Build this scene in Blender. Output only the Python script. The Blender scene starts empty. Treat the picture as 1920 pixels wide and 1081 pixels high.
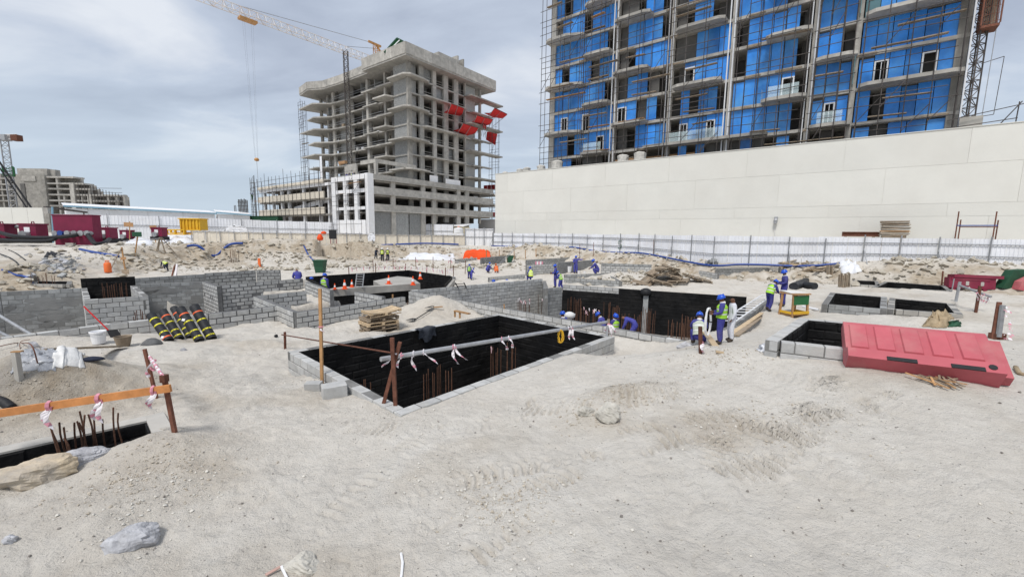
import bpy, math, random
import numpy as np
from mathutils import Vector, Matrix
R = random.Random(7)
scene = bpy.context.scene
C = scene.collection
rad = math.radians

# ------------------------------------------------------------------ camera, sky, sun
FPX, CXP, CYP = 790.0, 960.0, 540.5            # focal length and centre for a 1920 px wide frame
ROLL, PITCH, EYE = math.atan(0.0125), math.atan(103.5 / 790), 3.5
camd = bpy.data.cameras.new('camera')
camd.sensor_width = 36.0
camd.lens = 36.0 * FPX / 1920
camd.clip_start, camd.clip_end = 0.05, 6000
cam = bpy.data.objects.new('camera', camd)
C.objects.link(cam)
cam.matrix_world = (Matrix.Translation((0, 0, EYE)) @ Matrix.Rotation(rad(90) - PITCH, 4, 'X')
                    @ Matrix.Rotation(ROLL, 4, 'Z'))
scene.camera = cam
scene.view_settings.view_transform = 'Standard'
scene.view_settings.look = 'None'
scene.view_settings.gamma = 1
scene.view_settings.use_curve_mapping = False
scene.view_settings.exposure = 0.22

SUN_EL, SUN_AZ = 58, 205                       # azimuth clockwise from +Y
world = bpy.data.worlds.new('World')
scene.world = world
world.use_nodes = True
nt = world.node_tree
nt.nodes.clear()
def WN(t, **k):
    n = nt.nodes.new(t)
    for a, b in k.items(): setattr(n, a, b)
    return n
sky = WN('ShaderNodeTexSky', sky_type='NISHITA', sun_disc=False)
sky.sun_elevation, sky.sun_rotation = rad(SUN_EL), rad(SUN_AZ)
sky.dust_density = 3
bg1, bg2 = WN('ShaderNodeBackground'), WN('ShaderNodeBackground')
bg1.inputs[1].default_value = 0.10
bg2.inputs[1].default_value = 1.0
nt.links.new(sky.outputs[0], bg1.inputs[0])
tc = WN('ShaderNodeTexCoord')
sep = WN('ShaderNodeSeparateXYZ')
nt.links.new(tc.outputs['Generated'], sep.inputs[0])
zc = WN('ShaderNodeMath', operation='MAXIMUM'); nt.links.new(sep.outputs[2], zc.inputs[0]); zc.inputs[1].default_value = 0.0
za = WN('ShaderNodeMath', operation='ADD'); nt.links.new(zc.outputs[0], za.inputs[0]); za.inputs[1].default_value = 0.22
dv = WN('ShaderNodeVectorMath', operation='DIVIDE')
cmb = WN('ShaderNodeCombineXYZ')
for i in range(3): nt.links.new(za.outputs[0], cmb.inputs[i])
nt.links.new(tc.outputs['Generated'], dv.inputs[0]); nt.links.new(cmb.outputs[0], dv.inputs[1])
n1 = WN('ShaderNodeTexNoise'); n1.inputs['Scale'].default_value = 1.35; n1.inputs['Detail'].default_value = 7; n1.inputs['Roughness'].default_value = 0.52
n1.inputs['Distortion'].default_value = 0.35
mp = WN('ShaderNodeMapping'); mp.inputs['Location'].default_value = (3.7, 1.3, 0); mp.inputs['Scale'].default_value = (0.75, 1.35, 1)
mp.inputs['Rotation'].default_value = (0, 0, 0.35)
nt.links.new(dv.outputs[0], mp.inputs[0]); nt.links.new(mp.outputs[0], n1.inputs['Vector'])
cr = WN('ShaderNodeValToRGB')
cr.color_ramp.elements[0].position = 0.36; cr.color_ramp.elements[0].color = (0.36, 0.41, 0.51, 1)
cr.color_ramp.elements[1].position = 0.66; cr.color_ramp.elements[1].color = (0.72, 0.755, 0.81, 1)
e = cr.color_ramp.elements.new(0.52); e.color = (0.49, 0.55, 0.655, 1)
nt.links.new(n1.outputs[0], cr.inputs[0])
# the cloud deck closes to an even pale blue veil at the horizon
hz = WN('ShaderNodeMapRange'); hz.inputs[1].default_value = 0.0; hz.inputs[2].default_value = 0.30
nt.links.new(sep.outputs[2], hz.inputs[0])
mx = WN('ShaderNodeMix', data_type='RGBA')
mx.inputs[6].default_value = (0.53, 0.63, 0.73, 1)
nt.links.new(hz.outputs[0], mx.inputs[0]); nt.links.new(cr.outputs[0], mx.inputs[7])
nt.links.new(mx.outputs[2], bg2.inputs[0])
ms = WN('ShaderNodeMixShader'); ms.inputs[0].default_value = 0.9
out = WN('ShaderNodeOutputWorld')
nt.links.new(bg1.outputs[0], ms.inputs[1]); nt.links.new(bg2.outputs[0], ms.inputs[2]); nt.links.new(ms.outputs[0], out.inputs[0])

sund = bpy.data.lights.new('sun', 'SUN')
sund.energy, sund.angle, sund.color = 2.5, rad(15), (1.0, 0.97, 0.93)
sun = bpy.data.objects.new('sun', sund)
C.objects.link(sun)
sun.location = (0, 0, 60)
_d = Vector((math.sin(rad(SUN_AZ)) * math.cos(rad(SUN_EL)), math.cos(rad(SUN_AZ)) * math.cos(rad(SUN_EL)), math.sin(rad(SUN_EL))))
sun.rotation_euler = (-_d).to_track_quat('-Z', 'Y').to_euler()

# ------------------------------------------------------------------ surveying: photo sight lines onto real planes and ground
_cp, _sp = math.cos(PITCH), math.sin(PITCH)
def ray(x, y):
    u = (x - CXP) / FPX; v = -(y - CYP) / FPX
    c, s = math.cos(ROLL), math.sin(ROLL)
    u, v = u * c - v * s, u * s + v * c
    return (u, _cp + v * _sp, -_sp + v * _cp)
def P(x, y, z):
    d = ray(x, y); t = (z - EYE) / d[2]
    return Vector((d[0] * t, d[1] * t, z))
def D(x, y, dep):
    d = ray(x, y); t = dep / d[1]
    return Vector((d[0] * t, dep, EYE + d[2] * t))
def on_plane(x, y, q, az):
    "sight line met with the upright plane through q running along azimuth az: (s along it, z)"
    dx, dy = math.sin(rad(az)), math.cos(rad(az))
    d = ray(x, y); t = (dy * q[0] - dx * q[1]) / (dy * d[0] - dx * d[1])
    return ((d[0] * t - q[0]) * dx + (d[1] * t - q[1]) * dy, EYE + d[2] * t)

# ------------------------------------------------------------------ numpy noise and terrain height
def pnoise(x, y, seed=0):
    x = np.asarray(x, float); y = np.asarray(y, float)
    xi = np.floor(x).astype(np.int64); yi = np.floor(y).astype(np.int64)
    xf = x - xi; yf = y - yi
    def g(ix, iy, fx, fy):
        h = (ix * 374761393 + iy * 668265263 + seed * 974711) & 0x7fffffff
        h = ((h ^ (h >> 13)) * 1274126177) & 0x7fffffff
        a = ((h ^ (h >> 16)) & 0xffff) / 65536.0 * 2 * np.pi
        return np.cos(a) * fx + np.sin(a) * fy
    u = xf * xf * xf * (xf * (xf * 6 - 15) + 10); v = yf * yf * yf * (yf * (yf * 6 - 15) + 10)
    a = g(xi, yi, xf, yf); b = g(xi + 1, yi, xf - 1, yf)
    c = g(xi, yi + 1, xf, yf - 1); d = g(xi + 1, yi + 1, xf - 1, yf - 1)
    return (a + u * (b - a)) * (1 - v) + (c + u * (d - c)) * v * 1.0
def fbm(x, y, oct=4, seed=0, rough=0.5):
    t = 0; a = 1
    for o in range(oct):
        t = t + a * pnoise(x * 2 ** o, y * 2 ** o, seed + o * 17); a *= rough
    return t
def smooth(x, a, b):
    t = np.clip((np.asarray(x, float) - a) / (b - a), 0, 1)
    return t * t * (3 - 2 * t)
def gau(X, Y, cx, cy, sx, sy=None, rot=0.0):
    sy = sy or sx
    dx, dy = X - cx, Y - cy
    c, s = math.cos(rot), math.sin(rot)
    return np.exp(-0.5 * (((dx * c + dy * s) / sx) ** 2 + ((-dx * s + dy * c) / sy) ** 2))
_ang = np.array([-9, -1.3, -0.95, -0.78, -0.6, -0.35, -0.1, 0.14, 0.5, 0.9, 1.25, 9])
_sta = np.array([17, 20, 26, 42, 47, 50, 55, 46, 33, 27, 23.5, 20])
_wid = np.array([18, 18, 16, 5, 3.0, 3.0, 4.0, 5, 4.5, 4, 4, 5])
def base_height(X, Y):
    X = np.asarray(X, float); Y = np.asarray(Y, float)
    a = X / np.maximum(Y, 0.5)
    a = np.where(Y < 0.5, np.sign(X) * 9, a)
    z = 0.45 * (1 - smooth(Y, 9, 16))
    z = z + 1.05 * gau(X, Y, 7.4, 6.6, 3.9) + 0.9 * gau(X, Y, 20, 18, 6.5)
    st = np.interp(a, _ang, _sta); w = np.interp(a, _ang, _wid)
    r = 1.5 * smooth(Y, st, st + w) * (Y > 0)
    z = z + (r - np.minimum(r, 0.9 * gau(X, Y, 20, 18, 6.5)))
    # shallow lows and heaps that belong to the place
    z = z - 0.32 * gau(X, Y, -5.6, 10.0, 1.2) - 0.50 * gau(X, Y, 3.2, 11.0, 1.0)
    return z
BUMPS = []
def terr(X, Y):
    z = base_height(X, Y)
    for b in BUMPS: z = z + b[0] * gau(X, Y, *b[1:])
    return z
def hit(px, py, f=None):
    d = ray(px, py)
    t = np.geomspace(1.5, 400, 4000)
    zz = EYE + d[2] * t - (f or terr)(d[0] * t, d[1] * t)
    i = int(np.argmax(zz < 0))
    if zz[i] >= 0: i = len(t) - 1
    t0, t1 = t[i - 1], t[i]
    k = zz[i - 1] / (zz[i - 1] - zz[i]) if zz[i] < 0 else 0
    tt = t0 + (t1 - t0) * k
    return Vector((d[0] * tt, d[1] * tt, EYE + d[2] * tt))
def rimz(px, py, up):
    z = 0.5
    for _ in range(30):
        p = P(px, py, z); z = 0.5 * z + 0.5 * (float(terr(p.x, p.y)) + up)
    return z
def heap(px, py, amp, sx, sy=None, rot=0):
    p = hit(px, py, base_height); BUMPS.append((amp, p.x, p.y, sx, sy or sx, rot))

# ------------------------------------------------------------------ materials
MATS = {}
def pm(name, col, rough=0.85, var=0.2, scale=3.0, bump=0.15, bscale=25.0, rnd=0.08, metal=0.0, dirt=None, dirt_amt=0.5, spec=0.3, trans=0.0, alpha=None, detail=5):
    if name in MATS: return MATS[name]
    m = bpy.data.materials.new(name); m.use_nodes = True
    t = m.node_tree; n = t.nodes; L = t.links
    b = n['Principled BSDF']
    geo = n.new('ShaderNodeNewGeometry')
    nz = n.new('ShaderNodeTexNoise'); nz.inputs['Scale'].default_value = scale; nz.inputs['Detail'].default_value = detail; nz.inputs['Roughness'].default_value = 0.6
    L.new(geo.outputs['Position'], nz.inputs['Vector'])
    mr = n.new('ShaderNodeMapRange'); mr.inputs[1].default_value = 0.3; mr.inputs[2].default_value = 0.7
    mr.inputs[3].default_value = 1 - var; mr.inputs[4].default_value = 1 + var
    L.new(nz.outputs[0], mr.inputs[0])
    oi = n.new('ShaderNodeObjectInfo')
    m2 = n.new('ShaderNodeMapRange'); m2.inputs[3].default_value = 1 - rnd; m2.inputs[4].default_value = 1 + rnd
    L.new(oi.outputs['Random'], m2.inputs[0])
    mu = n.new('ShaderNodeMath'); mu.operation = 'MULTIPLY'
    L.new(mr.outputs[0], mu.inputs[0]); L.new(m2.outputs[0], mu.inputs[1])
    vm = n.new('ShaderNodeVectorMath'); vm.operation = 'SCALE'
    vm.inputs[0].default_value = col[:3]
    L.new(mu.outputs[0], vm.inputs['Scale'])
    src = vm.outputs[0]
    if dirt:
        nd = n.new('ShaderNodeTexNoise'); nd.inputs['Scale'].default_value = scale * 0.37; nd.inputs['Detail'].default_value = 8; nd.inputs['Roughness'].default_value = 0.65
        L.new(geo.outputs['Position'], nd.inputs['Vector'])
        md = n.new('ShaderNodeMapRange'); md.inputs[1].default_value = 0.45; md.inputs[2].default_value = 0.72; md.inputs[4].default_value = dirt_amt
        L.new(nd.outputs[0], md.inputs[0])
        mixd = n.new('ShaderNodeMix'); mixd.data_type = 'RGBA'; mixd.inputs[7].default_value = (*dirt, 1)
        L.new(md.outputs[0], mixd.inputs[0]); L.new(src, mixd.inputs[6]); src = mixd.outputs[2]
    L.new(src, b.inputs['Base Color'])
    b.inputs['Roughness'].default_value = rough; b.inputs['Metallic'].default_value = metal
    b.inputs['Specular IOR Level'].default_value = spec
    if trans: b.inputs['Transmission Weight'].default_value = trans
    if alpha is not None: b.inputs['Alpha'].default_value = alpha
    if bump:
        nb = n.new('ShaderNodeTexNoise'); nb.inputs['Scale'].default_value = bscale; nb.inputs['Detail'].default_value = 4
        L.new(geo.outputs['Position'], nb.inputs['Vector'])
        bp = n.new('ShaderNodeBump'); bp.inputs['Strength'].default_value = bump; bp.inputs['Distance'].default_value = 0.02
        L.new(nb.outputs[0], bp.inputs['Height']); L.new(bp.outputs[0], b.inputs['Normal'])
    MATS[name] = m
    return m
M_block = pm('concrete_block', (0.445, 0.445, 0.435), 0.95, 0.16, 5, 0.5, 60, 0.16, dirt=(0.50, 0.47, 0.41), dirt_amt=0.35)
M_blockg = pm('grey_concrete_block', (0.31, 0.315, 0.31), 0.95, 0.2, 4, 0.5, 60, 0.2, dirt=(0.2, 0.2, 0.2), dirt_amt=0.4)
M_mortar = pm('mortar', (0.18, 0.177, 0.17), 0.95, 0.2, 6, 0.5, 50)
M_mortard = pm('dark_mortar', (0.145, 0.145, 0.145), 0.95, 0.3, 6, 0.5, 50)
M_plaster = pm('smeared_grey_render', (0.21, 0.21, 0.205), 0.95, 0.25, 1.2, 0.4, 25, dirt=(0.32, 0.315, 0.30), dirt_amt=0.6)
M_bitumen = pm('black_bitumen_coating', (0.007, 0.007, 0.0075), 0.7, 0.5, 2.5, 0.6, 14, 0.1, spec=0.18, dirt=(0.030, 0.028, 0.026), dirt_amt=0.55)
M_conc = pm('raw_concrete', (0.35, 0.333, 0.30), 0.9, 0.25, 0.9, 0.3, 6, 0.16, dirt=(0.17, 0.165, 0.155), dirt_amt=0.7)
M_concl = pm('pale_concrete', (0.435, 0.415, 0.378), 0.9, 0.2, 1.2, 0.25, 8, 0.13, dirt=(0.22, 0.215, 0.20), dirt_amt=0.6)
M_concd = pm('shade_toned_concrete', (0.13, 0.125, 0.118), 0.9, 0.2, 0.8, 0.1, 6, 0.15)  # darker than the raw concrete: indoor shade put into its colour
M_wallw = pm('white_painted_wall', (0.685, 0.675, 0.625), 0.75, 0.035, 0.35, 0.05, 4, 0.025, dirt=(0.60, 0.575, 0.52), dirt_amt=0.45)
M_white = pm('white_paint', (0.78, 0.78, 0.79), 0.55, 0.05, 2, 0.03, 8, 0.04, dirt=(0.6, 0.57, 0.52), dirt_amt=0.3)
M_hoard = pm('white_corrugated_sheet', (0.76, 0.77, 0.80), 0.5, 0.06, 1.2, 0.02, 8, 0.06, dirt=(0.60, 0.57, 0.52), dirt_amt=0.3)
M_beige = pm('cream_sheet', (0.66, 0.60, 0.50), 0.7, 0.08, 1, 0.05, 8, 0.06)
M_yellowpale = pm('pale_yellow_panel', (0.72, 0.62, 0.40), 0.7, 0.06, 1, 0.05, 8, 0.05)
M_film = pm('blue_protective_film', (0.032, 0.225, 0.68), 0.30, 0.2, 0.8, 0.6, 2.2, 0.32, spec=0.5, dirt=(0.12, 0.38, 0.74), dirt_amt=0.8)
M_teal = pm('green_tinted_glass', (0.10, 0.20, 0.22), 0.08, 0.1, 1, 0.0, 8, 0.1, spec=0.7)
M_rail = pm('clear_balcony_glass', (0.72, 0.86, 0.88), 0.05, 0.02, 1, 0.0, 8, 0.0, spec=0.6, alpha=0.30)
M_frame = pm('white_aluminium', (0.72, 0.73, 0.75), 0.4, 0.04, 2, 0.0, 8, 0.03)
M_steel = pm('galvanised_tube', (0.33, 0.335, 0.345), 0.5, 0.2, 4, 0.1, 30, 0.2, metal=0.4)
M_scaf = pm('rusty_scaffold_tube', (0.085, 0.075, 0.07), 0.75, 0.35, 3, 0.1, 30, 0.3, metal=0.2)
M_rust = pm('rusted_steel', (0.15, 0.062, 0.04), 0.85, 0.4, 9, 0.3, 60, 0.25)
M_rebar = pm('rebar', (0.12, 0.06, 0.038), 0.85, 0.35, 12, 0.4, 90, 0.3)
M_wood = pm('timber', (0.42, 0.24, 0.11), 0.75, 0.25, 5, 0.2, 40, 0.2, dirt=(0.25, 0.14, 0.07), dirt_amt=0.5)
M_plank = pm('fresh_plank', (0.52, 0.22, 0.075), 0.65, 0.2, 6, 0.15, 40, 0.1)
M_pale = pm('pale_timber', (0.55, 0.42, 0.27), 0.8, 0.2, 5, 0.2, 40, 0.2)
M_woodg = pm('weathered_timber', (0.27, 0.21, 0.15), 0.9, 0.3, 5, 0.3, 40, 0.3, dirt=(0.36, 0.33, 0.27), dirt_amt=0.5)
M_ply = pm('plywood', (0.45, 0.26, 0.13), 0.8, 0.2, 1.5, 0.1, 20, 0.2)
M_red = pm('red_plastic', (0.46, 0.105, 0.125), 0.55, 0.10, 2.6, 0.15, 14, 0.05, spec=0.3, dirt=(0.47, 0.26, 0.23), dirt_amt=0.65)
M_maroon = pm('maroon_plastic', (0.20, 0.018, 0.045), 0.5, 0.15, 2, 0.05, 20, 0.1, dirt=(0.30, 0.12, 0.12), dirt_amt=0.3)
M_mpaint = pm('maroon_paint', (0.17, 0.014, 0.045), 0.45, 0.12, 1.5, 0.03, 20, 0.08)
M_net = pm('red_safety_net', (0.55, 0.03, 0.03), 0.85, 0.2, 2, 0.15, 30, 0.12)
M_orange = pm('orange_tarp', (0.80, 0.085, 0.012), 0.55, 0.12, 1.5, 0.4, 6, 0.05)
M_orangep = pm('orange_plastic', (0.75, 0.16, 0.04), 0.5, 0.1, 3, 0.05, 20, 0.1)
M_tarp = pm('white_tarp', (0.74, 0.75, 0.78), 0.5, 0.08, 1.5, 0.5, 5, 0.05, dirt=(0.55, 0.53, 0.50), dirt_amt=0.4)
M_cloth = pm('white_cloth', (0.70, 0.69, 0.67), 0.9, 0.12, 8, 0.4, 40, 0.05)
M_bluep = pm('blue_pipe', (0.014, 0.055, 0.26), 0.4, 0.15, 2, 0.1, 12, 0.08, spec=0.5)
M_black = pm('black_rubber', (0.018, 0.018, 0.02), 0.6, 0.3, 6, 0.3, 40, 0.1)
M_roll = pm('bitumen_membrane', (0.022, 0.023, 0.026), 0.55, 0.3, 10, 0.4, 80, 0.2)
M_yel = pm('yellow_paint', (0.68, 0.40, 0.03), 0.5, 0.12, 3, 0.05, 20, 0.08)
M_yelt = pm('yellow_tape', (0.68, 0.62, 0.03), 0.5, 0.08, 10, 0.0, 20, 0.05)
M_ortape = pm('orange_tape', (0.75, 0.13, 0.04), 0.5, 0.08, 10, 0.0, 20, 0.05)
M_green = pm('green_paint', (0.02, 0.12, 0.04), 0.5, 0.2, 3, 0.05, 20, 0.1)
M_dgreen = pm('dark_green_sheet', (0.02, 0.075, 0.04), 0.6, 0.25, 2, 0.1, 20, 0.1)
M_cover = pm('blue_coverall', (0.052, 0.055, 0.27), 0.9, 0.3, 10, 0.6, 22, 0.3, dirt=(.13, .12, .22), dirt_amt=.6)
M_whitec = pm('white_coverall', (0.68, 0.69, 0.74), 0.9, 0.1, 8, 0.4, 30, 0.05)
M_dark = pm('dark_clothes', (0.025, 0.03, 0.05), 0.9, 0.2, 8, 0.3, 30, 0.2)
M_skin = pm('brown_skin', (0.16, 0.075, 0.045), 0.6, 0.1, 8, 0.0, 30, 0.2)
M_shoe = pm('dusty_boots', (0.07, 0.055, 0.045), 0.9, 0.2, 8, 0.1, 30, 0.1)
M_helb = pm('blue_helmet', (0.012, 0.08, 0.50), 0.3, 0.06, 8, 0.0, 30, 0.1, spec=0.5)
M_helw = pm('white_helmet', (0.75, 0.75, 0.74), 0.3, 0.04, 8, 0.0, 30, 0.05, spec=0.5)
M_vesty = pm('lime_vest', (0.33, 0.62, 0.05), 0.8, 0.12, 8, 0.2, 30, 0.1)
M_vestn = pm('neon_yellow_vest', (0.60, 0.72, 0.06), 0.8, 0.12, 8, 0.2, 30, 0.1)
M_strip = pm('reflective_strip', (0.62, 0.64, 0.62), 0.4, 0.05, 8, 0.0, 30, 0.05)
M_pink = pm('red_tape_stripe', (0.62, 0.27, 0.33), 0.6, 0.1, 10, 0.0, 30, 0.1)
M_tape = pm('white_tape', (0.74, 0.70, 0.72), 0.6, 0.1, 10, 0.1, 30, 0.08)
M_rock = pm('grey_rock', (0.46, 0.46, 0.475), 0.95, 0.28, 9, 0.8, 40, 0.1, dirt=(0.2, 0.2, 0.215), dirt_amt=0.7)
M_rockb = pm('tan_rock', (0.46, 0.38, 0.27), 0.95, 0.25, 5, 0.7, 30, 0.1, dirt=(0.33, 0.33, 0.34), dirt_amt=0.6)
M_sandr = pm('sandy_rock', (0.50, 0.475, 0.42), 0.95, 0.15, 7, 0.6, 40, 0.08, dirt=(0.40, 0.385, 0.35), dirt_amt=0.4)
M_sack = pm('hessian_sack', (0.36, 0.28, 0.18), 0.95, 0.3, 4, 0.5, 30, 0.1)
M_crane = pm('crane_white', (0.72, 0.69, 0.66), 0.5, 0.1, 1, 0.0, 10, 0.05, dirt=(0.55, 0.36, 0.28), dirt_amt=0.5)
M_hook = pm('crane_orange', (0.48, 0.25, 0.09), 0.5, 0.1, 1, 0.0, 10, 0.05)

# ------------------------------------------------------------------ mesh helpers
class MB:
    def __init__(s): s.v = []; s.f = []; s.m = []
    def add(s, vs, fs, mi=0):
        o = len(s.v); s.v += [tuple(v) for v in vs]; s.f += [tuple(i + o for i in f) for f in fs]; s.m += [mi] * len(fs); return s
    BF = [(0, 3, 2, 1), (4, 5, 6, 7), (0, 1, 5, 4), (1, 2, 6, 5), (2, 3, 7, 6), (3, 0, 4, 7)]
    def box(s, lo, hi, mi=0):
        (a, b, c), (d, e, f) = lo, hi
        return s.add([(a, b, c), (d, b, c), (d, e, c), (a, e, c), (a, b, f), (d, b, f), (d, e, f), (a, e, f)], s.BF, mi)
    def obox(s, M, mi=0):
        vs = [M @ Vector(v) for v in [(-.5, -.5, -.5), (.5, -.5, -.5), (.5, .5, -.5), (-.5, .5, -.5), (-.5, -.5, .5), (.5, -.5, .5), (.5, .5, .5), (-.5, .5, .5)]]
        return s.add(vs, s.BF, mi)
    def beam(s, a, b, w, h, mi=0): return s.obox(beamM(a, b, w, h), mi)
    def rod(s, a, b, r, n=6, mi=0, r2=None):
        a, b = Vector(a), Vector(b); d = (b - a).normalized() if (b - a).length > 1e-6 else Vector((0, 0, 1))
        u = d.orthogonal().normalized(); w = d.cross(u); r2 = r if r2 is None else r2
        vs = [a + (u * math.cos(6.2832 * i / n) + w * math.sin(6.2832 * i / n)) * r for i in range(n)] + \
             [b + (u * math.cos(6.2832 * i / n) + w * math.sin(6.2832 * i / n)) * r2 for i in range(n)]
        fs = [(i, (i + 1) % n, n + (i + 1) % n, n + i) for i in range(n)] + [tuple(range(n - 1, -1, -1)), tuple(range(n, 2 * n))]
        return s.add(vs, fs, mi)
    def pipe(s, pts, r, n=8, mi=0):
        pts = [Vector(p) for p in pts]; rings = []
        u = None
        for i, p in enumerate(pts):
            d = (pts[min(i + 1, len(pts) - 1)] - pts[max(i - 1, 0)]).normalized()
            u = d.orthogonal().normalized() if u is None else (u - d * u.dot(d)).normalized()
            w = d.cross(u)
            rr = r[i] if isinstance(r, (list, tuple)) else r
            rings.append([p + (u * math.cos(6.2832 * k / n) + w * math.sin(6.2832 * k / n)) * rr for k in range(n)])
        vs = [v for rg in rings for v in rg]; fs = []
        for i in range(len(pts) - 1):
            for k in range(n):
                fs.append((i * n + k, i * n + (k + 1) % n, (i + 1) * n + (k + 1) % n, (i + 1) * n + k))
        fs += [tuple(range(n - 1, -1, -1)), tuple(range((len(pts) - 1) * n, len(pts) * n))]
        return s.add(vs, fs, mi)
    def prism(s, poly, z0, z1, mi=0):
        n = len(poly)
        if sum(poly[i][0] * poly[(i + 1) % n][1] - poly[(i + 1) % n][0] * poly[i][1] for i in range(n)) < 0: poly = poly[::-1]
        vs = [(p[0], p[1], z0) for p in poly] + [(p[0], p[1], z1) for p in poly]
        fs = [tuple(range(n - 1, -1, -1)), tuple(range(n, 2 * n))] + [(i, (i + 1) % n, n + (i + 1) % n, n + i) for i in range(n)]
        return s.add(vs, fs, mi)
    def extrude(s, poly, d, mi=0):
        "closed 3-D outline pushed along vector d"
        n = len(poly); d = Vector(d); poly = [Vector(p) for p in poly]
        nn = Vector((0, 0, 0))
        for i in range(n): nn += poly[i].cross(poly[(i + 1) % n])
        if nn.dot(d) < 0: poly = poly[::-1]
        vs = poly + [p + d for p in poly]
        fs = [tuple(range(n - 1, -1, -1)), tuple(range(n, 2 * n))] + [(i, (i + 1) % n, n + (i + 1) % n, n + i) for i in range(n)]
        return s.add(vs, fs, mi)
    def lathe(s, prof, c=(0, 0, 0), n=12, mi=0):
        c = Vector(c); vs = []; fs = []
        for r, z in prof: vs += [c + Vector((r * math.cos(6.2832 * k / n), r * math.sin(6.2832 * k / n), z)) for k in range(n)]
        for i in range(len(prof) - 1):
            for k in range(n): fs.append((i * n + k, i * n + (k + 1) % n, (i + 1) * n + (k + 1) % n, (i + 1) * n + k))
        fs += [tuple(range(n - 1, -1, -1)), tuple(range((len(prof) - 1) * n, len(prof) * n))]
        return s.add(vs, fs, mi)
    def xf(s, M): s.v = [tuple(M @ Vector(v)) for v in s.v]; return s
    def mesh(s, name, mats, smooth=False):
        me = bpy.data.meshes.new(name); me.from_pydata(s.v, [], s.f)
        mats = mats if isinstance(mats, (list, tuple)) else [mats]
        for m in mats: me.materials.append(m)
        if len(mats) > 1: me.polygons.foreach_set('material_index', s.m)
        if smooth: me.polygons.foreach_set('use_smooth', [True] * len(s.f))
        me.update(); return me
def beamM(a, b, w, h):
    a, b = Vector(a), Vector(b); d = b - a; L = d.length; x = d / L
    up = Vector((0, 0, 1)) if abs(x.z) < 0.98 else Vector((0, 1, 0))
    y = up.cross(x).normalized(); z = x.cross(y)
    return Matrix(((x.x * L, y.x * w, z.x * h, (a.x + b.x) / 2), (x.y * L, y.y * w, z.y * h, (a.y + b.y) / 2), (x.z * L, y.z * w, z.z * h, (a.z + b.z) / 2), (0, 0, 0, 1)))
UN = {}
def unit(kind, mat):
    k = (kind, mat.name)
    if k not in UN:
        b = MB()
        if kind == 'box': b.obox(Matrix())
        elif kind == 'rod': b.rod((0, 0, -.5), (0, 0, .5), 1, 7)
        elif kind.startswith('block'):
            rr = random.Random(kind); c = 0.045; vs = []; fs = []
            # chamfered, slightly chipped block in a unit cell
            cs = {}
            for i, (sx, sy, sz) in enumerate([(x, y, z) for x in (-1, 1) for y in (-1, 1) for z in (-1, 1)]):
                j = [rr.uniform(0.5, 1.6) for _ in range(3)]
                cx, cy, cz = c * 0.45 * j[0], c * 0.9 * j[1], c * 0.9 * j[2]
                for ax in range(3):
                    v = [sx * (.5 - (0 if ax == 0 else cx)), sy * (.5 - (0 if ax == 1 else cy)), sz * (.5 - (0 if ax == 2 else cz))]
                    cs[(sx, sy, sz, ax)] = len(vs); vs.append(tuple(v))
            for ax in range(3):
                o = [a for a in range(3) if a != ax]
                for s in (-1, 1):
                    q = []
                    for (p, r) in ((-1, -1), (1, -1), (1, 1), (-1, 1)):
                        t = [0, 0, 0]; t[ax] = s; t[o[0]] = p; t[o[1]] = r; q.append(cs[(*t, ax)])
                    fs.append(q)
            for ax in range(3):
                o = [a for a in range(3) if a != ax]
                for p in (-1, 1):
                    for r in (-1, 1):
                        t0 = [0, 0, 0]; t0[o[0]] = p; t0[o[1]] = r; t1 = list(t0); t0[ax] = -1; t1[ax] = 1
                        fs.append([cs[(*t0, o[0])], cs[(*t1, o[0])], cs[(*t1, o[1])], cs[(*t0, o[1])]])
            for sx in (-1, 1):
                for sy in (-1, 1):
                    for sz in (-1, 1): fs.append([cs[(sx, sy, sz, a)] for a in range(3)])
            out = []
            for f in fs:
                a, b2, c2 = (Vector(vs[i]) for i in f[:3])
                cen = sum((Vector(vs[i]) for i in f), Vector()) / len(f)
                out.append(f if (b2 - a).cross(c2 - a).dot(cen) > 0 else f[::-1])
            b.add(vs, out)
        UN[k] = b.mesh(kind + '_' + mat.name, mat)
    return UN[k]
def link(name, data, kind=None):
    o = bpy.data.objects.new(name, data); C.objects.link(o)
    if kind: o['kind'] = kind
    return o
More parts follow.
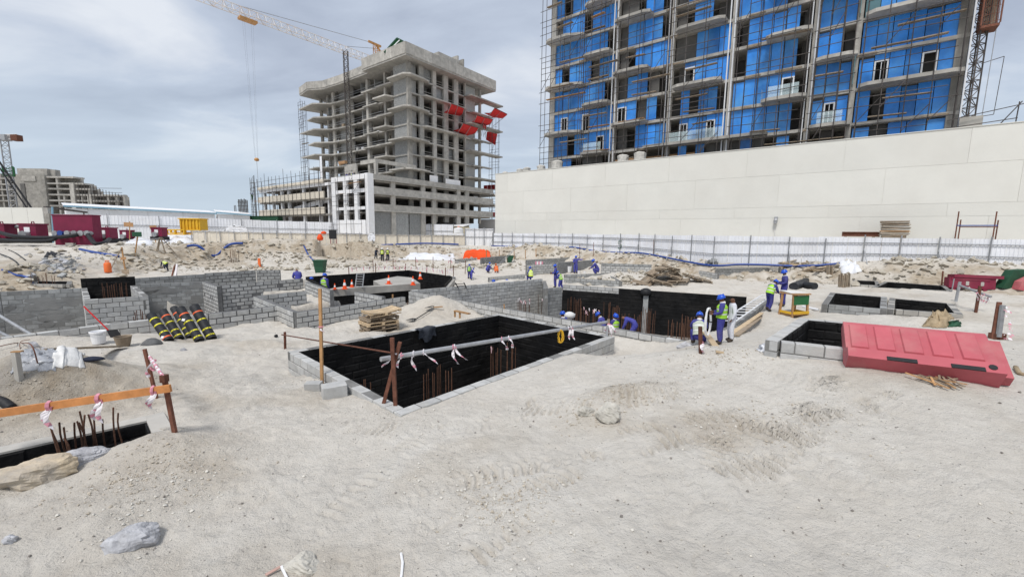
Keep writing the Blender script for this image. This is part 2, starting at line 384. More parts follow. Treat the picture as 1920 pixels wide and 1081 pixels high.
class T:
    "a thing: an Empty at its base; points are given in the world (or, when rot is set, in the thing's own axes)"
    def __init__(s, name, label, cat, loc=(0, 0, 0), group=None, rotz=None, kind=None):
        s.o = link(name, None); s.o.empty_display_size = 0.2
        s.o.location = loc
        s.L = Matrix.Translation(-Vector(loc)) if rotz is None else Matrix()
        if rotz is not None: s.o.rotation_euler = (0, 0, rotz)
        s.o['label'] = label; s.o['category'] = cat
        if group: s.o['group'] = group
        if kind: s.o['kind'] = kind
    def put(s, name, data, M=None, parent=None, label=None, kind=None):
        o = link(name, data, kind); o.parent = s.o if parent is None else parent
        if parent is None: o.matrix_basis = s.L @ (M or Matrix())
        else: o.matrix_basis = (M or Matrix())
        if label: o['label'] = label
        return o
    def mb(s, name, b, mat, smooth=False, parent=None, label=None, kind=None):
        b.xf(s.L)
        o = link(name, b.mesh(name, mat, smooth), kind); o.parent = parent or s.o
        if label: o['label'] = label
        return o
    def box(s, name, lo, hi, mat, label=None):
        lo, hi = Vector(lo), Vector(hi); c = (lo + hi) / 2; d = hi - lo
        return s.put(name, unit('box', mat), Matrix.Translation(c) @ Matrix.Diagonal((d.x, d.y, d.z, 1)), label=label)
    def beam(s, name, a, b, w, h, mat, label=None): return s.put(name, unit('box', mat), beamM(a, b, w, h), label=label)
    def rod(s, name, a, b, r, mat, label=None):
        a, b = Vector(a), Vector(b); d = b - a
        M = Matrix.Translation((a + b) / 2) @ d.to_track_quat('Z', 'Y').to_matrix().to_4x4() @ Matrix.Diagonal((r, r, d.length, 1))
        return s.put(name, unit('rod', mat), M, label=label)
def solo(name, b, mat, label, cat, loc, group=None, smooth=False, kind=None):
    b.xf(Matrix.Translation(-Vector(loc)))
    o = link(name, b.mesh(name, mat, smooth), kind); o.location = loc
    if kind != 'structure' and label: o['label'] = label
    if cat: o['category'] = cat
    if group: o['group'] = group
    return o
def clone(t, loc, rotz=None, label=None, scale=None):
    "copy a thing and each of its parts and sub-parts"
    src = t.o if isinstance(t, T) else t
    r = src.copy(); C.objects.link(r); r.location = loc
    if rotz is not None: r.rotation_euler = (0, 0, rotz)
    if scale: r.scale = (scale,) * 3
    if label: r['label'] = label
    for ch in list(src.children):
        c = ch.copy(); C.objects.link(c); c.parent = r
        for g in list(ch.children):
            d = g.copy(); C.objects.link(d); d.parent = c
    return r
# ------------------------------------------------------------------ terrain: heaps, pits, one ground sheet
# base heaps (amplitude, spread in metres), placed by sight line
heap(120, 730, 0.55, 0.9, 0.55, 0.7)         # dug earth behind the plank, left
heap(40, 745, 0.34, 0.5)
heap(320, 850, 0.22, 0.55, 0.4)             # spoil beside the nearest pit
heap(220, 935, 0.10, 0.6)
heap(1640, 705, 0.10, 0.7, 0.5)
heap(1165, 742, 0.16, 0.55, 0.25, 0.2)
heap(1110, 775, 0.12, 0.3)
heap(1340, 668, 0.22, 0.8, 0.4, -0.5)       # berm in front of the workers
heap(815, 588, 0.75, 1.1, 0.8, 0.8)         # sand between the walls
heap(1215, 530, 0.75, 3.0, 1.4, -0.75)      # sand under the pallet pile
heap(1120, 505, 0.6, 1.6)
heap(960, 540, 0.5, 1.5)
heap(70, 500, 0.5, 3.0, 2.0)
heap(30, 530, 1.0, 2.2, 1.6)
heap(250, 470, 0.5, 3.0)
heap(520, 478, 1.1, 6.0, 3.0, 0.2)
heap(1000, 470, 0.6, 4, 2)
heap(1700, 548, 0.12, 1.6, 0.5, -0.8)
heap(1640, 600, 0.15, 1.6, 0.5, -0.8)
heap(1760, 500, 0.5, 4, 2)
heap(700, 475, 0.5, 5, 1.6, 0.1)
heap(1235, 652, -0.26, 1.1, 0.5, -0.75)
heap(60, 650, 0.3, 0.9, 0.35, 0.75)         # small heap at the low wall
heap(1745, 607, 0.18, 0.6, 0.3, -0.6)

def PZ(pts, z): return [P(x, y, z) for x, y in pts]
PITS = []            # (polygon xy, floor z)
ZM = 0.60
main_in = PZ([(757, 763), (1135, 630), (935, 590), (560, 658)], ZM); PITS.append((main_in, -2.3))
ZL = float(terr(-6.0, 5.7)) + 0.02
left_in = PZ([(0, 893), (2, 850), (275, 790), (290, 825)], ZL)
left_in = [left_in[0] + (left_in[0] - left_in[3]) * 0.3, left_in[1] + (left_in[1] - left_in[2]) * 0.3, left_in[2], left_in[3]]
PITS.append((left_in, -1.6))
ZR = rimz(1435, 637, 0.34)
_a, _b, _c = P(1435, 637, ZR), P(1587, 654, ZR), P(1496, 598, ZR)
_e = (_b - _a).normalized(); _n = Vector((-_e.y, _e.x, 0)); _u = (_c - _a).normalized()
_p = _a + _n * 0.2 + _e * 0.24
right_in = [_p, _p + _u * 2.6, _p + _u * 2.6 + _e * 2.2, _p + _e * 2.2]
PITS.append((right_in, -0.6))
ZP4 = rimz(1540, 572, 0.38)
mid1_in = PZ([(1553, 569), (1566, 549), (1652, 556), (1650, 577)], ZP4); PITS.append((mid1_in, ZP4 - 1.6))
mid2_in = PZ([(1677, 578), (1679, 559), (1775, 568), (1790, 586)], ZP4); PITS.append((mid2_in, ZP4 - 1.6))
ZP5 = rimz(1640, 538, 0.08)
far1_in = PZ([(1604, 532), (1606, 525), (1640, 526.5), (1642, 534)], ZP5); PITS.append((far1_in, ZP5 - 1.5))
far2_in = PZ([(1643, 538), (1665, 528), (1765, 535), (1776, 544)], ZP5); PITS.append((far2_in, ZP5 - 1.5))
ZB = 0.50
big_in = PZ([(772, 545), (1018, 523), (1022, 537), (1055, 534), (1400, 557), (1440, 556), (1372, 607), (1287, 637)], ZB)
PITS.append((big_in, -1.85))
ZS = 0.42
slab_in = PZ([(618, 545), (573, 522), (767, 509), (848, 521), (834, 537), (775, 541), (763, 560), (700, 556)], ZS); PITS.append((slab_in, -2.0))
PITS.append((PZ([(-70, 640), (205, 604), (278, 596), (392, 586), (402, 530), (387, 527.5), (258, 533), (-70, 551)], ZM), -1.35))
PITS.append((PZ([(386, 586.5), (538, 567), (486, 553), (566, 525), (396, 534)], ZM), -1.35))
box_in = PZ([(566, 578), (492, 556), (660, 541), (715, 555)], ZM); PITS.append((box_in, -0.25))
ZP6 = rimz(1340, 515, 0.35)
back_in = PZ([(1345, 512), (1340, 503), (1440, 501), (1462, 517)], ZP6); PITS.append((back_in, ZP6 - 1.0))
ZW = rimz(60, 532, 0.03)
west_in = PZ([(68, 531), (72, 526.5), (126, 527), (124, 532)], ZW); PITS.append((west_in, ZW - 1.2))

def cut(front, back, zf, zb):
    PITS.append(([P(x, y, zf) for x, y in front] + [P(x, y, zb) for x, y in back], zf))
CUT0 = len(PITS)
cut([(343, 493), (400, 496), (470, 492)], [(462, 475), (445, 467.5), (400, 467), (366, 470)], 0.25, 1.35)     # dug-out faces in the far bank
cut([(592, 488), (640, 489), (690, 488)], [(676, 470), (650, 466), (600, 465)], 0.15, 1.3)
cut([(735, 486), (800, 484)], [(798, 471), (745, 470)], 0.3, 1.3)
cut([(255, 498), (330, 497)], [(318, 486), (262, 487)], 0.45, 0.95)
def inside(X, Y, poly):
    r = np.zeros(X.shape, bool); n = len(poly)
    for i in range(n):
        x0, y0 = poly[i][0], poly[i][1]; x1, y1 = poly[(i + 1) % n][0], poly[(i + 1) % n][1]
        c = ((y0 > Y) != (y1 > Y)) & (X < (x1 - x0) * (Y - y0) / (y1 - y0 + 1e-12) + x0)
        r ^= c
    return r
def grow(poly, d):
    n = len(poly); A = sum(poly[i][0] * poly[(i + 1) % n][1] - poly[(i + 1) % n][0] * poly[i][1] for i in range(n))
    s = 1 if A > 0 else -1; out = []
    for i in range(n):
        a, b, c = (Vector((poly[j % n][0], poly[j % n][1])) for j in (i - 1, i, i + 1))
        n1 = (b - a).normalized(); n2 = (c - b).normalized()
        m1 = Vector((n1.y, -n1.x)) * s; m2 = Vector((n2.y, -n2.x)) * s
        m = (m1 + m2); L = m.length
        m = m / L if L > 1e-5 else m1
        out.append(b + m * d / max(0.45, m.dot(m1)))
    return out
# wheel tracks: polylines on the ground, ridged where a machine drove
TRACKS = [([(985, 757), (1120, 738), (1290, 724)], 0.45, 1.1), ([(1180, 830), (1330, 790), (1480, 775), (1640, 752)], 0.42, 0.9),
          ([(1330, 880), (1440, 812), (1530, 770), (1620, 715)], 0.55, 1.4), ([(880, 1040), (1000, 920), (1130, 850)], 0.22, 0.8),
          ([(700, 960), (840, 905), (985, 870), (1130, 845)], 0.20, 0.6), ([(1400, 700), (1560, 722), (1750, 780)], 0.3, 0.5),
          ([(640, 800), (820, 812), (980, 775)], 0.25, 0.5), ([(560, 1010), (700, 900), (790, 820)], 0.2, 0.4)]
TR = [([hit(x, y).xy for x, y in pts], w, s) for pts, w, s in TRACKS]

az = np.concatenate([np.radians(np.linspace(-180, -72, 30, endpoint=False)), np.radians(np.linspace(-72, 72, 600, endpoint=False)), np.radians(np.linspace(72, 180, 30, endpoint=False))])
rr = np.concatenate([[0.02, 0.4, 0.8], np.geomspace(1.2, 95, 880), np.geomspace(110, 3000, 26)])
AZ, RR = np.meshgrid(az, rr)
X = (RR * np.sin(AZ)); Y = (RR * np.cos(AZ))
Z = terr(X, Y)
nearf = 1 - smooth(RR, 60, 100)
rough_zone = smooth(Y, 9, 18) * 0.8 + 0.25 + 0.7 * gau(X, Y, -6, 9, 3.0, 4.0)
Z = Z + nearf * (0.08 * fbm(X / 2.6, Y / 2.6, 3, 3) + rough_zone * (0.13 * fbm(X / 1.1, Y / 1.1, 4, 11) + 0.035 * fbm(X / 0.25, Y / 0.25, 3, 19)))
Z = Z + nearf * (0.020 * fbm(X / 0.5, Y / 0.5, 4, 5) + 0.009 * pnoise(X / 0.09, Y / 0.09, 23) + 0.004 * pnoise(X / 0.05, Y / 0.05, 24))
crk = np.maximum(0, 0.10 - np.abs(fbm(X / 0.42 + 0.3 * pnoise(X / 0.3, Y / 0.3, 27), Y / 0.42, 2, 26))) / 0.10
Z = Z - (RR < 14) * smooth(fbm(X / 1.3, Y / 1.3, 2, 28), -0.05, 0.4) * 0.022 * crk
# broken lumps and footprints in the trodden sand
lum = fbm(X / 0.33, Y / 0.33, 3, 31)
patch = smooth(fbm(X / 1.7, Y / 1.7, 2, 41), 0.0, 0.5)
Z = Z + (RR < 16) * patch * 0.020 * np.maximum(lum, 0)
# eroded gullies on the excavation banks
slope = np.abs(base_height(X + 0.4, Y) - base_height(X - 0.4, Y)) + np.abs(base_height(X, Y + 0.4) - base_height(X, Y - 0.4))
bank = smooth(slope, 0.08, 0.35) * (Y > 15)
Z = Z + bank * nearf * (0.30 * fbm(X / 1.4, Y / 1.4, 4, 51) - 0.35 * np.abs(fbm(X / 2.1, Y / 2.1, 3, 52)) + 0.16 * pnoise(X / 0.4, Y / 0.4, 53))
TRK_SHADE = np.zeros_like(X)
for pts, w, s in TR:
    acc = 0.0
    for i in range(len(pts) - 1):
        a, b = pts[i], pts[i + 1]; d = b - a; L = d.length; u = d / L
        along = (X - a.x) * u.x + (Y - a.y) * u.y; across = -(X - a.x) * u.y + (Y - a.y) * u.x
        m = (along > 0) & (along <= L) & (np.abs(across) < w)
        ph = (along + acc) / 0.115 + np.abs(across) * 2.2 + 0.5 * fbm(X / 0.5, Y / 0.5, 2, 63)
        lug = np.clip(np.sin(2 * np.pi * ph) * 1.6, -1, 1)
        edge = 1 - smooth(np.abs(across), w * 0.7, w)
        fade = smooth(fbm(X / 0.55, Y / 0.55, 3, 61), -0.25, 0.35)
        Z = Z + np.where(m, s * edge * fade * (0.040 * lug - 0.020), 0)
        TRK_SHADE = np.maximum(TRK_SHADE, np.where(m, edge * fade * np.clip(s, 0, 1) * (0.5 - 0.5 * lug), 0)); acc += L
earth = np.clip(bank * (0.25 + 0.75 * smooth(fbm(X / 1.5, Y / 1.5, 3, 73), -0.2, 0.35)) + smooth(fbm(X / 2.2, Y / 2.2, 4, 71), 0.12, 0.6) * 0.34 + rough_zone * 0.10 + 0.14 * TRK_SHADE, 0, 1)  # track term darkens the lug hollows, shade put into the soil colour
for (px, py, s, a) in [(120, 730, 1.0, 0.9), (30, 530, 2.4, 1.0), (70, 500, 2.5, 0.6), (320, 850, 0.6, 0.4), (1165, 742, 0.35, 0.4), (815, 588, 1.2, 0.35), (1430, 800, 0.4, 0.10), (400, 480, 3.0, 0.7), (660, 470, 4.0, 0.6)]:
    p = hit(px, py); earth = np.clip(earth + a * gau(X, Y, p.x, p.y, s), 0, 1)
grey = np.zeros_like(X)
for (px, py, s, a) in [(115, 500, 1.6, 1.0), (330, 590, 2.0, 0.3), (60, 670, 0.7, 0.6), (540, 700, 0.7, 0.25)]:
    p = hit(px, py); grey = np.clip(grey + a * gau(X, Y, p.x, p.y, s) * smooth(fbm(X / 0.8, Y / 0.8, 3, 81), -0.3, 0.3), 0, 1)
def seg_dist(poly):
    d = np.full(X.shape, 1e9)
    for i in range(len(poly)):
        a, b = poly[i], poly[(i + 1) % len(poly)]; ex, ey = b[0] - a[0], b[1] - a[1]
        t = np.clip(((X - a[0]) * ex + (Y - a[1]) * ey) / (ex * ex + ey * ey), 0, 1)
        d = np.minimum(d, np.hypot(X - a[0] - t * ex, Y - a[1] - t * ey))
    return d
# the ground laps against the rims instead of burying them
for poly, zr_ in ((main_in, ZM - 0.03), (mid1_in, ZP4 - 0.1)):
    d_ = seg_dist(poly); Z = Z - np.maximum(0, Z - zr_) * (1 - smooth(d_, 0.22, 1.3))
for k_, (poly, zf) in enumerate(PITS):
    if k_ >= CUT0:
        w_ = 0.35 * fbm(X / 1.1, Y / 1.1, 3, 95)
        m = inside(X + w_, Y + 0.35 * fbm(X / 0.9, Y / 0.9, 3, 97), poly)
        Z = np.where(m, np.minimum(Z, zf + 0.12 * fbm(X / 0.9, Y / 0.9, 4, 93)), Z); earth = np.where(m, 0.75, np.clip(earth + 0.5 * inside(X, Y, grow(poly, 0.5)), 0, 1))
        continue
    g = grow(poly, 0.10 if math.hypot(poly[0][0], poly[0][1]) < 13 else 0.16)
    m = inside(X, Y, g)
    Z = np.where(m, zf + 0.04 * fbm(X / 0.7, Y / 0.7, 3, 91), Z)
    earth = np.where(m, 0.45, earth); grey = np.where(m, 0.8, grey)
nr, na = X.shape
co = np.stack([X, Y, Z], -1).reshape(-1, 3).astype(np.float32)
I = np.arange(nr * na).reshape(nr, na)
J = np.roll(I, -1, axis=1)
q = np.stack([I[:-1], J[:-1], J[1:], I[1:]], -1).reshape(-1, 4)
me = bpy.data.meshes.new('ground')
me.vertices.add(len(co)); me.vertices.foreach_set('co', co.ravel())
me.loops.add(q.size); me.loops.foreach_set('vertex_index', q.ravel().astype(np.int32))
me.polygons.add(len(q)); me.polygons.foreach_set('loop_start', np.arange(0, q.size, 4, dtype=np.int32)); me.polygons.foreach_set('loop_total', np.full(len(q), 4, np.int32))
me.polygons.foreach_set('use_smooth', np.ones(len(q), bool))
me.update(calc_edges=True); me.validate()
for nm, arr in (('earth', earth), ('grey', grey)):
    at = me.attributes.new(nm, 'FLOAT', 'POINT'); at.data.foreach_set('value', arr.astype(np.float32).ravel())
def sand_material():
    m = bpy.data.materials.new('sand'); m.use_nodes = True
    t = m.node_tree; n = t.nodes; L = t.links; b = n['Principled BSDF']
    b.inputs['Roughness'].default_value = 0.97; b.inputs['Specular IOR Level'].default_value = 0.12
    g = n.new('ShaderNodeNewGeometry')
    def noise(sc, det=6, ro=0.6):
        k = n.new('ShaderNodeTexNoise'); k.inputs['Scale'].default_value = sc; k.inputs['Detail'].default_value = det; k.inputs['Roughness'].default_value = ro
        L.new(g.outputs['Position'], k.inputs['Vector']); return k.outputs[0]
    def rng(src, a, b2, c=0.0, d=1.0):
        k = n.new('ShaderNodeMapRange'); L.new(src, k.inputs[0])
        for i, v in enumerate((a, b2, c, d)): k.inputs[i + 1].default_value = v
        return k.outputs[0]
    def mix(f, a, b2):
        k = n.new('ShaderNodeMix'); k.data_type = 'RGBA'; L.new(f, k.inputs[0])
        for i, v in ((6, a), (7, b2)):
            if isinstance(v, tuple): k.inputs[i].default_value = (*v, 1)
            else: L.new(v, k.inputs[i])
        return k.outputs[2]
    def attr(nm):
        k = n.new('ShaderNodeAttribute'); k.attribute_name = nm; return k.outputs['Fac']
    c = mix(rng(noise(0.9), 0.35, 0.68), (0.665, 0.632, 0.575), (0.585, 0.545, 0.485))
    c = mix(rng(noise(6, 8, 0.7), 0.42, 0.75, 0, 0.55), c, (0.45, 0.42, 0.37))
    c = mix(rng(noise(0.28, 4), 0.5, 0.72, 0, 0.35), c, (0.46, 0.445, 0.415))
    c = mix(attr('earth'), c, mix(rng(noise(3.5, 7), 0.35, 0.65), (0.31, 0.25, 0.18), (0.47, 0.41, 0.325)))
    c = mix(attr('grey'), c, mix(rng(noise(5, 7), 0.35, 0.65), (0.17, 0.168, 0.165), (0.33, 0.32, 0.305)))
    sp = n.new('ShaderNodeTexVoronoi'); sp.inputs['Scale'].default_value = 26; L.new(g.outputs['Position'], sp.inputs['Vector'])
    sel = n.new('ShaderNodeSeparateColor'); L.new(sp.outputs['Color'], sel.inputs[0])
    mlt = n.new('ShaderNodeMath'); mlt.operation = 'MULTIPLY'
    L.new(rng(sp.outputs['Distance'], 0.16, 0.24, 1, 0), mlt.inputs[0]); L.new(rng(sel.outputs[0], 0.80, 0.84), mlt.inputs[1])
    c = mix(mlt.outputs[0], c, mix(sel.outputs[1], (0.17, 0.155, 0.135), (0.66, 0.63, 0.57)))
    L.new(c, b.inputs['Base Color'])
    h1 = n.new('ShaderNodeMath'); h1.operation = 'MULTIPLY_ADD'
    L.new(noise(38, 5, 0.7), h1.inputs[0]); h1.inputs[1].default_value = 0.6; L.new(noise(9, 6, 0.65), h1.inputs[2])
    bp = n.new('ShaderNodeBump'); bp.inputs['Strength'].default_value = 1.0; bp.inputs['Distance'].default_value = 0.045
    L.new(h1.outputs[0], bp.inputs['Height']); L.new(bp.outputs[0], b.inputs['Normal'])
    return m
me.materials.append(sand_material())
ground = link('ground', me, 'structure')
# the built ground, for setting things down on it
def G(x, y):
    r = math.hypot(x, y); a = math.atan2(x, y)
    i = int(np.clip(np.searchsorted(rr, r) - 1, 0, nr - 2)); j = int(np.clip(np.searchsorted(az, a) - 1, 0, na - 2))
    fr = (r - rr[i]) / (rr[i + 1] - rr[i]); fa = (a - az[j]) / (az[j + 1] - az[j])
    return float((Z[i, j] * (1 - fa) + Z[i, j + 1] * fa) * (1 - fr) + (Z[i + 1, j] * (1 - fa) + Z[i + 1, j + 1] * fa) * fr)
def gp(px, py):
    "where the sight line through a photo point meets the ground"
    p = hit(px, py); return Vector((p.x, p.y, G(p.x, p.y)))
# ------------------------------------------------------------------ block walls and pits
BH, BL, JT = 0.20, 0.42, 0.018
def wall(t, p0, p1, zb, zt, th=0.2, mat=None, mort=None, side=0, off=0, maxb=290, step_ends=False, rec=0.012, course=BH, blen=BL):
    "running-bond wall from p0 to p1; side = +1/-1 shifts it to the left/right of the line so that the line is one of its faces"
    mat = mat or M_block; mort = mort or M_mortar; jt = (JT + 0.0007 * max(0, p0[1] - 8)) * (1.6 if mort is M_mortard else 1)
    p0, p1 = Vector((p0[0], p0[1], 0)), Vector((p1[0], p1[1], 0)); d = p1 - p0; L = d.length; u = d / L
    nrm = Vector((-u.y, u.x, 0)); c0 = p0 + nrm * (th / 2 * side)
    ang = math.atan2(u.y, u.x); Rz = Matrix.Rotation(ang, 4, 'Z')
    b = MB(); b.box((rec, -th / 2 + rec, zb), (L - rec, th / 2 - rec, zt - 0.012)); b.xf(Matrix.Translation(c0) @ Rz)
    t.mb('mortar', b, mort)
    n = 0; k = 0; z = zt
    while z - zb > 0.05 and n < maxb:
        h = min(course, z - zb); x = -((k + off) % 2) * blen * 0.5
        while x < L - 0.02 and n < maxb:
            a, e = max(x, 0), min(x + blen, L)
            if a < 0.001 and e < 0.10: x += blen; continue
            if L - e < 0.10: e = L
            if x > 0 and x - blen < -blen * 0.5 + 0.001 and a < 0.10: a = 0
            if e - a > 0.06:
                jj = R.uniform(-0.004, 0.004)
                M = Matrix.Translation(c0 + u * ((a + e) / 2) + nrm * jj + Vector((0, 0, z - h / 2 - R.uniform(0, 0.003)))) @ Rz @ Matrix.Rotation(R.uniform(-.006, .006), 4, 'Z') @ Matrix.Diagonal((e - a - jt * R.uniform(.7, 1.3), th, h - jt * R.uniform(.7, 1.2), 1))
                t.put('block', unit('block%d' % R.randrange(6), mat), M); n += 1
            x += blen
        z -= course; k += 1
def coating(t, p0, p1, zb, zt, side=1, gap=0.006, name='bitumen_coating'):
    "tar-coated face with the blocks showing through: raised cells, one joined skin"
    p0, p1 = Vector((p0[0], p0[1], 0)), Vector((p1[0], p1[1], 0)); d = p1 - p0; L = d.length; u = d / L
    nrm = Vector((-u.y, u.x, 0)) * side; b = MB()
    def pt(s, z, o): return p0 + u * s + nrm * (gap + o) + Vector((0, 0, z))
    b.extrude([pt(0, zb, 0), pt(L, zb, 0), pt(L, zt, 0), pt(0, zt, 0)], nrm * 0.006)
    z = zt; k = 0
    while z - zb > 0.1:
        x = -(k % 2) * BL / 2
        while x < L - 0.05:
            a, e = max(x, 0) + R.uniform(0, .008), min(x + BL, L) - R.uniform(0, .008); o = 0.006 + R.uniform(0.001, 0.020)
            if e - a > 0.05:
                lo, hi = z - BH + R.uniform(0.002, 0.010), z - R.uniform(0.002, .010); i = R.uniform(.010, .035); tl = R.uniform(-.006, .006)
                q0 = [pt(a, lo, 0.005), pt(e, lo, 0.005), pt(e, hi, 0.005), pt(a, hi, 0.005)]
                q1 = [pt(a + i, lo + i, o - tl), pt(e - i, lo + i, o + tl), pt(e - i, hi - i, o + tl), pt(a + i, hi - i, o)]
                f = [(4, 5, 6, 7)] + [(j, (j + 1) % 4, 4 + (j + 1) % 4, 4 + j) for j in range(4)]
                if side > 0: f = [w[::-1] for w in f]
                b.add(q0 + q1, f)
            x += BL
        z -= BH; k += 1
    t.mb(name, b, M_bitumen, kind='stuff')
def ccw(poly):
    n = len(poly); A = sum(poly[i][0] * poly[(i + 1) % n][1] - poly[(i + 1) % n][0] * poly[i][1] for i in range(n))
    return poly if A > 0 else poly[::-1]
M_pinkp = pm('pale_pink_tape', (0.62, 0.40, 0.42), .7, .2, 10, 0, 10, .15)
def pit(label, poly, zr, zf, depth_blocks=0.45, coat=True, cat='foundation pit', th=0.2, mat=None, mort=None, skip=(), group=None, name='foundation_pit', trim=None):
    poly = ccw([Vector((p[0], p[1])) for p in poly]); n = len(poly); outp = [Vector((q.x, q.y)) for q in grow(poly, th)]
    c = sum(poly, Vector((0, 0))) / n
    t = T(name, label, cat, (c.x, c.y, zr), group=group)
    for i in range(n):
        if i in skip: continue
        a, b = poly[i], poly[(i + 1) % n]; u = (b - a).normalized()
        # each wall runs past one corner so that they butt
        b2 = b + u * th if (i % 2 == 0) else b
        a2 = a - u * th if (i % 2 == 0) else a
        wall(t, a2, b2, zr - depth_blocks, zr, th, mat, mort, side=-1, off=i)
        if coat: coating(t, a, b, zf - 0.1, zr - 0.015 if trim is None else trim, side=1)
    return t
def rebars(t, pts, z0, z1, n, spread, lean=0.03, r=0.011, wrap=0):
    for k in range(n):
        p = pts[0].lerp(pts[-1], (k + R.uniform(-.3, .3)) / max(1, n - 1)) + Vector((R.uniform(-spread, spread), R.uniform(-spread, spread), 0))
        h = z1 + R.uniform(-.22, .06)
        q = p + Vector((R.uniform(-lean, lean), R.uniform(-lean, lean), 0))
        t.rod('bar', (p.x, p.y, z0), (q.x, q.y, h), r, M_rebar)
        if R.random() < wrap: t.mb('tape_wrap', MB().pipe([(q.x, q.y, h - .02), (q.x + R.uniform(-.03, .03), q.y - .02, h - .10), (q.x + R.uniform(-.05, .05), q.y - .03, h - R.uniform(.15, .24))], [r * 1.5, r * 2.0, r * .8], 5), M_tape if R.random() < .5 else M_pinkp)
def rebar_bundle(label, a, b, z0, z1, n, spread=0.06, r=0.012, wrap=0, lean=0.04):
    c = (Vector(a) + Vector(b)) / 2
    t = T('rebar_bundle', label, 'rebar', (c.x, c.y, z0), group='starter bars standing in the pits')
    rebars(t, [Vector(a), Vector(b)], z0, z1, n, spread, lean, r, wrap)
    return t

# the large open pit in front
pit('large block-lined pit with black tarred walls under the steel pipe', main_in, ZM, -2.3, 0.82)
# nearest pit, bottom left
pl = ccw([Vector((p[0], p[1])) for p in left_in])
t = T('foundation_pit', 'small black pit with a pale kerb behind the two boulders', 'foundation pit', (pl[0].x, pl[0].y, ZL))
for i in range(4):
    a, b = pl[i], pl[(i + 1) % 4]; u = (b - a).normalized(); nrm = Vector((u.y, -u.x))
    k = MB(); k.prism([a - u * .24 * (i % 2 == 0), b + u * .24 * (i % 2 == 0), b + u * .24 * (i % 2 == 0) + nrm * .24, a - u * .24 * (i % 2 == 0) + nrm * .24], ZL - 0.5, ZL + 0.015 + .003 * (i % 2))
    t.mb('kerb', k, M_concl); coating(t, a, b, -1.7, ZL - 0.01, side=1)
# right pit under the barrier
pit('block pit half covered by the leaning red plastic barrier', right_in, ZR, -0.6, 0.75)
pit('low block pit with grey patch inside, beside the timber stand', mid1_in, ZP4, ZP4 - 1.6, 0.6, mat=M_blockg, mort=M_mortar)
pit('tarred pit without visible blocks in front, right of the grey-patched pit', mid2_in, ZP4, ZP4 - 1.6, 0.35, mat=M_concl)
pit('smallest far tarred pit beside a short stack of boards', far1_in, ZP5, ZP5 - 1.5, 0.3, mat=M_concl)
pit('long narrow tarred pit in front of the maroon barrier', far2_in, ZP5, ZP5 - 1.5, 0.3, mat=M_concl)
pit('bare grey block pit near the white hoarding', back_in, ZP6, ZP6 - 1.0, 0.8, coat=False, mat=M_blockg)
pit('slit of a pit with bent bars below the brown earth slope', west_in, ZW, ZW - 1.2, 0.25, mat=M_concl)

# the long central pit: each side a wall of its own look
bi = [Vector((p[0], p[1])) for p in big_in]
t = T('block_wall', 'long near wall of the central pit, pale blocks running to the lone corner', 'block wall', (bi[0].x, bi[0].y, 0))
dn = (bi[7] - bi[0]).normalized()
wall(t, bi[0], bi[7] + dn * 0.2, -0.7, ZB, 0.2, side=-1)
t.mb('movement_joint', MB().obox(Matrix.Translation(Vector((*(bi[0] + (bi[7] - bi[0]) * 0.235 + Vector((-dn.y, dn.x)) * -0.204), 0.1))) @ Matrix.Rotation(math.atan2(dn.y, dn.x), 4, 'Z') @ Matrix.Diagonal((0.14, 0.02, 0.86, 1))), M_black)
t = T('block_wall', 'tall pale block wall at the far left side of the central pit', 'block wall', (bi[1].x, bi[1].y, 0))
wall(t, bi[0], bi[1], -1.9, ZB + 0.02, 0.2, side=1)
t = T('block_wall', 'short return wall below the standing workers', 'block wall', (bi[2].x, bi[2].y, 0))
wall(t, bi[1], bi[2], -1.9, ZB - 0.1, 0.2, side=1, mat=M_blockg); wall(t, bi[2], bi[3], -1.9, ZB - 0.12, 0.2, side=1, mat=M_blockg, off=1)
t = T('retaining_wall', 'black tarred back wall of the central pit with a grey column strip', 'retaining wall', (bi[3].x, bi[3].y, 0))
a, b = bi[3], bi[4]; u = (b - a).normalized(); L = (b - a).length
wall(t, a, a + u * L * 0.345, ZB - 0.30, ZB + 0.02, 0.2, side=1)
coating(t, a, a + u * L * 0.345, -1.95, ZB - 0.31, side=-1); coating(t, a + u * (L * 0.345 + .01), b, -1.95, ZB + 0.02, side=-1)
bk = MB(); bk.beam((*a, -.85), (*(a + u * L * .345), -.85), 0.02, 2.2); t.mb('core', MB().obox(Matrix.Translation((*((a + b) / 2 + Vector((-u.y, u.x)) * 0.12), -0.75)) @ Matrix.Rotation(math.atan2(u.y, u.x), 4, 'Z') @ Matrix.Diagonal((L, 0.19, 2.4, 1))), M_concd)
cpos = a + u * L * 0.50
t.mb('column', MB().obox(Matrix.Translation((*(cpos + Vector((-u.y, u.x)) * -0.04), -0.70)) @ Matrix.Rotation(math.atan2(u.y, u.x), 4, 'Z') @ Matrix.Diagonal((0.26, 0.12, 2.4, 1))), M_blockg)
t = T('block_wall', 'grey block wall at the near right of the central pit beside the workers', 'block wall', (bi[6].x, bi[6].y, 0))
wall(t, bi[5], bi[6], -1.2, ZB + 0.02, 0.2, side=1, mat=M_blockg); wall(t, bi[6], bi[7] , -1.2, ZB - .02, 0.2, side=1, off=1)
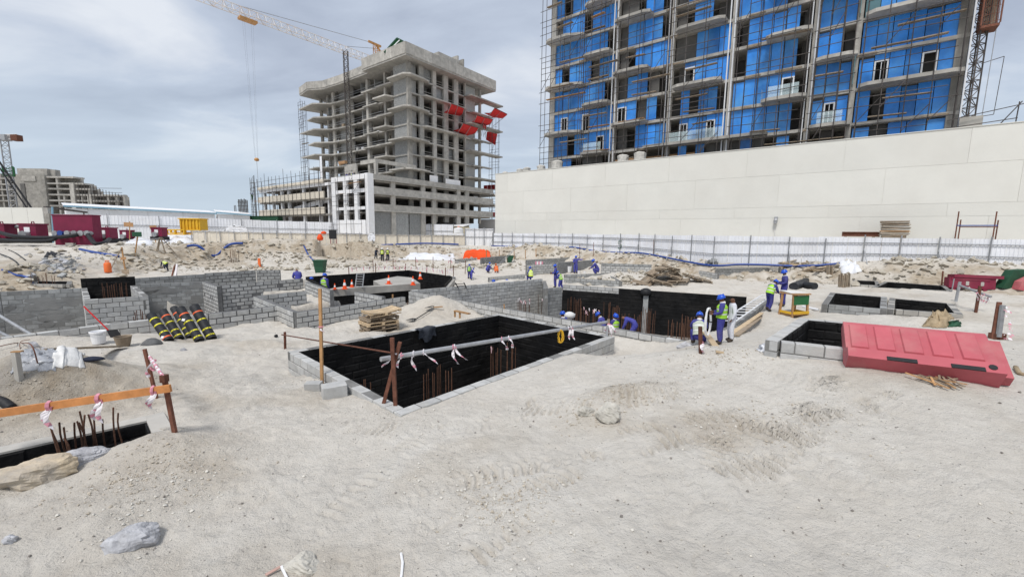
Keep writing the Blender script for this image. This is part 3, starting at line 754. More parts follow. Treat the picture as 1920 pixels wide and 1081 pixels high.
# walls of the slab pit
si = [Vector((p[0], p[1])) for p in slab_in]
t = T('retaining_wall', 'black tarred wall behind the traffic cones', 'retaining wall', (si[1].x, si[1].y, 0))
for i, j in ((0, 1), (1, 2), (2, 3), (3, 4)):
    coating(t, si[i], si[j], -2.1, ZS + 0.12, side=-1)
    a, b = si[i], si[j]; u = (b - a).normalized()
    t.mb('core', MB().obox(Matrix.Translation((*((a + b) / 2 + Vector((-u.y, u.x)) * 0.10), -0.80)) @ Matrix.Rotation(math.atan2(u.y, u.x), 4, 'Z') @ Matrix.Diagonal(((b - a).length, 0.18, 2.3, 1))), M_concl)
t = T('concrete_slab', 'grey concrete slab spanning the pit, with cones along its edge', 'concrete slab', (si[0].x, si[0].y, ZS))
t.mb('deck', MB().prism([P(x, y, ZS).xy for x, y in [(600, 544), (788, 531), (772, 520), (745, 517.5), (700, 526), (714, 534.5), (640, 537.5)]], ZS - 0.38, ZS), M_concl)
t.rod('prop', P(736, 539, ZS) + Vector((0, 0, -.38)), P(736, 539, ZS) + Vector((0, 0, -2.4)), 0.05, M_wood)

# left-hand chambers
def wpx(label, pts, zt, zb, side, mat=None, mort=None, cat='block wall', rec=0.012, th=0.2):
    q = [P(x, y, zt) for x, y in pts]
    t = T('block_wall', label, cat, (q[0].x, q[0].y, zb))
    for i in range(len(q) - 1): wall(t, q[i], q[i + 1], zb, zt, th, mat, mort, side=side, off=i, rec=rec)
    return t
def smear(t, pts, zt, zb, side, thin=0.5):
    "render smeared over the joints: patches a few millimetres proud"
    for i in range(len(pts) - 1):
        a, b = P(*pts[i], zt), P(*pts[i + 1], zt); u = (b - a); L = u.length; u = u / L; nrm = Vector((-u.y, u.x, 0)) * side
        b2 = MB()
        for k in range(int(L * 9 * thin)):
            s, z = R.uniform(0.1, L - 0.1), R.uniform(zb + 0.1, zt - 0.12); w, h = R.uniform(.2, .7), R.uniform(.06, .2)
            n = 9; o = 0.003 + 0.0006 * (k % 9)
            poly = [a + u * min(max(s + w * math.cos(6.283 * j / n) * R.uniform(.7, 1.1), 0), L) + Vector((0, 0, 0 - a.z + min(z + h * math.sin(6.283 * j / n) * R.uniform(.7, 1.1), zt - .02))) + nrm * 0.001 for j in range(n)]
            b2.extrude(poly, nrm * o)
        t.mb('render_patch', b2, M_plaster, kind='stuff')
t = wpx('tall grey rendered block wall at the left edge', [(-70, 551), (0, 547), (152, 540)], ZM, -1.4, 1, M_blockg, M_plaster, rec=0.003); smear(t, [(-70, 551), (0, 547), (152, 540)], ZM, -1.4, -1, 0.75)
t = wpx('smeared block wall between the small well and the projecting corner', [(262, 532.5), (387, 527)], ZM, -1.4, 1, M_blockg, M_plaster, rec=0.003); smear(t, [(262, 532.5), (387, 527)], ZM, -1.4, -1, 0.6)
wpx('short end wall facing right where the left chambers step back', [(387, 527), (415, 536)], ZM, -1.4, -1, M_block, M_mortard, rec=0.004)
wpx('dark-jointed block wall behind the square block box', [(415, 534.5), (568, 522)], ZM, -1.4, 1, M_block, M_mortard, rec=0.003)
wpx('low pale block wall behind the rolls of membrane, longest on this side', [(-70, 639), (0, 631), (205, 605), (278, 597.5), (387, 587)], ZM, -0.1, -1, M_block, M_mortar)
wpx('three-course block wall running from the membrane rolls to the block box', [(388, 586.5), (542, 569)], ZM + .02, -0.3, -1, M_block, M_mortard)
t = wpx('square block box with a pallet pile against it', [(550, 584.4), (755, 555)], ZM + .04, -0.5, -1, M_block, M_mortard)
q = [P(x, y, ZM + .04) for x, y in [(560, 583), (484, 554), (575, 545)]]
wall(t, q[0], q[1], -0.5, ZM + .04, 0.2, M_block, M_mortard, side=1, off=1); wall(t, q[1], q[2], -0.4, ZM + .03, 0.2, M_block, M_mortard, side=1)
q = [P(x, y, ZM + .0) for x, y in [(664, 546.5), (716, 556)]]; wall(t, q[0], q[1], -0.4, ZM + .0, 0.2, M_block, M_mortard, side=1)
q = [P(x, y, ZM + .04) for x, y in [(571, 527.5), (618, 543.5)]]; wall(t, q[0], q[1], -0.6, ZM + .03, 0.2, M_block, M_mortard, side=1)
q = [P(x, y, ZM) for x, y in [(495, 556), (655, 541.5)]]
# small well in the left chamber
w = [P(x, y, ZM) for x, y in [(157, 562), (278, 554), (254, 534.5), (152, 539.5)]]
t = T('block_well', 'small square block well with rebar against its black back wall', 'block well', (w[0].x, w[0].y, -1.4))
wall(t, w[0], w[1], -1.4, ZM, 0.2, M_block, M_mortar, side=1); wall(t, w[1], w[2] , -1.4, ZM + .004, 0.2, M_block, M_mortar, side=1, off=1); wall(t, w[3], w[0], -1.4, ZM + .004, 0.2, M_block, M_mortar, side=1)
coating(t, w[3], w[2], -1.4, ZM + .45, side=-1, gap=-0.1)
u = (w[2] - w[3]).normalized(); t.mb('back_wall', MB().obox(Matrix.Translation(((w[2] + w[3]) / 2).xy.to_3d() + Vector((-u.y, u.x, 0)) * .25 + Vector((0, 0, -.2))) @ Matrix.Rotation(math.atan2(u.y, u.x), 4, 'Z') @ Matrix.Diagonal(((w[2] - w[3]).length, .24, 1.6, 1))), M_blockg)
wpx('upper low block wall behind the small well', [(243, 522), (385, 513.5)], ZM + .25, 0.0, 1, M_blockg, M_mortar)
wpx('stepped dark-jointed block wall in the left background', [(385, 512), (480, 506.5), (525, 506)], ZM + .35, -0.5, 1, M_blockg, M_mortard)
wpx('low rendered ledge in front of the far left block walls', [(245, 530), (378, 519)], ZM - .1, -0.4, 1, M_conc, M_plaster)

# walls in the right background
def far_wall(label, pts, up, down, mat=M_block, mort=M_mortar, side=1, th=0.2):
    z = rimz(*pts[0], up)
    return wpx(label, pts, z, z - up - down, side, mat, mort, th=th)
far_wall('grey block wall behind the seated worker, far centre', [(988, 487), (1075, 482)], 0.8, 0.4, M_blockg)
far_wall('pale block wall in front of the far grey one', [(988, 497), (1048, 494)], 0.9, 0.3)
t = far_wall('rendered grey wall stub behind the worker with an outstretched arm', [(1046, 492), (1112, 487)], 1.0, 0.3, M_plaster, M_plaster)
far_wall('block wall left of the pallet pile with a pink-marked gap', [(1127, 499), (1222, 501)], 0.65, 0.3)
far_wall('lower block wall step beside the pallet pile', [(1127, 493), (1222, 496)], 0.55, 0.4, M_blockg)
zz = rimz(1060, 520, 0.4)
q = [P(x, y, zz) for x, y in [(1057, 520), (1166, 527), (1168, 520), (1140, 512), (1057, 514)]]
t = T('block_box', 'low open block box in front of the two seated workers', 'block box', (q[0].x, q[0].y, zz - .4))
wall(t, q[0], q[1], zz - .6, zz, .2, M_blockg, side=1); wall(t, q[1], q[3], zz - .6, zz, .2, M_blockg, side=1); wall(t, q[3], q[4], zz - .6, zz, .2, M_blockg, side=1)
far_wall('ragged dark block wall beside the green stair', [(903, 483), (948, 479)], 0.9, 0.3, M_blockg, M_mortard)
far_wall('low block wall under the kneeling workers left of centre', [(918, 520), (985, 514)], 0.3, 0.3)
far_wall('thin block wall beside the orange tarp', [(855, 486), (893, 483)], 0.45, 0.2)
far_wall('block kerb left of the bare grey pit', [(1310, 507), (1345, 513)], 0.4, 0.2, M_block)

# rebar standing in the pits
fz = -2.35
def D_on(px, py, z): return P(px, py, z)
u0 = Vector((main_in[0].x, main_in[0].y, 0)); u1 = Vector((main_in[1].x, main_in[1].y, 0)); inn = Vector((main_in[3].x - main_in[0].x, main_in[3].y - main_in[0].y, 0)).normalized()
rebar_bundle('rebar cluster in the big front pit nearer the crossed poles', P(796, 695, 0.0) , P(848, 683, 0.0), fz, 0.05, 12, 0.05, 0.012, 0.1)
rebar_bundle('rebar cluster in the big front pit nearer the yellow rope', P(921, 652, 0.0), P(968, 642, 0.0), fz, 0.05, 12, 0.05, 0.012, 0.1)
rebar_bundle('short rebar cluster deep in the big front pit left of the crossed poles', P(676, 712, -.5), P(694, 718, -.5), fz, -0.45, 5, 0.04)
for k, (px, py, q) in enumerate([(98, 812, 3), (110, 792, 2), (118, 800, 3), (134, 780, 2), (158, 775, 3), (176, 766, 2), (190, 770, 3), (210, 766, 3)]): pass
a, b = P(95, 812, ZL + .28), P(212, 775, ZL + .28)
t = T('rebar_bundle', 'bent thick rebar rising from the nearest pit', 'rebar', (a.x, a.y, -1.6))
for k in range(16):
    p = a.lerp(b, (k + R.uniform(-.2, .2)) / 15) + Vector((R.uniform(-.05, .05), R.uniform(-.1, .1), 0)); h = R.uniform(-0.12, .18)
    w = [Vector((p.x, p.y, -1.7)), Vector((p.x, p.y, ZL - .2))]
    bx, by = R.uniform(-.05, .05), R.uniform(-.04, .04)
    for s in (0.35, .7, 1.0): w.append(Vector((p.x + bx * math.sin(s * 3) - .05 * s * (k < 7), p.y + by * s, ZL - .2 + (.48 + h) * s)))
    t.mb('bar', MB().pipe(w, 0.011, 6), M_rebar)
for lab, x0, x1, yt, dep, n, wr in [('rebar group at the far left of the central pit with white wraps', 972, 992, 557, 25.0, 10, .8), ('rebar row below the short return wall', 1012, 1050, 554, 25.5, 16, .5), ('rebar row against the tarred wall, leftmost', 1066, 1091, 556, 24.5, 11, 0),
        ('rebar row with white wraps against the tarred wall', 1090, 1120, 575, 22.5, 13, .9), ('rebar row behind the two crouching helmets', 1136, 1160, 567, 22.5, 11, 0), ('rebar row around the bent-over worker', 1165, 1197, 588, 20.5, 14, .1),
        ('rebar row in front of the grey column strip', 1204, 1227, 577, 20.5, 11, 0), ('rebar row along the tarred wall right of the column', 1257, 1285, 600, 18.0, 11, .05), ('rebar row nearest the right end of the central pit', 1281, 1303, 588, 18.0, 12, .05)]:
    a, e = D(x0, yt, dep), D(x1, yt + 3, dep - .5)
    rebar_bundle(lab, a, e, -1.95, a.z, n, .06, .0145, wr)
rebar_bundle('rebar in the small block well', P(194, 552, ZM - .2), P(240, 550, ZM - .2), -1.4, ZM + .35, 13, .04, .013)
rebar_bundle('starter bars behind the low wall left of the membrane rolls', P(252, 601, ZM - .1), P(278, 600, ZM - .1), -1.3, ZM + .25, 8, .04, .012)
t = rebar_bundle('thin bent bars over the slit pit on the left', P(66, 531, ZW), P(100, 530, ZW), ZW - 1.0, ZW + .55, 9, .1, .012)
rebar_bundle('rusty bars in the brown excavation bank', gp(433, 492), gp(448, 491), gp(440, 492).z - .1, gp(440, 492).z + 1.4, 7, .1, .02)
rebar_bundle('bar ends in the gap between the slab pit and central pit', P(765, 580, -.6), P(769, 582, -.6), -2, -.1, 6, .1, .013)
# ------------------------------------------------------------------ long white podium wall and the blue-filmed block above it
GA = rad(-38)                                   # buildings share one grid: x runs towards the lower right, y away from us
e1 = Vector((math.sin(rad(38)), math.cos(rad(38)), 0)); e2 = Vector((math.cos(rad(38)), -math.sin(rad(38)), 0))
w0 = D(928, 430, 68); w0.z = 0
WT = 12.65
t = T('podium_wall', 'long white panelled wall behind the white hoarding', 'wall', w0, rotz=GA)
S1 = 92
t.box('core', (0.02, 0.06, -0.5), (S1, 0.9, WT - 0.02), M_wallw)
rows = [(0.6, 3.2), (3.2, 5.4), (5.4, 6.5), (6.5, 9.75), (9.75, WT)]
for r, (za_, zb_) in enumerate(rows):
    x = 0.0; off = [0, 4.1, 1.6, 5.5, 2.4][r]; first = True
    while x < S1:
        e = min(S1, (off if first and off else x + 8.2)); first = False
        t.box('panel', (x + 0.010, 0.030 + R.uniform(-.003, .003), za_ + 0.009), (e - 0.009, 0.059, zb_ - 0.009), M_wallw); x = e
t.box('coping', (-0.03, -0.03, WT), (S1, 0.95, WT + 0.06), M_wallw)
lx, lz = on_plane(1455, 413, w0, 128)
lamp = t.mb('wall_lamp', MB().lathe([(0.02, -.35), (.16, -.3), (.2, 0), (.1, .2), (.02, .22)], (0, 0, 0)).box((-.15, 0, .1), (.15, .3, .35)).xf(Matrix.Translation((lx, -0.30, lz))), M_steel)
t.mb('cable', MB().pipe([(lx + .05, -.04, lz - .2), (lx - .1, -.04, lz - .9), (lx + .05, -.04, lz - 1.6), (lx - .2, -.04, lz - 2.2)], .03, 5), M_cloth)

q0 = w0 + e1 * 5
BT = T('apartment_block', 'tall half-built block with blue filmed windows behind scaffolding', 'building', q0, rotz=GA)
ZF = [11.8, 15.1, 18.45, 21.75, 25.05, 28.35, 31.65, 34.95, 38.25, 41.55, 44.85]
CS = [7.1, 17.4, 24.9, 31.9, 39.8, 43.4, 50.9]
b = MB()
for z in ZF:
    BT.box('floor_slab', (CS[0] - .05, -0.12, z - 0.34), (CS[-1] + .45, 9.0, z), M_concl)
for x in CS:
    w = 0.22 if x not in (7.1, 50.9) else 0.42
    BT.box('column', (x - w, -0.10, 4), (x + w, 0.5, 45), M_concl if x != 50.9 else M_conc)
for x in (17.4, 24.9, 31.9, 39.8):
    BT.rod('downpipe', (x - .42, -.28, 9), (x - .42, -.28, 45), 0.08, M_frame); BT.rod('downpipe', (x + .12, -.30, 9), (x + .12, -.30, 45), 0.08, M_frame)
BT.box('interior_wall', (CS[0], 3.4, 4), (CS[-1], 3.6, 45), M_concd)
BT.box('end_wall', (CS[0] - .02, 0.52, 4), (CS[0] + 0.18, 9, 45), M_concl); BT.box('end_wall', (CS[-1] + .1, 0.52, 4), (CS[-1] + 0.4, 9, 45), M_conc)
PAT = {  # storey -> one string per bay: b filmed pane, d open room, w white-framed door, g bare wall, c tinted glass
 0: ['bbdggd', 'ppppp', 'pbpbgg', 'gbgdbd', 'dgd', 'bgbbb'],
 1: ['bbdbbbwd', 'gdbbd', 'dwbbwd', 'dbbbbd', 'bwb', 'bdbbdb'],
 2: ['bwbbwbbb', 'wbgbd', 'dbdbbd', 'dbbbwd', 'bbb', 'bwbbwb'],
 3: ['bbbbdbd', 'gbbgd', 'dwbbd', 'dbbbbd', 'bdd', 'bbbbbb'],
 4: ['bdbbdgbd', 'gdbbbd', 'ggbbd', 'dbbbbd', 'bbb', 'cbbbbb'],
 5: ['bbbbbdbd', 'gbbbbd', 'gdbbdd', 'dbbbgd', 'bdb', 'bbdbbb'],
 6: ['gbbbdbbb', 'ggdbbd', 'gbbbd', 'dbbbbd', 'bbb', 'bbbbdb'],
 7: ['bdbbdbb', 'gdbbdd', 'dbbdd', 'bbdbbd', 'bbb', 'bbbbbb'],
 8: ['bbbdbb', 'gbbbdd', 'dbbdd', 'bbdbbd', 'bbb', 'bbbbbb'], 9: ['bbdbbb', 'gbbbdd', 'dbbdd', 'bbdbbd', 'bbb', 'bbbbbb']}
for st, bays in PAT.items():
    z0, z1 = ZF[st] + 0.02, ZF[st + 1] - 0.36
    for bi_, pat in enumerate(bays):
        x0, x1 = CS[bi_] + 0.30, CS[bi_ + 1] - 0.30; n = len(pat); w = (x1 - x0) / n
        for k, ch in enumerate(pat):
            if ch == 'd' and R.random() < .28: ch = 'b'
            a, e = x0 + k * w + 0.03, x0 + (k + 1) * w - 0.03
            yy = 0.16 + R.uniform(-.015, .015)
            if ch == 'b':
                o = R.uniform(0.0, .25) if R.random() < .35 else 0
                BT.box('filmed_pane', (a, yy, z0 + .05), (e, yy + .05, z1 - o), M_film)
                if o > .05: BT.box('transom_gap', (a, yy + .12, z1 - o), (e, yy + .16, z1), M_concd)
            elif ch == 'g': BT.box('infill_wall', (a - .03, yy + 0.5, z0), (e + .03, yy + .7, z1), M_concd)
            elif ch == 'c': BT.box('tinted_pane', (a, yy, z0), (e, yy + .04, z1), M_teal)
            elif ch == 'p':
                BT.box('plywood_sheet', (a, yy - .05, z0 + .1), (e, yy - .02, z1 - .9), M_ply)
            elif ch == 'w':
                f = MB(); h = z0 + 2.35
                f.box((a, yy - .08, z0), (a + .13, yy + .06, h)); f.box((e - .13, yy - .08, z0), (e, yy + .06, h)); f.box((a + .131, yy - .08, h - .13), (e - .131, yy + .06, h))
                f.box(((a + e) / 2 - .03, yy - .02, z0), ((a + e) / 2 + .03, yy + .03, h - .131)) if R.random() < .5 else None
                BT.mb('door_frame', f, M_frame)
                BT.box('filmed_pane', (a, yy, h + .03), (e, yy + .05, z1), M_film)
            if ch in 'dw' and R.random() < .55:
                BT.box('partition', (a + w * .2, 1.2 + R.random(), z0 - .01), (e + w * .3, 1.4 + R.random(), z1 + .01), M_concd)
def balcony(x0, x1, z, out=1.6, glass=False, taper=0.0, pale=False):
    out *= 1.2
    o = MB().prism([(x0, -.125), (x0, -out * .75), (x0 + .7, -out), (x1 - .7 - taper, -out), (x1, -out * .45 if taper else -out * .8), (x1, -.125)], z - .30, z + 0.03)
    bo = BT.mb('balcony', o, M_concl)
    if glass:
        BT.mb('glass_railing', MB().box((x0 + .7, -out + .06, z + .05), (x1 - .7, -out + .075, z + 1.15)), M_rail, parent=bo)
        BT.mb('glass_railing', MB().box((x0 + .02, -out * .74, z + .05), (x0 + .035, -.15, z + 1.15)), M_rail, parent=bo)
BALC = [(0, 1, 6.2, 13.0), (0, 3, 6.2, 13.0), (0, 5, 6.2, 13.0), (0, 7, 6.2, 13.0)]
for z in (18.45, 25.05, 31.65, 38.25): balcony(6.7, 12.6, z, 1.7, taper=1.5)
for z in (15.1, 21.75, 28.35, 34.95, 41.55): balcony(12.9, 17.0, z, 1.5, glass=(z < 16))
for z in (18.45, 25.05, 31.65, 38.25): balcony(17.5, 22.3, z, 1.5)
for z in (21.75, 28.35, 34.95): balcony(25.6, 31.2, z, 1.6)
balcony(22.0, 36.2, 15.12, 1.0, pale=True); BT.box('glass_railing', (25.4, -.93, 15.2), (31.6, -.915, 16.3), M_rail)
for z in (18.45, 25.05, 31.65): balcony(35.4, 39.6, z, 1.5, glass=(z < 19))
for z in (15.1, 21.75, 28.35): balcony(40.0, 43.5, z, 1.3, glass=(z < 16))
for z in (18.45, 25.05, 31.65): balcony(43.8, 51.2, z, 1.5, taper=0)
BT.box('tinted_pane', (43.32, -1.2, 18.6), (43.37, 0.1, 21.3), M_teal); BT.box('tinted_pane', (43.32, -1.2, 25.2), (43.37, 0.1, 28), M_teal)
for z in ZF[1:]:
    for x in np.arange(8.5, 50, 3.1):
        if R.random() < .35: BT.box('formwork_strip', (x, -.16, z - .30), (x + R.uniform(1, 2.6), -.122, z - .12), M_woodg)

def scaffold(label, s0, s1, z0, z1, y=-1.9, dx=1.75, dz=1.9, root=q0, planks=6, braces=4, r=0.042, inner=True, group='scaffolds on the blue block', rot=GA, lat=None, fill=.75):
    t = T('scaffold', label, 'scaffolding', (root.x, root.y, 0), group=group, rotz=rot)
    n = max(1, round((s1 - s0) / dx)); dx = (s1 - s0) / n
    for i in range(n + 1):
        x = s0 + i * dx; top = z1 + R.uniform(-.8, .9)
        t.rod('standard', (x, y, z0), (x + R.uniform(-.1, .1), y + R.uniform(-.06, .06), top), r, M_scaf)
        if inner and i % 2 == 0: t.rod('standard', (x + .06, y + 1.0, z0), (x + .06, y + 1.0, top - .6), r, M_scaf)
    z = z0 + dz * R.uniform(.3, .8)
    while z < z1 - .2:
        if R.random() < fill + .2:
            a = s0 - .3 if R.random() < .6 else s0 + dx * R.randrange(0, max(1, n // 2)); e = s1 + .3 if R.random() < .6 else s1 - dx * R.randrange(0, max(1, n // 2))
            if e - a > dx: t.rod('ledger', (a, y - .06, z + R.uniform(-.1, .1)), (e, y - .06, z + R.uniform(-.1, .1)), r * .9, M_scaf)
        if R.random() < fill * .6: t.rod('guard_rail', (s0, y - .06, z + .9), (s1 - R.random() * dx, y - .06, z + .9), r * .8, M_scaf)
        z += dz
    for k in range(braces):
        i = R.randrange(0, n); z = R.uniform(z0, z1 - 2.4)
        t.rod('brace', (s0 + i * dx, y - .09, z), (s0 + (i + 1) * dx, y - .09, z + 2.2), r * .85, M_scaf)
    for k in range(planks):
        z = z0 + dz * R.randrange(1, max(2, int((z1 - z0) / dz))); a = s0 + R.random() * max(.1, (s1 - s0 - 3)); L = R.uniform(1.8, min(5, s1 - s0 + .4))
        t.beam('plank', (a, y + .5, z), (a + L, y + .5, z + R.uniform(-.15, .15)), .5, .07, M_wood if R.random() < .14 else M_woodg)
    return t
for lab, a, e, yy, zt, dx in [('scaffold at the left end of the blue block', 6.6, 13.0, -2.4, 45, 1.6), ('scaffold right of the leftmost balconies of the blue block', 13.2, 17.3, -2.1, 44, 1.3), ('scaffold over the second bay of the blue block', 18.2, 24.6, -2.1, 44, 1.6),
        ('scaffold over the bay with glass railings and two white doors', 25.2, 31.4, -2.2, 44, 2.0), ('scaffold over the wide bay right of the pale downpipes', 32.6, 39.3, -1.8, 42, 1.1), ('scaffold over the narrow bay of the blue block', 40.1, 43.2, -1.7, 42, 1.0), ('scaffold over the last bay beside the hoist mast', 43.9, 50.8, -1.9, 42, 1.7)]:
    scaffold(lab, a, e, 12, zt, yy, dx, dz=1.6, planks=8, braces=8, fill=.75)
# hoist mast and cage at the right end
def lattice(t, name_leg, base, top, w, r, mat, step=None, n=4, name_lace='lacing', axis=None):
    base, top = Vector(base), Vector(top); d = (top - base); L = d.length; d = d / L
    u = d.orthogonal().normalized() if axis is None else Vector(axis); u = (u - d * u.dot(d)).normalized(); v = d.cross(u)
    cs = [(u + v) * w / 2, (u - v) * w / 2, (-u - v) * w / 2, (v - u) * w / 2] if n == 4 else [v * w * .58, (-v * .5 + u * .87) * w * .58, (-v * .5 - u * .87) * w * .58]
    for c in cs: t.rod(name_leg, base + c, top + c, r, mat)
    m = MB(); step = step or w; k = int(L / step)
    for i in range(k):
        a, b2 = base + d * (i * L / k), base + d * ((i + 1) * L / k)
        for j in range(n):
            c0, c1 = cs[j], cs[(j + 1) % n]
            m.rod(a + c0, b2 + c1, r * .6, 4) if (i + j) % 2 else m.rod(a + c1, b2 + c0, r * .6, 4)
            m.rod(a + c0, a + c1, r * .6, 4)
    t.mb(name_lace, m, mat, kind='stuff')
h = T('hoist_mast', 'dark lattice hoist mast at the right end of the blue block', 'hoist', (q0.x, q0.y, 0), rotz=GA)
lattice(h, 'leg', (51.7, -1.2, 6), (51.7, -1.2, 45), .7, .06, M_scaf, step=.75)
h.rod('guide_pipe', (51.2, -1.6, 6), (51.2, -1.6, 45), .07, M_frame)
h.rod('cable', (52.6, -1.2, 12), (52.9, -1.3, 45), .03, M_steel); h.rod('cable_guide', (52.1, -1.2, 18.6), (53.4, -1.2, 18.9), .03, M_scaf); h.rod('cable_guide', (53.4, -1.2, 18.9), (53.3, -1.2, 14.2), .025, M_scaf); h.rod('cable_guide', (52.1, -1.2, 14.1), (53.3, -1.2, 14.2), .03, M_scaf)
cx, cz = on_plane(1855, 28, (q0 - e1 * 1.2), 128)
h = T('hoist_cage', 'rust-red mesh hoist cage high on the mast', 'hoist cage', (q0.x, q0.y, 0), rotz=GA)
X0, X1, Y0, Y1, Z0, Z1 = cx - .55, cx + .55, -2.2, -.6, cz - 1.1, cz + 1.6
for x in (X0, X1):
    for y in (Y0, Y1): h.box('corner_post', (x - .05, y - .05, Z0), (x + .05, y + .05, Z1), M_rust)
h.box('floor', (X0, Y0, Z0 - .2), (X1, Y1, Z0 - .01), M_rust); h.box('roof', (X0 - .1, Y0 - .1, Z1), (X1 + .1, Y1 + .1, Z1 + .12), M_steel)
for k in range(9): h.rod('mesh_bar', (X0 + k * (X1 - X0) / 8, Y0, Z0), (X0 + k * (X1 - X0) / 8, Y0, Z1), .018, M_rust)
for k in range(5): h.rod('mesh_bar', (X0, Y0, Z0 + .2 + k * .6), (X1, Y0, Z0 + .2 + k * .6), .018, M_rust)
for k in range(8): h.rod('mesh_bar', (X0, Y0 + k * (Y1 - Y0) / 7, Z0), (X0, Y0 + k * (Y1 - Y0) / 7, Z1), .018, M_rust)
h.box('back_panel', (X0 + .06, Y1 + .01, Z0), (X1 - .06, Y1 + .04, Z1), M_woodg)
# loads standing on the podium roof
M_bag = pm('grey_woven_bag', (.52, .50, .46), .9, .2, 3, .5, 12, .1)
def bulk_bag(px, py, w, label, dy=2.2, grp='bulk bags on the podium roof'):
    s, z = on_plane(px, py, w0 + e1 * dy, 128); p = w0 + e2 * s + e1 * dy; p.z = WT - .35; w *= .95
    b = MB(); n = 8
    prof = [(.42, 0), (.52, .15), (.5, .7), (.53, 1.0), (.3, 1.12), (.05, 1.15)]
    b.lathe([(r * w, zz * w) for r, zz in prof], (0, 0, 0), 10)
    b.v = [(x + R.uniform(-.05, .05), y + R.uniform(-.05, .05), z + R.uniform(-.04, .04)) for x, y, z in b.v]
    b.xf(Matrix.Translation(p)); return solo('bulk_bag', b, M_bag, label, 'bag', p, grp)
for (px, w, l) in [(948, .9, 'first grey bulk bag near the free end of the white wall'), (975, 1.1, 'second bulk bag from the free end of the white wall'), (988, 1.2, 'third bulk bag from the free end of the white wall'), (1015, 1.3, 'bulk bag left of the blue block'), (1045, 1.7, 'large pale bulk bag in front of the leftmost blue panes'), (1168, 1.5, 'bulk bag in front of the plywood boards, left one'), (1200, 1.6, 'bulk bag in front of the plywood boards, right one')]:
    bulk_bag(px, 300, w, l)
f = T('leaning_scaffold', 'scaffold frame leaning at the right end of the podium roof', 'scaffold frame', w0 + e2 * 50, rotz=GA)
f.rod('tube', (3.0, 1.5, WT - .3), (4.4, 1.5, WT + 1.9), .04, M_scaf); f.rod('tube', (0.2, 1.5, WT + 1.0), (4.9, 1.5, WT + 1.75), .035, M_scaf); f.rod('tube', (4.2, 1.5, WT - .3), (4.25, 1.5, WT + 1.9), .04, M_scaf); f.rod('tube', (0.2, 1.6, WT + .35), (4.3, 1.6, WT + .65), .035, M_scaf)
f.box('hoist_base', (1.0, 1.8, WT - .5), (2.4, 2.2, WT + 1.2), M_conc)
# material behind the hoarding, in front of the wall
s, z = on_plane(1677, 430, w0 - e1 * 1.2, 128); p = w0 + e2 * s - e1 * 1.2
t = T('timber_stack', 'tall stack of weathered boards showing over the hoarding', 'timber stack', (p.x, p.y, 0), rotz=GA)
t.box('trestle', (-.8, -.5, 1.2), (.8, .5, z - .5), M_woodg)
zz = z - .48
while zz < z + .75:
    t.beam('board', (-.95 + R.uniform(-.1, .1), R.uniform(-.3, .1), zz), (.95 + R.uniform(-.1, .12), R.uniform(-.3, .1), zz + R.uniform(-.05, .05)), .5, .065, M_woodg if R.random() < .7 else M_wood); zz += .085
s, z = on_plane(1612, 438, w0 - e1 * 1.0, 128); p = w0 + e2 * s - e1 * 1.0
t = T('steel_channel', 'long red steel channel lying on trestles behind the hoarding', 'steel beam', (p.x, p.y, 0), rotz=GA)
t.box('web', (-1.3, -.1, z - .25), (1.4, -.05, z + .12), M_rust); t.box('flange', (-1.3, -.25, z + .12), (1.4, -.05, z + .17), M_rust); t.box('trestle', (-1.1, -.2, 1.2), (-.9, .2, z - .26), M_woodg); t.box('trestle', (.9, -.2, 1.2), (1.1, .2, z - .26), M_woodg)
s, z = on_plane(1832, 425, w0 - e1 * 1.5, 128); p = w0 + e2 * s - e1 * 1.5
t = T('scaffold_trestle', 'rusty H-shaped scaffold frame standing over the hoarding at the right', 'scaffold frame', (p.x, p.y, 1.2), rotz=GA)
for x, h, y in ((-1.15, 1.55, 0), (-.85, .9, .8), (.95, 1.5, 0), (1.25, .85, .8)): t.rod('post', (x, y, 0), (x, y, z + h - 1.2 - .3), .045, M_rust)
t.rod('cross_tube', (-1.2, 0, z - 1.2 + .1), (1.1, 0, z - 1.2 + .1), .045, M_bluep); t.rod('cross_tube', (-.9, .8, z - 1.2), (1.3, .8, z - 1.2), .04, M_rust)

# ------------------------------------------------------------------ unfinished concrete tower
c0 = D(770, 320, 100); c0.z = 0
TW = T('concrete_tower', 'bare concrete tower under construction with red nets at its right side', 'building', c0, rotz=GA)
FZ = [14.6 + 3.4 * k for k in range(9)]
def fx(px, py=250): return on_plane(px, py, c0, 128)[0]
def fy(px, py=250): return on_plane(px, py, c0, 38)[0]
XL = -47.0; YR = 25.0
outline_a = [(0, 0), (0, YR), (XL, YR), (XL + 2, 6), (XL - .5, -2.0), (-38.5, -2.6), (-34.5, .4), (-27.5, 1.2), (-13, 1.2), (-13, 0)]
outline_b = [(0, 0), (0, YR), (XL, YR), (XL + 2, 6), (XL + 2.4, -1.2), (-39.5, -2.0), (-34.5, .6), (-27.5, 1.2), (-6.3, 1.2), (-6.3, 0)]
for k, z in enumerate(FZ[:-1]):
    TW.mb('floor_slab', MB().prism(outline_a if k % 2 else outline_b, z - .32, z), M_concl)
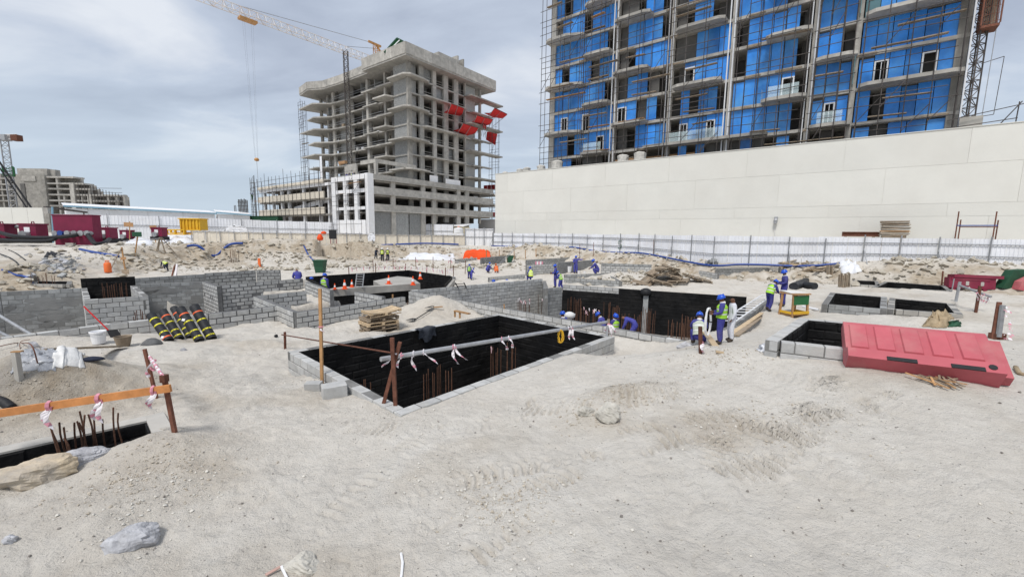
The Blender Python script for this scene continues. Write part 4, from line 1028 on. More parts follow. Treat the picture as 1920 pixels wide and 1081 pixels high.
# balconies: wrap-round corner on every second floor, others between
for k, z in enumerate(FZ[:-1]):
    if k % 2 == 1:
        TW.mb('balcony', MB().prism([(-6.6, -.005), (-5.6, -1.9), (.3, -1.9), (1.6, -.8), (1.4, 3.2), (.9, 5.2), (.005, 5.6), (.005, -.005)], z - .30, z + .03), M_concl)
        TW.mb('balcony', MB().prism([(.005, 17.4), (2.4, 17.8), (2.4, 30.5), (.005, 30.5)], z - .30, z + .03), M_conc)
    else:
        TW.mb('balcony', MB().prism([(-11.6, 1.0), (-11.4, -1.9), (-6.5, -1.9), (-5.8, -.01), (-6.0, 1.0)], z - .30, z + .03), M_concl)
        TW.mb('balcony', MB().prism([(.005, 3.2), (1.2, 4.2), (1.3, 17.2), (.005, 17.3)], z - .29, z + .02), M_concl)
        TW.mb('balcony', MB().prism([(.005, 20), (1.0, 20), (1.0, 27.5), (.005, 27.5)], z - .29, z + .02), M_concl)
    TW.mb('balcony', MB().prism([(-19.5, 1.1), (-19.5, .3), (-14, .3), (-13.4, .6), (-13.4, 1.1)], z - .29, z + .02) if k % 2 else MB().prism([(-19.5, 1.1), (-19.5, .6), (-13.4, .6), (-13.4, 1.1)], z - .29, z + .02), M_concl)
ROOF = [(2.0, -2.4), (2.2, 27.5), (XL + 2, 27.5), (XL + 1.5, 8), (XL + 1.6, -2.6), (-39, -3.6), (-34.5, -1.5), (-27, -1.0), (-14.2, -1.0), (-14.2, -2.6)]
TW.mb('roof_slab', MB().prism(ROOF, FZ[-1] - .35, FZ[-1] + .05), M_concl)
def parapet(x0, y0, x1, y1, h, n):
    for i in range(n):
        a = Vector((x0, y0, 0)).lerp(Vector((x1, y1, 0)), i / n); e = Vector((x0, y0, 0)).lerp(Vector((x1, y1, 0)), (i + 1) / n)
        d = (e - a).normalized() * .02; zt = FZ[-1] + h
        TW.beam('parapet_panel', a + d + Vector((0, 0, (FZ[-1] + .05 + zt) / 2)), e - d + Vector((0, 0, (FZ[-1] + .05 + zt) / 2)), .25, zt - FZ[-1] - .05, M_concl)
rp = ROOF
for i, j, h, n in ((0, 1, 2.4, 12), (9, 0, 2.4, 7), (8, 9, 2.4, 1), (7, 8, 1.85, 6), (6, 7, 1.85, 4), (5, 6, 1.85, 2), (4, 5, 1.85, 4), (3, 4, 1.85, 4)):
    s = .13
    parapet(rp[i][0], rp[i][1], rp[j][0], rp[j][1], h, n)
TW.box('roof_upstand', (-5, 7.5, FZ[-1] + .05), (1.6, 13.5, FZ[-1] + 3.6), M_concl); TW.box('roof_upstand', (-4, 14, FZ[-1] + .05), (1.2, 14.5, FZ[-1] + 4.9), M_concl); TW.box('roof_upstand', (-4, 16, FZ[-1] + .05), (1.2, 16.4, FZ[-1] + 4.7), M_conc)
# columns on the left face
for px, w, d, m, y in [(716, .35, .7, M_concl, 1.25), (683, .45, .9, M_concl, 1.25), (650, .45, .9, M_concl, 1.25), (617, .55, .5, M_concl, 1.6), (603, .35, .5, M_concl, 2.2), (588, .5, .5, M_conc, 2.6)]:
    x = fx(px); TW.box('column', (x - w, y - .2, 6), (x + w, y - .2 + d, FZ[-1] - .36), m)
# columns on the right face
for px, w in [(770, .55), (792, .62), (816, .55), (837, .75), (856, .75), (873, .25), (901, .3)]:
    y = fy(px); TW.box('column', (-.62, y - w, 6), (-.04, y + w, FZ[-1] - .36), M_concl if px > 775 else M_conc)
# block infill at the corner, and rooms in shade-toned concrete behind the open bays
def blockwork(t, name, lo, hi, axis, mat):
    "one panel of laid blocks, courses in relief"
    b = MB(); (x0, y0, z0), (x1, y1, z1) = lo, hi; b.box(lo, hi, 0)
    z = z0; k = 0
    while z < z1 - .05:
        h = min(.4, z1 - z); s0, s1 = (x0, x1) if axis == 'x' else (y0, y1); s = s0 - (k % 2) * .45
        while s < s1 - .05:
            a, e = max(s, s0) + .02, min(s + .9, s1) - .02
            if e - a > .1:
                o = .012 + R.random() * .03
                if axis == 'x': b.box((a, y0 - o, z + .02), (e, y0 - .001, z + h - .02), 0)
                else: b.box((x1 + .001, a, z + .02), (x1 + o, e, z + h - .02), 0)
            s += .9
        z += .4; k += 1
    t.mb(name, b, mat, kind='stuff')
for k in range(8):
    z0, z1 = FZ[k] + .01, FZ[k + 1] - .33
    blockwork(TW, 'block_infill', (-6.0, 0.25, z0), (-.6, .45, z1), 'x', M_blockg)
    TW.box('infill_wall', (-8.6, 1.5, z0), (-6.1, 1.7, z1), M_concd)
    y0, y1 = fy(770) + .56, fy(792) - .63
    blockwork(TW, 'block_infill', (-1.5, y0, z0), (-1.3, y1, z1), 'y', M_block)
    y0 = fy(874); blockwork(TW, 'block_infill', (-1.0, y0 + .3, z0), (-.8, YR - 2.5, z1), 'y', M_block)
    for (pa, pb) in ((792, 816), (816, 837), (837, 856), (856, 873)):
        a, e = fy(pa) + .7, fy(pb) - .7
        if (k + pa) % 3 == 0: TW.box('infill_wall', (-2.2, a, z0), (-2.0, e, z1), M_concd)
        for zz in (.55, 1.1): TW.rod('guard_rail', (-.3, a, z0 + zz), (-.3, e, z0 + zz), .05, M_concl)
    for (pa, pb) in ((603, 617), (620, 648), (652, 681), (686, 714)):
        a, e = fx(pa), fx(pb); yy = 1.0 if pa > 640 else .3
        for zz in (.55, 1.1): TW.rod('guard_rail', (a, yy, z0 + zz), (e, yy, z0 + zz), .05, M_steel)
    for px in (606, 624, 632, 641, 656, 668, 676, 690, 697, 704, 776, 800, 822, 845, 862):
        if R.random() < .5: continue
        if px < 760: x = fx(px); y = R.uniform(1.6, 2.6)
        else: x = -R.uniform(.9, 2.2); y = fy(px)
        m_ = R.random()
        if m_ < .45: TW.rod('prop', (x, y, z0), (x + .1, y, z1), .06, M_scaf)
        elif m_ < .8: TW.box('stored_pallet', (x - .5, y, z0), (x + .5, y + .7, z0 + R.uniform(.4, 1.2)), R.choice([M_block, M_woodg, M_tarp, M_blockg]))
        else: TW.box('partition', (x - .1, y, z0), (x + .1, y + 2.2, z1), M_blockg)
    TW.box('infill_wall', (fx(620), 3.0, z0), (fx(646), 3.2, z1), M_blockg)
    TW.box('infill_wall', (fx(590), 4.5, z0), (fx(600), 4.7, z1), M_block)
    TW.box('infill_wall', (fx(606), 5.0, z0), (fx(616), 5.2, z1), M_blockg)
    for px in (664, 672, 700, 707):
        if R.random() < .7: TW.box('inner_column', (fx(px) - .4, 4.5, z0), (fx(px) + .4, 5.0, z1), M_conc)
TW.box('rear_wall', (XL + 3, 22, 6), (-1, 22.3, FZ[-1] - .36), M_concd)  # unseen back closure, added to keep light out of the open floors
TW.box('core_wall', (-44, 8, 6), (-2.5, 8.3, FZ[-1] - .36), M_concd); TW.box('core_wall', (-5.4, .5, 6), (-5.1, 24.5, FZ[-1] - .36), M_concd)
# podium below the tower
sP, _ = on_plane(690, 370, c0 + e2 * 2.0, 38)
PX = 2.0; PY0 = sP
pz = [on_plane(696, y, c0 + e2 * 2.0, 38)[1] for y in (325, 336, 348, 363, 381, 395, 411, 420)]
PD = T('car_park_podium', 'white and concrete podium with rows of openings under the bare tower', 'building', c0, rotz=GA)
PXL = on_plane(487, 385, c0 + e1 * PY0, 128)[0]
print('podium', PY0, pz)
zt, zo1, zb1, zo2, zb2, zo3, zb3, _z = pz
PYR = 27.0
for za_, zb_, nm in ((zo1, zt, 'parapet'), (zo2, zb1, 'spandrel'), (zo3, zb2, 'spandrel')):
    PD.box(nm, (PX - .3, PY0 + 1.4, za_), (PX, PYR, zb_), M_concl)
    PD.box('ledge', (PX, PY0 + 1.4, za_ - .02), (PX + .35, PYR, za_ + .22), M_concl)
PD.box('corner_pier', (PX - .9, PY0 - .02, -1), (PX + .03, PY0 + 1.4, zt + .05), M_white)
def pyy(px): return on_plane(px, 370, c0 + e2 * 2.0, 38)[0]
for a, e in ((734, 742), (790, 798), (811, 818), (857, 864), (873, 880)): PD.box('pier', (PX - .55, pyy(a), -1), (PX - .05, pyy(e), zo1), M_concl)
for a, e in ((697, 734), (743, 767), (769, 790)): blockwork(PD, 'block_infill', (PX - .5, pyy(a), -1), (PX - .35, pyy(e), zo3 - .05), 'y', M_blockg)
for z in (zo1, zo2, zo3): PD.box('floor_slab', (PXL, PY0 + 2, z - .35), (PX - .35, 26, z - .02), M_conc)
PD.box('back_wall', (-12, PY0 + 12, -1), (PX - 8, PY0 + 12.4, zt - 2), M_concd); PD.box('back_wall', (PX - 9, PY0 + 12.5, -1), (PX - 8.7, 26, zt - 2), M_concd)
PD.box('roof_deck', (PXL, PY0 + .8, zo1 + .02), (PX - .35, 26, zo1 + .3), M_conc)
# left face of the podium: white grid at the right, cream ribbons and ramps further left
qL = c0 + e1 * PY0
def pxx(px): return on_plane(px, 380, qL, 128)[0]
gx0, gx1 = pxx(622), PX - .95
for za_, zb_ in ((zo1 + .15, zt), (zo2 + .35, zb1 - .5), (zo3 + .3, zb2 - .6), (-1, zb3 - .1)):
    PD.box('white_spandrel', (gx0, PY0, za_), (gx1, PY0 + .3, zb_), M_white)
for a, e in ((622, 630), (644, 650), (664, 670)): PD.box('white_pier', (pxx(a), PY0 + .02, -1), (pxx(e), PY0 + .55, zo1 + .15), M_white)
rx0, rx1 = PXL, pxx(610)
for za_, zb_ in ((zo1 + .3, zt - .1), (zo2 - .2, zb1 - .3), (zo3 - .3, zb2 - .3)):
    n = 8
    for i in range(n): PD.box('cream_panel', (rx0 + (rx1 - rx0) * i / n + .02, PY0 - .35, za_), (rx0 + (rx1 - rx0) * (i + 1) / n - .02, PY0 + .0, zb_), M_beige)
PD.box('white_spandrel', (PXL, PY0 + .05, zo1 - .35), (gx0 - .01, PY0 + .3, zo1 + .28), M_white)
for a in (492, 508, 524, 537, 565, 595, 612): PD.box('white_pier', (pxx(a) - .35, PY0 + .5, -1), (pxx(a) + .35, PY0 + 1.1, zo1 - .36), M_white)
PD.beam('ramp', (pxx(540), PY0 + 1.6, zo3 + 1.2), (pxx(625), PY0 + 1.6, zb1 - 1.6), .3, 1.1, M_white); PD.beam('ramp', (pxx(575), PY0 + 1.6, 1.0), (pxx(625), PY0 + 1.6, zb2 - 1.3), .3, 1.0, M_white)
PD.box('back_wall', (PXL + .2, PY0 + 5, -1), (gx0, PY0 + 5.3, zo1 - .4), M_concd)
for z in (zo2 - .2, zo3 - .3): PD.box('ramp_slab', (PXL + .1, PY0 + .02, z - .3), (gx0 - .1, PY0 + 4.9, z - .01), M_conc)
# penthouse frame over the podium deck
PD.box('frame_beam', (pxx(655), PY0 + 3.0, zt + 2.6), (PX - 1.5, PY0 + 3.5, zt + 3.4), M_concl); PD.box('frame_beam', (PX - 2.0, PY0 + 3.51, zt + 2.6), (PX - 1.5, PY0 + 14, zt + 3.4), M_concl)
PD.box('frame_column', (PX - 2.2, PY0 + 3.05, zt - 1), (PX - 1.4, PY0 + 3.6, zt + 2.6), M_concl); PD.box('block_screen', (pxx(630), PY0 + 2.4, zt - 1), (pxx(652), PY0 + 2.7, zt + 2.9), M_concl)
PD.box('white_screen', (PX - 1.2, pyy(812), zt - .5), (PX - .9, pyy(826), zt + 1.6), M_white); PD.box('white_screen', (PX - 1.2, pyy(842), zt - .5), (PX - .9, pyy(868), zt + 1.3), M_white)
PD.box('orange_tray', (pxx(622), PY0 + 2, zt + 3.2), (pxx(634), PY0 + 2.6, zt + 3.8), M_ply)
# banner, scaffolds, hoist, catch nets
p = c0 + e1 * PY0 + e2 * pxx(603)
t = T('banner', 'tall white banner on a pole above the podium', 'banner', (p.x, p.y, 0)); z0, z1 = D(603, 345, p.y).z, D(603, 293, p.y).z
t.rod('pole', (p.x, p.y, z0 - 3), (p.x, p.y, z1), .06, M_steel)
bb = MB(); w = [(0.06, 0), (.9, .1), (1.0, -.05), (.9, .1)]
pts0 = [p + e2 * (.08) , p + e2 * .5 + e1 * .15, p + e2 * 1.1 - e1 * .1]
for i in range(2): bb.extrude([(*pts0[i].xy, z0), (*pts0[i + 1].xy, z0 + .2 * i), (*pts0[i + 1].xy, z1), (*pts0[i].xy, z1)], e1 * .03)
t.mb('cloth', bb, M_tarp)
scaffold('scaffold on the left end of the concrete tower', XL - 2.4, XL + 1.5, 13, 41, -1.2, 1.3, 1.6, c0, 3, 6, .05, group='scaffolds on the concrete tower')
scaffold('scaffold along the cream ramps of the podium', PXL - 1, gx0 + 2, -.5, zt + 2.5, PY0 - 1.5, 2.2, 2.0, c0, 4, 8, .045, group='scaffolds on the concrete tower')
scaffold('scaffold at the white corner of the podium', gx0 + 2.5, PX - .5, -.5, zt + .8, PY0 - 1.4, 2.6, 2.0, c0, 3, 3, .04, group='scaffolds on the concrete tower')
scaffold('scaffold tower at the left end of the podium', PXL - 4.4, PXL - 1.2, -.5, zt + 3, PY0 - .5, 1.1, 1.5, c0, 3, 6, .05, group='scaffolds on the concrete tower')
scaffold('scaffold right of the tower above the white wall', -2.5, 2.2, 0, 14, 30.5, 1.2, 1.7, c0, 4, 6, .05, group='scaffolds on the concrete tower')
scaffold('thin scaffold on the right edge of the tower', -1.0, 2.6, 14, 36, 28.6, 1.3, 1.7, c0, 0, 5, .045, group='scaffolds on the concrete tower')
for k in range(2):
    z = [on_plane(912, y, c0 + e1 * 29, 128)[1] for y in (351, 402)][k]
    t = T('red_mesh_barrier', ['upper red mesh barrier at the right of the podium', 'lower red mesh barrier at the right of the podium'][k], 'barrier', c0, rotz=GA, group='red mesh barriers')
    for i in range(5): t.box('mesh_panel', (-3.6 + i * 1.45, 29.2, z - .6), (-3.6 + i * 1.45 + 1.35, 29.27, z + .6), M_net)
    t.box('kerb', (-3.8, 29.1, z - .9), (3.7, 29.4, z - .62), M_white)
PD.box('side_deck', (-6, 27.01, zo1 - .3), (PX + 1, 31, zo1), M_concl); PD.box('side_deck', (-6, 27.01, zo2 - .3), (PX + 1, 31, zo2), M_concl); PD.box('white_side_wall', (-5, 28.5, -1), (PX + 1.5, 28.8, zo3 - .4), M_white)
h = T('hoist_mast', 'dark slim hoist mast on the left face of the concrete tower', 'hoist', c0, rotz=GA)
hx = fx(664); ht = on_plane(661, 88, c0 - e1 * 1.6, 128)[1]
lattice(h, 'leg', (hx, -1.6, zt - 1), (hx, -1.6, ht), 1.0, .075, M_scaf, step=1.0)
for z in (FZ[2], FZ[4], FZ[6], FZ[8]): h.rod('tie', (hx, -1.4, z), (hx + 2, 1.0, z), .06, M_scaf)
def catch_net(label, pts, sag):
    "pts: four corners (inner-left, inner-right, outer-right, outer-left) as (px, py, x metres out from the face)"
    cs = []
    for px, py, xo in pts:
        s, z = on_plane(px, py, c0 + e2 * xo, 38); cs.append(c0 + e2 * xo + e1 * s + Vector((0, 0, z)))
    t = T('catch_net', label, 'safety net', cs[0].to_tuple(), group='red catch nets on the tower')
    b = MB(); n, m = 6, 8; vs = []; 
    for i in range(n + 1):
        for j in range(m + 1):
            a = cs[0].lerp(cs[1], i / n); e = cs[3].lerp(cs[2], i / n); p = a.lerp(e, j / m)
            p = p - Vector((0, 0, sag * math.sin(math.pi * (j / m) ** 1.5 * .98))) ; vs.append(p)
    k = (n + 1) * (m + 1); vs2 = vs + [v + Vector((0, 0, -.08)) for v in vs]; fs = []
    for i in range(n):
        for j in range(m):
            q = (i * (m + 1) + j, (i + 1) * (m + 1) + j, (i + 1) * (m + 1) + j + 1, i * (m + 1) + j + 1); fs += [q, tuple(x + k for x in q[::-1])]
    t.mb('net', b.add(vs2, fs), M_net)
    for i in (0, 3, 6):
        a = cs[0].lerp(cs[1], i / 6); e = cs[3].lerp(cs[2], i / 6)
        t.rod('strut', a + Vector((0, 0, -.8 - 1.5)), e + Vector((0, 0, -.15)), .06, M_steel)
    t.rod('edge_tube', cs[3], cs[2], .06, M_scaf)
    return cs
catch_net('upper red net nearest the tower corner', [(832, 211, .2), (862, 217, .2), (870, 203, 4.5), (846, 194, 4.5)], .6)
catch_net('red net reaching furthest right', [(908, 212, 1.2), (925, 220, 1.2), (951, 214, 6.5), (927, 202, 6.5)], .7)
catch_net('large red net in the middle of the group', [(880, 230, .2), (908, 236, .2), (924, 224, 5.0), (894, 216, 5.0)], .6)
catch_net('lower red net on the left of the group', [(850, 245, .2), (877, 254, .2), (897, 240, 4.5), (868, 231, 4.5)], .6)
catch_net('small dark red net tucked under the middle one', [(903, 238, .5), (910, 242, .5), (912, 236, 3), (906, 232, 3)], .5)
q = [D(913, 247, 128), D(933, 246, 128), D(928, 272, 128), D(911, 262, 128)]
t = T('hanging_net', 'dark red net hanging straight down at the far right', 'safety net', q[3].to_tuple(), group='red catch nets on the tower')
t.mb('net', MB().extrude(q, e1 * .15), M_net)
q = [D(x, y, 101) for x, y in [(721, 99), (745, 72), (757, 78), (740, 92)]]
t = T('formwork_panel', 'green formwork panel sticking up over the tower parapet', 'formwork', q[0].to_tuple())
t.mb('panel', MB().extrude(q, e1 * .4), M_green)
for i in range(4): t.beam('rib', q[i] - e1 * .1, q[(i + 1) % 4] - e1 * .1, .25, .25, M_dgreen)
t.beam('rib', q[0].lerp(q[3], .5) - e1 * .12, q[1].lerp(q[2], .5) - e1 * .12, .2, .2, M_white)

# ------------------------------------------------------------------ tower crane behind the concrete tower
zj = D(695, 112, 128).z
def at_z(px, py, z): return P(px, py, z)
ja, jb = at_z(706, 117, zj), at_z(387, -2, zj); jd = (jb - ja).normalized(); jb2 = jb + jd * 14
CR = T('tower_crane', 'white and orange tower crane rising behind the concrete tower', 'crane', (ja.x, ja.y, 0))
lattice(CR, 'mast_leg', (ja.x, ja.y, 0), (ja.x, ja.y, zj - .8), 1.8, .14, M_crane, step=1.9, name_lace='mast_lacing')
lattice(CR, 'jib_chord', ja + jd * 1.0, jb2, 2.0, .09, M_crane, step=1.7, n=3, name_lace='jib_lacing', axis=Vector((-jd.y, jd.x, 0)))
apx = D(708, 84, ja.y); 
CR.mb('slewing_unit', MB().box((ja.x - 1.3, ja.y - 1.3, zj - .8), (ja.x + 1.3, ja.y + 1.3, zj + .9)), M_hook)
lattice(CR, 'head_leg', (ja.x, ja.y, zj + .9), (ja.x, ja.y, apx.z), 1.2, .1, M_hook, step=1.2, name_lace='head_lacing')
CR.beam('head_arm', Vector((ja.x, ja.y, apx.z)) + jd * 2.5 + Vector((0, 0, .1)), Vector((ja.x, ja.y, apx.z)) - jd * 1.6, .5, .5, M_hook)
CR.beam('head_arm', Vector((ja.x, ja.y, apx.z + .1)), Vector((ja.x, ja.y, apx.z - 3.0)) - jd * 2.8, .4, .4, M_hook)
CR.rod('pendant_line', Vector((ja.x, ja.y, apx.z)) + jd * 2.2, ja + jd * ((jb - ja).length * .86) + Vector((0, 0, 1.1)), .07, M_steel)
CR.rod('pendant_line', Vector((ja.x, ja.y, apx.z - 1.2)) + jd * .6, ja + jd * ((jb - ja).length * .22) + Vector((0, 0, 1.3)), .06, M_steel)
tp = at_z(470, 33, zj - 1.2)
k = (tp - ja).dot(jd); tp = ja + jd * k + Vector((0, 0, -1.35))
CR.mb('trolley', MB().obox(Matrix.Translation(tp) @ Matrix.Rotation(math.atan2(jd.y, jd.x), 4, 'Z') @ Matrix.Diagonal((3.6, 1.6, .5, 1))), M_hook)
hz_ = D(486, 300, tp.y).z
for sx, sy in ((-.9, -.4), (-.9, .4), (.9, -.4), (.9, .4)): CR.rod('hoist_rope', tp + jd * sx + Vector((0, sy, 0)), Vector((tp.x, tp.y + sy * .3, hz_ + .5)) + jd * sx * .3, .013, M_steel)
CR.mb('hook_block', MB().lathe([(.05, -.3), (.45, -.2), (.55, .1), (.35, .45), (.05, .5)], (tp.x, tp.y, hz_), 10), M_hook)
CR.rod('load_rope', (tp.x, tp.y, hz_), (tp.x, tp.y, hz_ - 6.5), .04, M_steel)

# ------------------------------------------------------------------ far left: building, crane, mast
qf = D(0, 400, 170); qf.z = 0
FB = T('far_building', 'distant half-built stepped concrete building on the left skyline', 'building', qf)
def FX(px): return D(px, 400, 170).x - qf.x
def FZv(py): return D(100, py, 170).z
def fbox(n, x0, x1, y0, y1, d0, d1, m): FB.box(n, Vector((qf.x + FX(x0), qf.y + d0, FZv(y1))), Vector((qf.x + FX(x1), qf.y + d1, FZv(y0))), m)
fbox('block_wall', 36, 92, 328, 440, 0, 5, M_conc); fbox('upper_block', 32, 88, 315, 328, 2, 5, M_conc); fbox('stair_core', 88, 98, 316, 330, 3, 5, M_conc)
fbox('panel', 52, 76, 330, 340, -.3, -.02, M_concl); fbox('recess_strip', 46, 54, 345, 440, -.25, -.02, M_concd)  # the dark strip stands proud; its colour replaces a recess's shade
fbox('side_wing', -60, 36, 326, 440, 3, 5, M_conc)
for y in (334, 345, 355, 366, 376): fbox('floor_slab', -60, 37, y, y + 2.5, .5, 5, M_conc)
for x in (-20, 4, 16, 28): fbox('column', x, x + 3, 326, 440, .8, 2, M_conc)
rowsF = [(330, 92, 143), (342, 92, 160), (352, 92, 172), (363, 92, 222), (374, 92, 224), (384, 92, 224)]
for y, x0, x1 in rowsF: fbox('floor_slab', x0, x1, y, y + 3, .5, 5, M_concl)
for x, y in ((108, 330), (135, 342), (140, 342), (166, 352), (172, 363), (200, 363), (215, 363), (230, 363), (118, 363), (152, 363)): fbox('column', x, x + 3.5, y, 440, .8, 2, M_concl)
fbox('rear_wall', 92, 142, 333, 440, 4.2, 4.6, M_conc); fbox('rear_wall', 142, 166, 345, 440, 4.2, 4.6, M_conc); fbox('rear_wall', 166, 178, 356, 440, 4.2, 4.6, M_conc); fbox('rear_wall', 178, 226, 366, 440, 4.2, 4.6, M_conc)
for x_, y_ in ((147, 330), (163, 342), (176, 352), (214, 363), (226, 374)): fbox('column', x_ - 6, x_ - 2, y_, 440, 3.4, 4.1, M_concl)
fbox('end_pier', 135, 143, 342, 440, .2, 2, M_concl); fbox('end_pier', 166, 174, 363, 440, .2, 2, M_concl)
for k in range(16):
    x = 150 + k * 5.6; y = 340 + max(0, (x - 150)) * .28
    FB.rod('scaffold_tube', Vector((qf.x + FX(x), qf.y - .6, FZv(400))), Vector((qf.x + FX(x), qf.y - .6, FZv(y))), .1, M_scaf)
for k in range(5): FB.rod('scaffold_tube', Vector((qf.x + FX(165 + k * 6), qf.y - .7, FZv(352 + k * 8))), Vector((qf.x + FX(236), qf.y - .7, FZv(352 + k * 8))), .08, M_scaf)
p = D(16, 320, 160)
FC = T('tower_crane', 'grey lattice crane with a green base at the left edge', 'crane', (p.x, p.y, 0))
lattice(FC, 'mast_leg', (p.x, p.y, 0), (p.x, p.y, D(16, 262, 160).z), 1.9, .14, M_steel, step=2, name_lace='mast_lacing')
lattice(FC, 'collar_leg', (p.x, p.y, D(16, 330, 160).z), (p.x, p.y, D(16, 312, 160).z), 2.6, .22, M_green, step=1.3, name_lace='collar_lacing')
a, e = D(-60, 258, 160), D(36, 256, 160)
FC.mb('head', MB().box((p.x - 1.6, p.y - 1.2, D(16, 264, 160).z), (p.x + 1.6, p.y + 1.2, D(16, 253, 160).z)), M_steel)
lattice(FC, 'arm_chord', a, e, 1.6, .1, M_crane, step=1.5, n=3, name_lace='arm_lacing'); FC.mb('counterweight', MB().box((e.x - 2.2, e.y - 1, e.z - 1.6), (e.x + .2, e.y + 1, e.z + .5)), M_rust)
t = T('drill_boom', 'two dark sloping boom rods crossing the sky at the left edge', 'boom', D(65, 420, 110).to_tuple())
t.rod('rod', D(-30, 262, 110), D(66, 400, 110), .22, M_black); t.rod('rod', D(-30, 272, 110), D(60, 404, 110), .16, M_black)
# ------------------------------------------------------------------ hoardings, fences, cabins
def strip_fence(name, label, cat, pts, z_top, z_bot, mat, pw=1.0, ridges=4, post=2.5, rails=(), braces=True, group=None, post_side=-1, post_r=.045, panel_name='sheet', jit=.03):
    "pts: plan polyline; sheets with pressed ribs, posts and rails in front"
    t = T(name, label, cat, (pts[0].x, pts[0].y, z_bot(pts[0]) if callable(z_bot) else z_bot), group=group)
    zt_ = z_top if callable(z_top) else (lambda p: z_top); zb_ = z_bot if callable(z_bot) else (lambda p: z_bot)
    cache = {}
    for i in range(len(pts) - 1):
        a, e = Vector(pts[i]), Vector(pts[i + 1]); a.z = e.z = 0; L = (e - a).length; u = (e - a) / L; nrm = Vector((u.y, -u.x, 0)) * (-post_side)
        n = max(1, round(L / pw)); w = L / n
        me_ = None
        for k in range(n):
            p = a + u * (w * (k + .5)); z0, z1 = zb_(p), zt_(p) + R.uniform(-jit, jit)
            key = round(w, 3)
            if key not in cache:
                b = MB(); prof = []; r = ridges; ww = 1.0
                for j in range(r):
                    x0 = -.5 + j / r; prof += [(x0 + .01, 0), (x0 + .62 / r, 0), (x0 + .70 / r, .035), (x0 + .92 / r, .035), (x0 + 1.0 / r - .008, 0)]
                vs = [(x, -y, -.5) for x, y in prof] + [(x, -y, .5) for x, y in prof]; m = len(prof)
                vs2 = [(x, y + .004, z) for x, y, z in vs]; fs = [(j, j + 1, m + j + 1, m + j) for j in range(m - 1)]
                b.add(vs, fs); b.add(vs2, [f[::-1] for f in fs]); cache[key] = b.mesh(panel_name, mat)
            M = Matrix.Translation((p.x, p.y, (z0 + z1) / 2)) @ Matrix.Rotation(math.atan2(u.y, u.x), 4, 'Z') @ Matrix.Diagonal((w - .006, 1, z1 - z0, 1))
            t.put(panel_name, cache[key], M)
        n = max(1, round(L / post))
        for k in range(n + (i == len(pts) - 2)):
            p = a + u * (L * k / n) + nrm * .16; z0, z1 = zb_(p) - .2, zt_(p)
            t.rod('post', (p.x, p.y, z0), (p.x, p.y, z1 + R.uniform(-.1, .25)), post_r, M_steel)
            if braces and k % 2 == 0: t.rod('brace', Vector((p.x, p.y, z0 + (z1 - z0) * .62)), Vector((*(p + nrm * .75 + u * .1).xy, z0 + .1)), post_r * .75, M_steel)
        for h in rails:
            p, q = a + nrm * .1, e + nrm * .1
            t.rod('rail', (p.x, p.y, zb_(p) + (zt_(p) - zb_(p)) * h), (q.x, q.y, zb_(q) + (zt_(q) - zb_(q)) * h), post_r * .85, M_steel)
    return t
hp = [D(925, 450, 66), D(1075, 450, 53.5), D(1200, 450, 45.5), D(1340, 450, 37.0), D(1480, 450, 34.3), D(1620, 450, 32.2), D(1760, 450, 30.6), D(1960, 450, 28.6)]
hz1 = lambda p: 3.5
gz = lambda p: min(float(terr(p.x, p.y)), 1.75) - .15
strip_fence('hoarding', 'long white corrugated hoarding with scaffold posts below the big wall', 'hoarding', hp, hz1, gz, M_hoard, 1.0, 4, 2.3, (.38, .80))
p = hp[1].lerp(hp[2], .62); n_ = Vector(((hp[2] - hp[1]).y, -(hp[2] - hp[1]).x, 0)).normalized() * -1
s, z = on_plane(1163, 459, hp[1] , math.degrees(math.atan2((hp[2] - hp[1]).x, (hp[2] - hp[1]).y)))
hu = (hp[2] - hp[1]).normalized(); hu.z = 0; hu.normalize(); hn = Vector((hu.y, -hu.x, 0)); hn = hn if hn.y < 0 else -hn
o = hp[1] + hu * s; o.z = z; o = o + hn * .075
five = [((.22, .42), (-.2, .42)), ((-.2, .42), (-.2, .08)), ((-.2, .08), (.15, .08)), ((.15, .08), (.22, -.15)), ((.22, -.15), (.1, -.38)), ((.1, -.38), (-.22, -.36)), ((.05, -.62), (-.05, -.9))]
b = MB()
for (x0, y0), (x1, y1) in five: b.beam(o + hu * x0 + Vector((0, 0, y0)), o + hu * x1 + Vector((0, 0, y1)), .012, .075)
solo('painted_number', b, M_green, 'green hand-painted 5 on the white hoarding', 'painted mark', o.to_tuple())
# left hoarding far behind, second fence, cream fence
lp = [D(-60, 430, 62), D(85, 430, 62)]
t = T('site_wall', 'plain white wall panels at the far left edge', 'wall', (lp[0].x, lp[0].y, 1.4))
for k in range(5):
    a, e = lp[0].lerp(lp[1], k / 5), lp[0].lerp(lp[1], (k + 1) / 5); a.z = e.z = (D(40, 389, 62).z + 1.3) / 2
    t.beam('panel', a + Vector((.02, 0, 0)), e - Vector((.02, 0, 0)), .08, D(40, 389, 62).z - 1.3, M_wallw)
bp = [D(100, 430, 74), D(300, 430, 80), D(520, 430, 92), D(720, 430, 100), D(850, 430, 104)]
tz = {0: D(100, 401, 74).z, 1: D(300, 405, 80).z, 2: D(520, 414, 92).z, 3: D(720, 419, 100).z, 4: D(850, 421, 104).z}
xs = [p.x for p in bp]; zs = [tz[i] for i in range(5)]
strip_fence('hoarding', 'pale corrugated hoarding far back on the left behind the machinery', 'hoarding', bp, lambda p: float(np.interp(p.x, xs, zs)), 1.2, M_hoard, 1.5, 3, 6, (.62,), braces=False, post_r=.07)
cp_ = [D(361, 445, 58), D(520, 445, 58.5), D(700, 445, 61), D(872, 445, 64)]
cx_ = [p.x for p in cp_]; ct = [D(361, 432, 58).z, D(520, 436, 58.5).z, D(700, 438.5, 61).z, D(872, 441, 64).z]
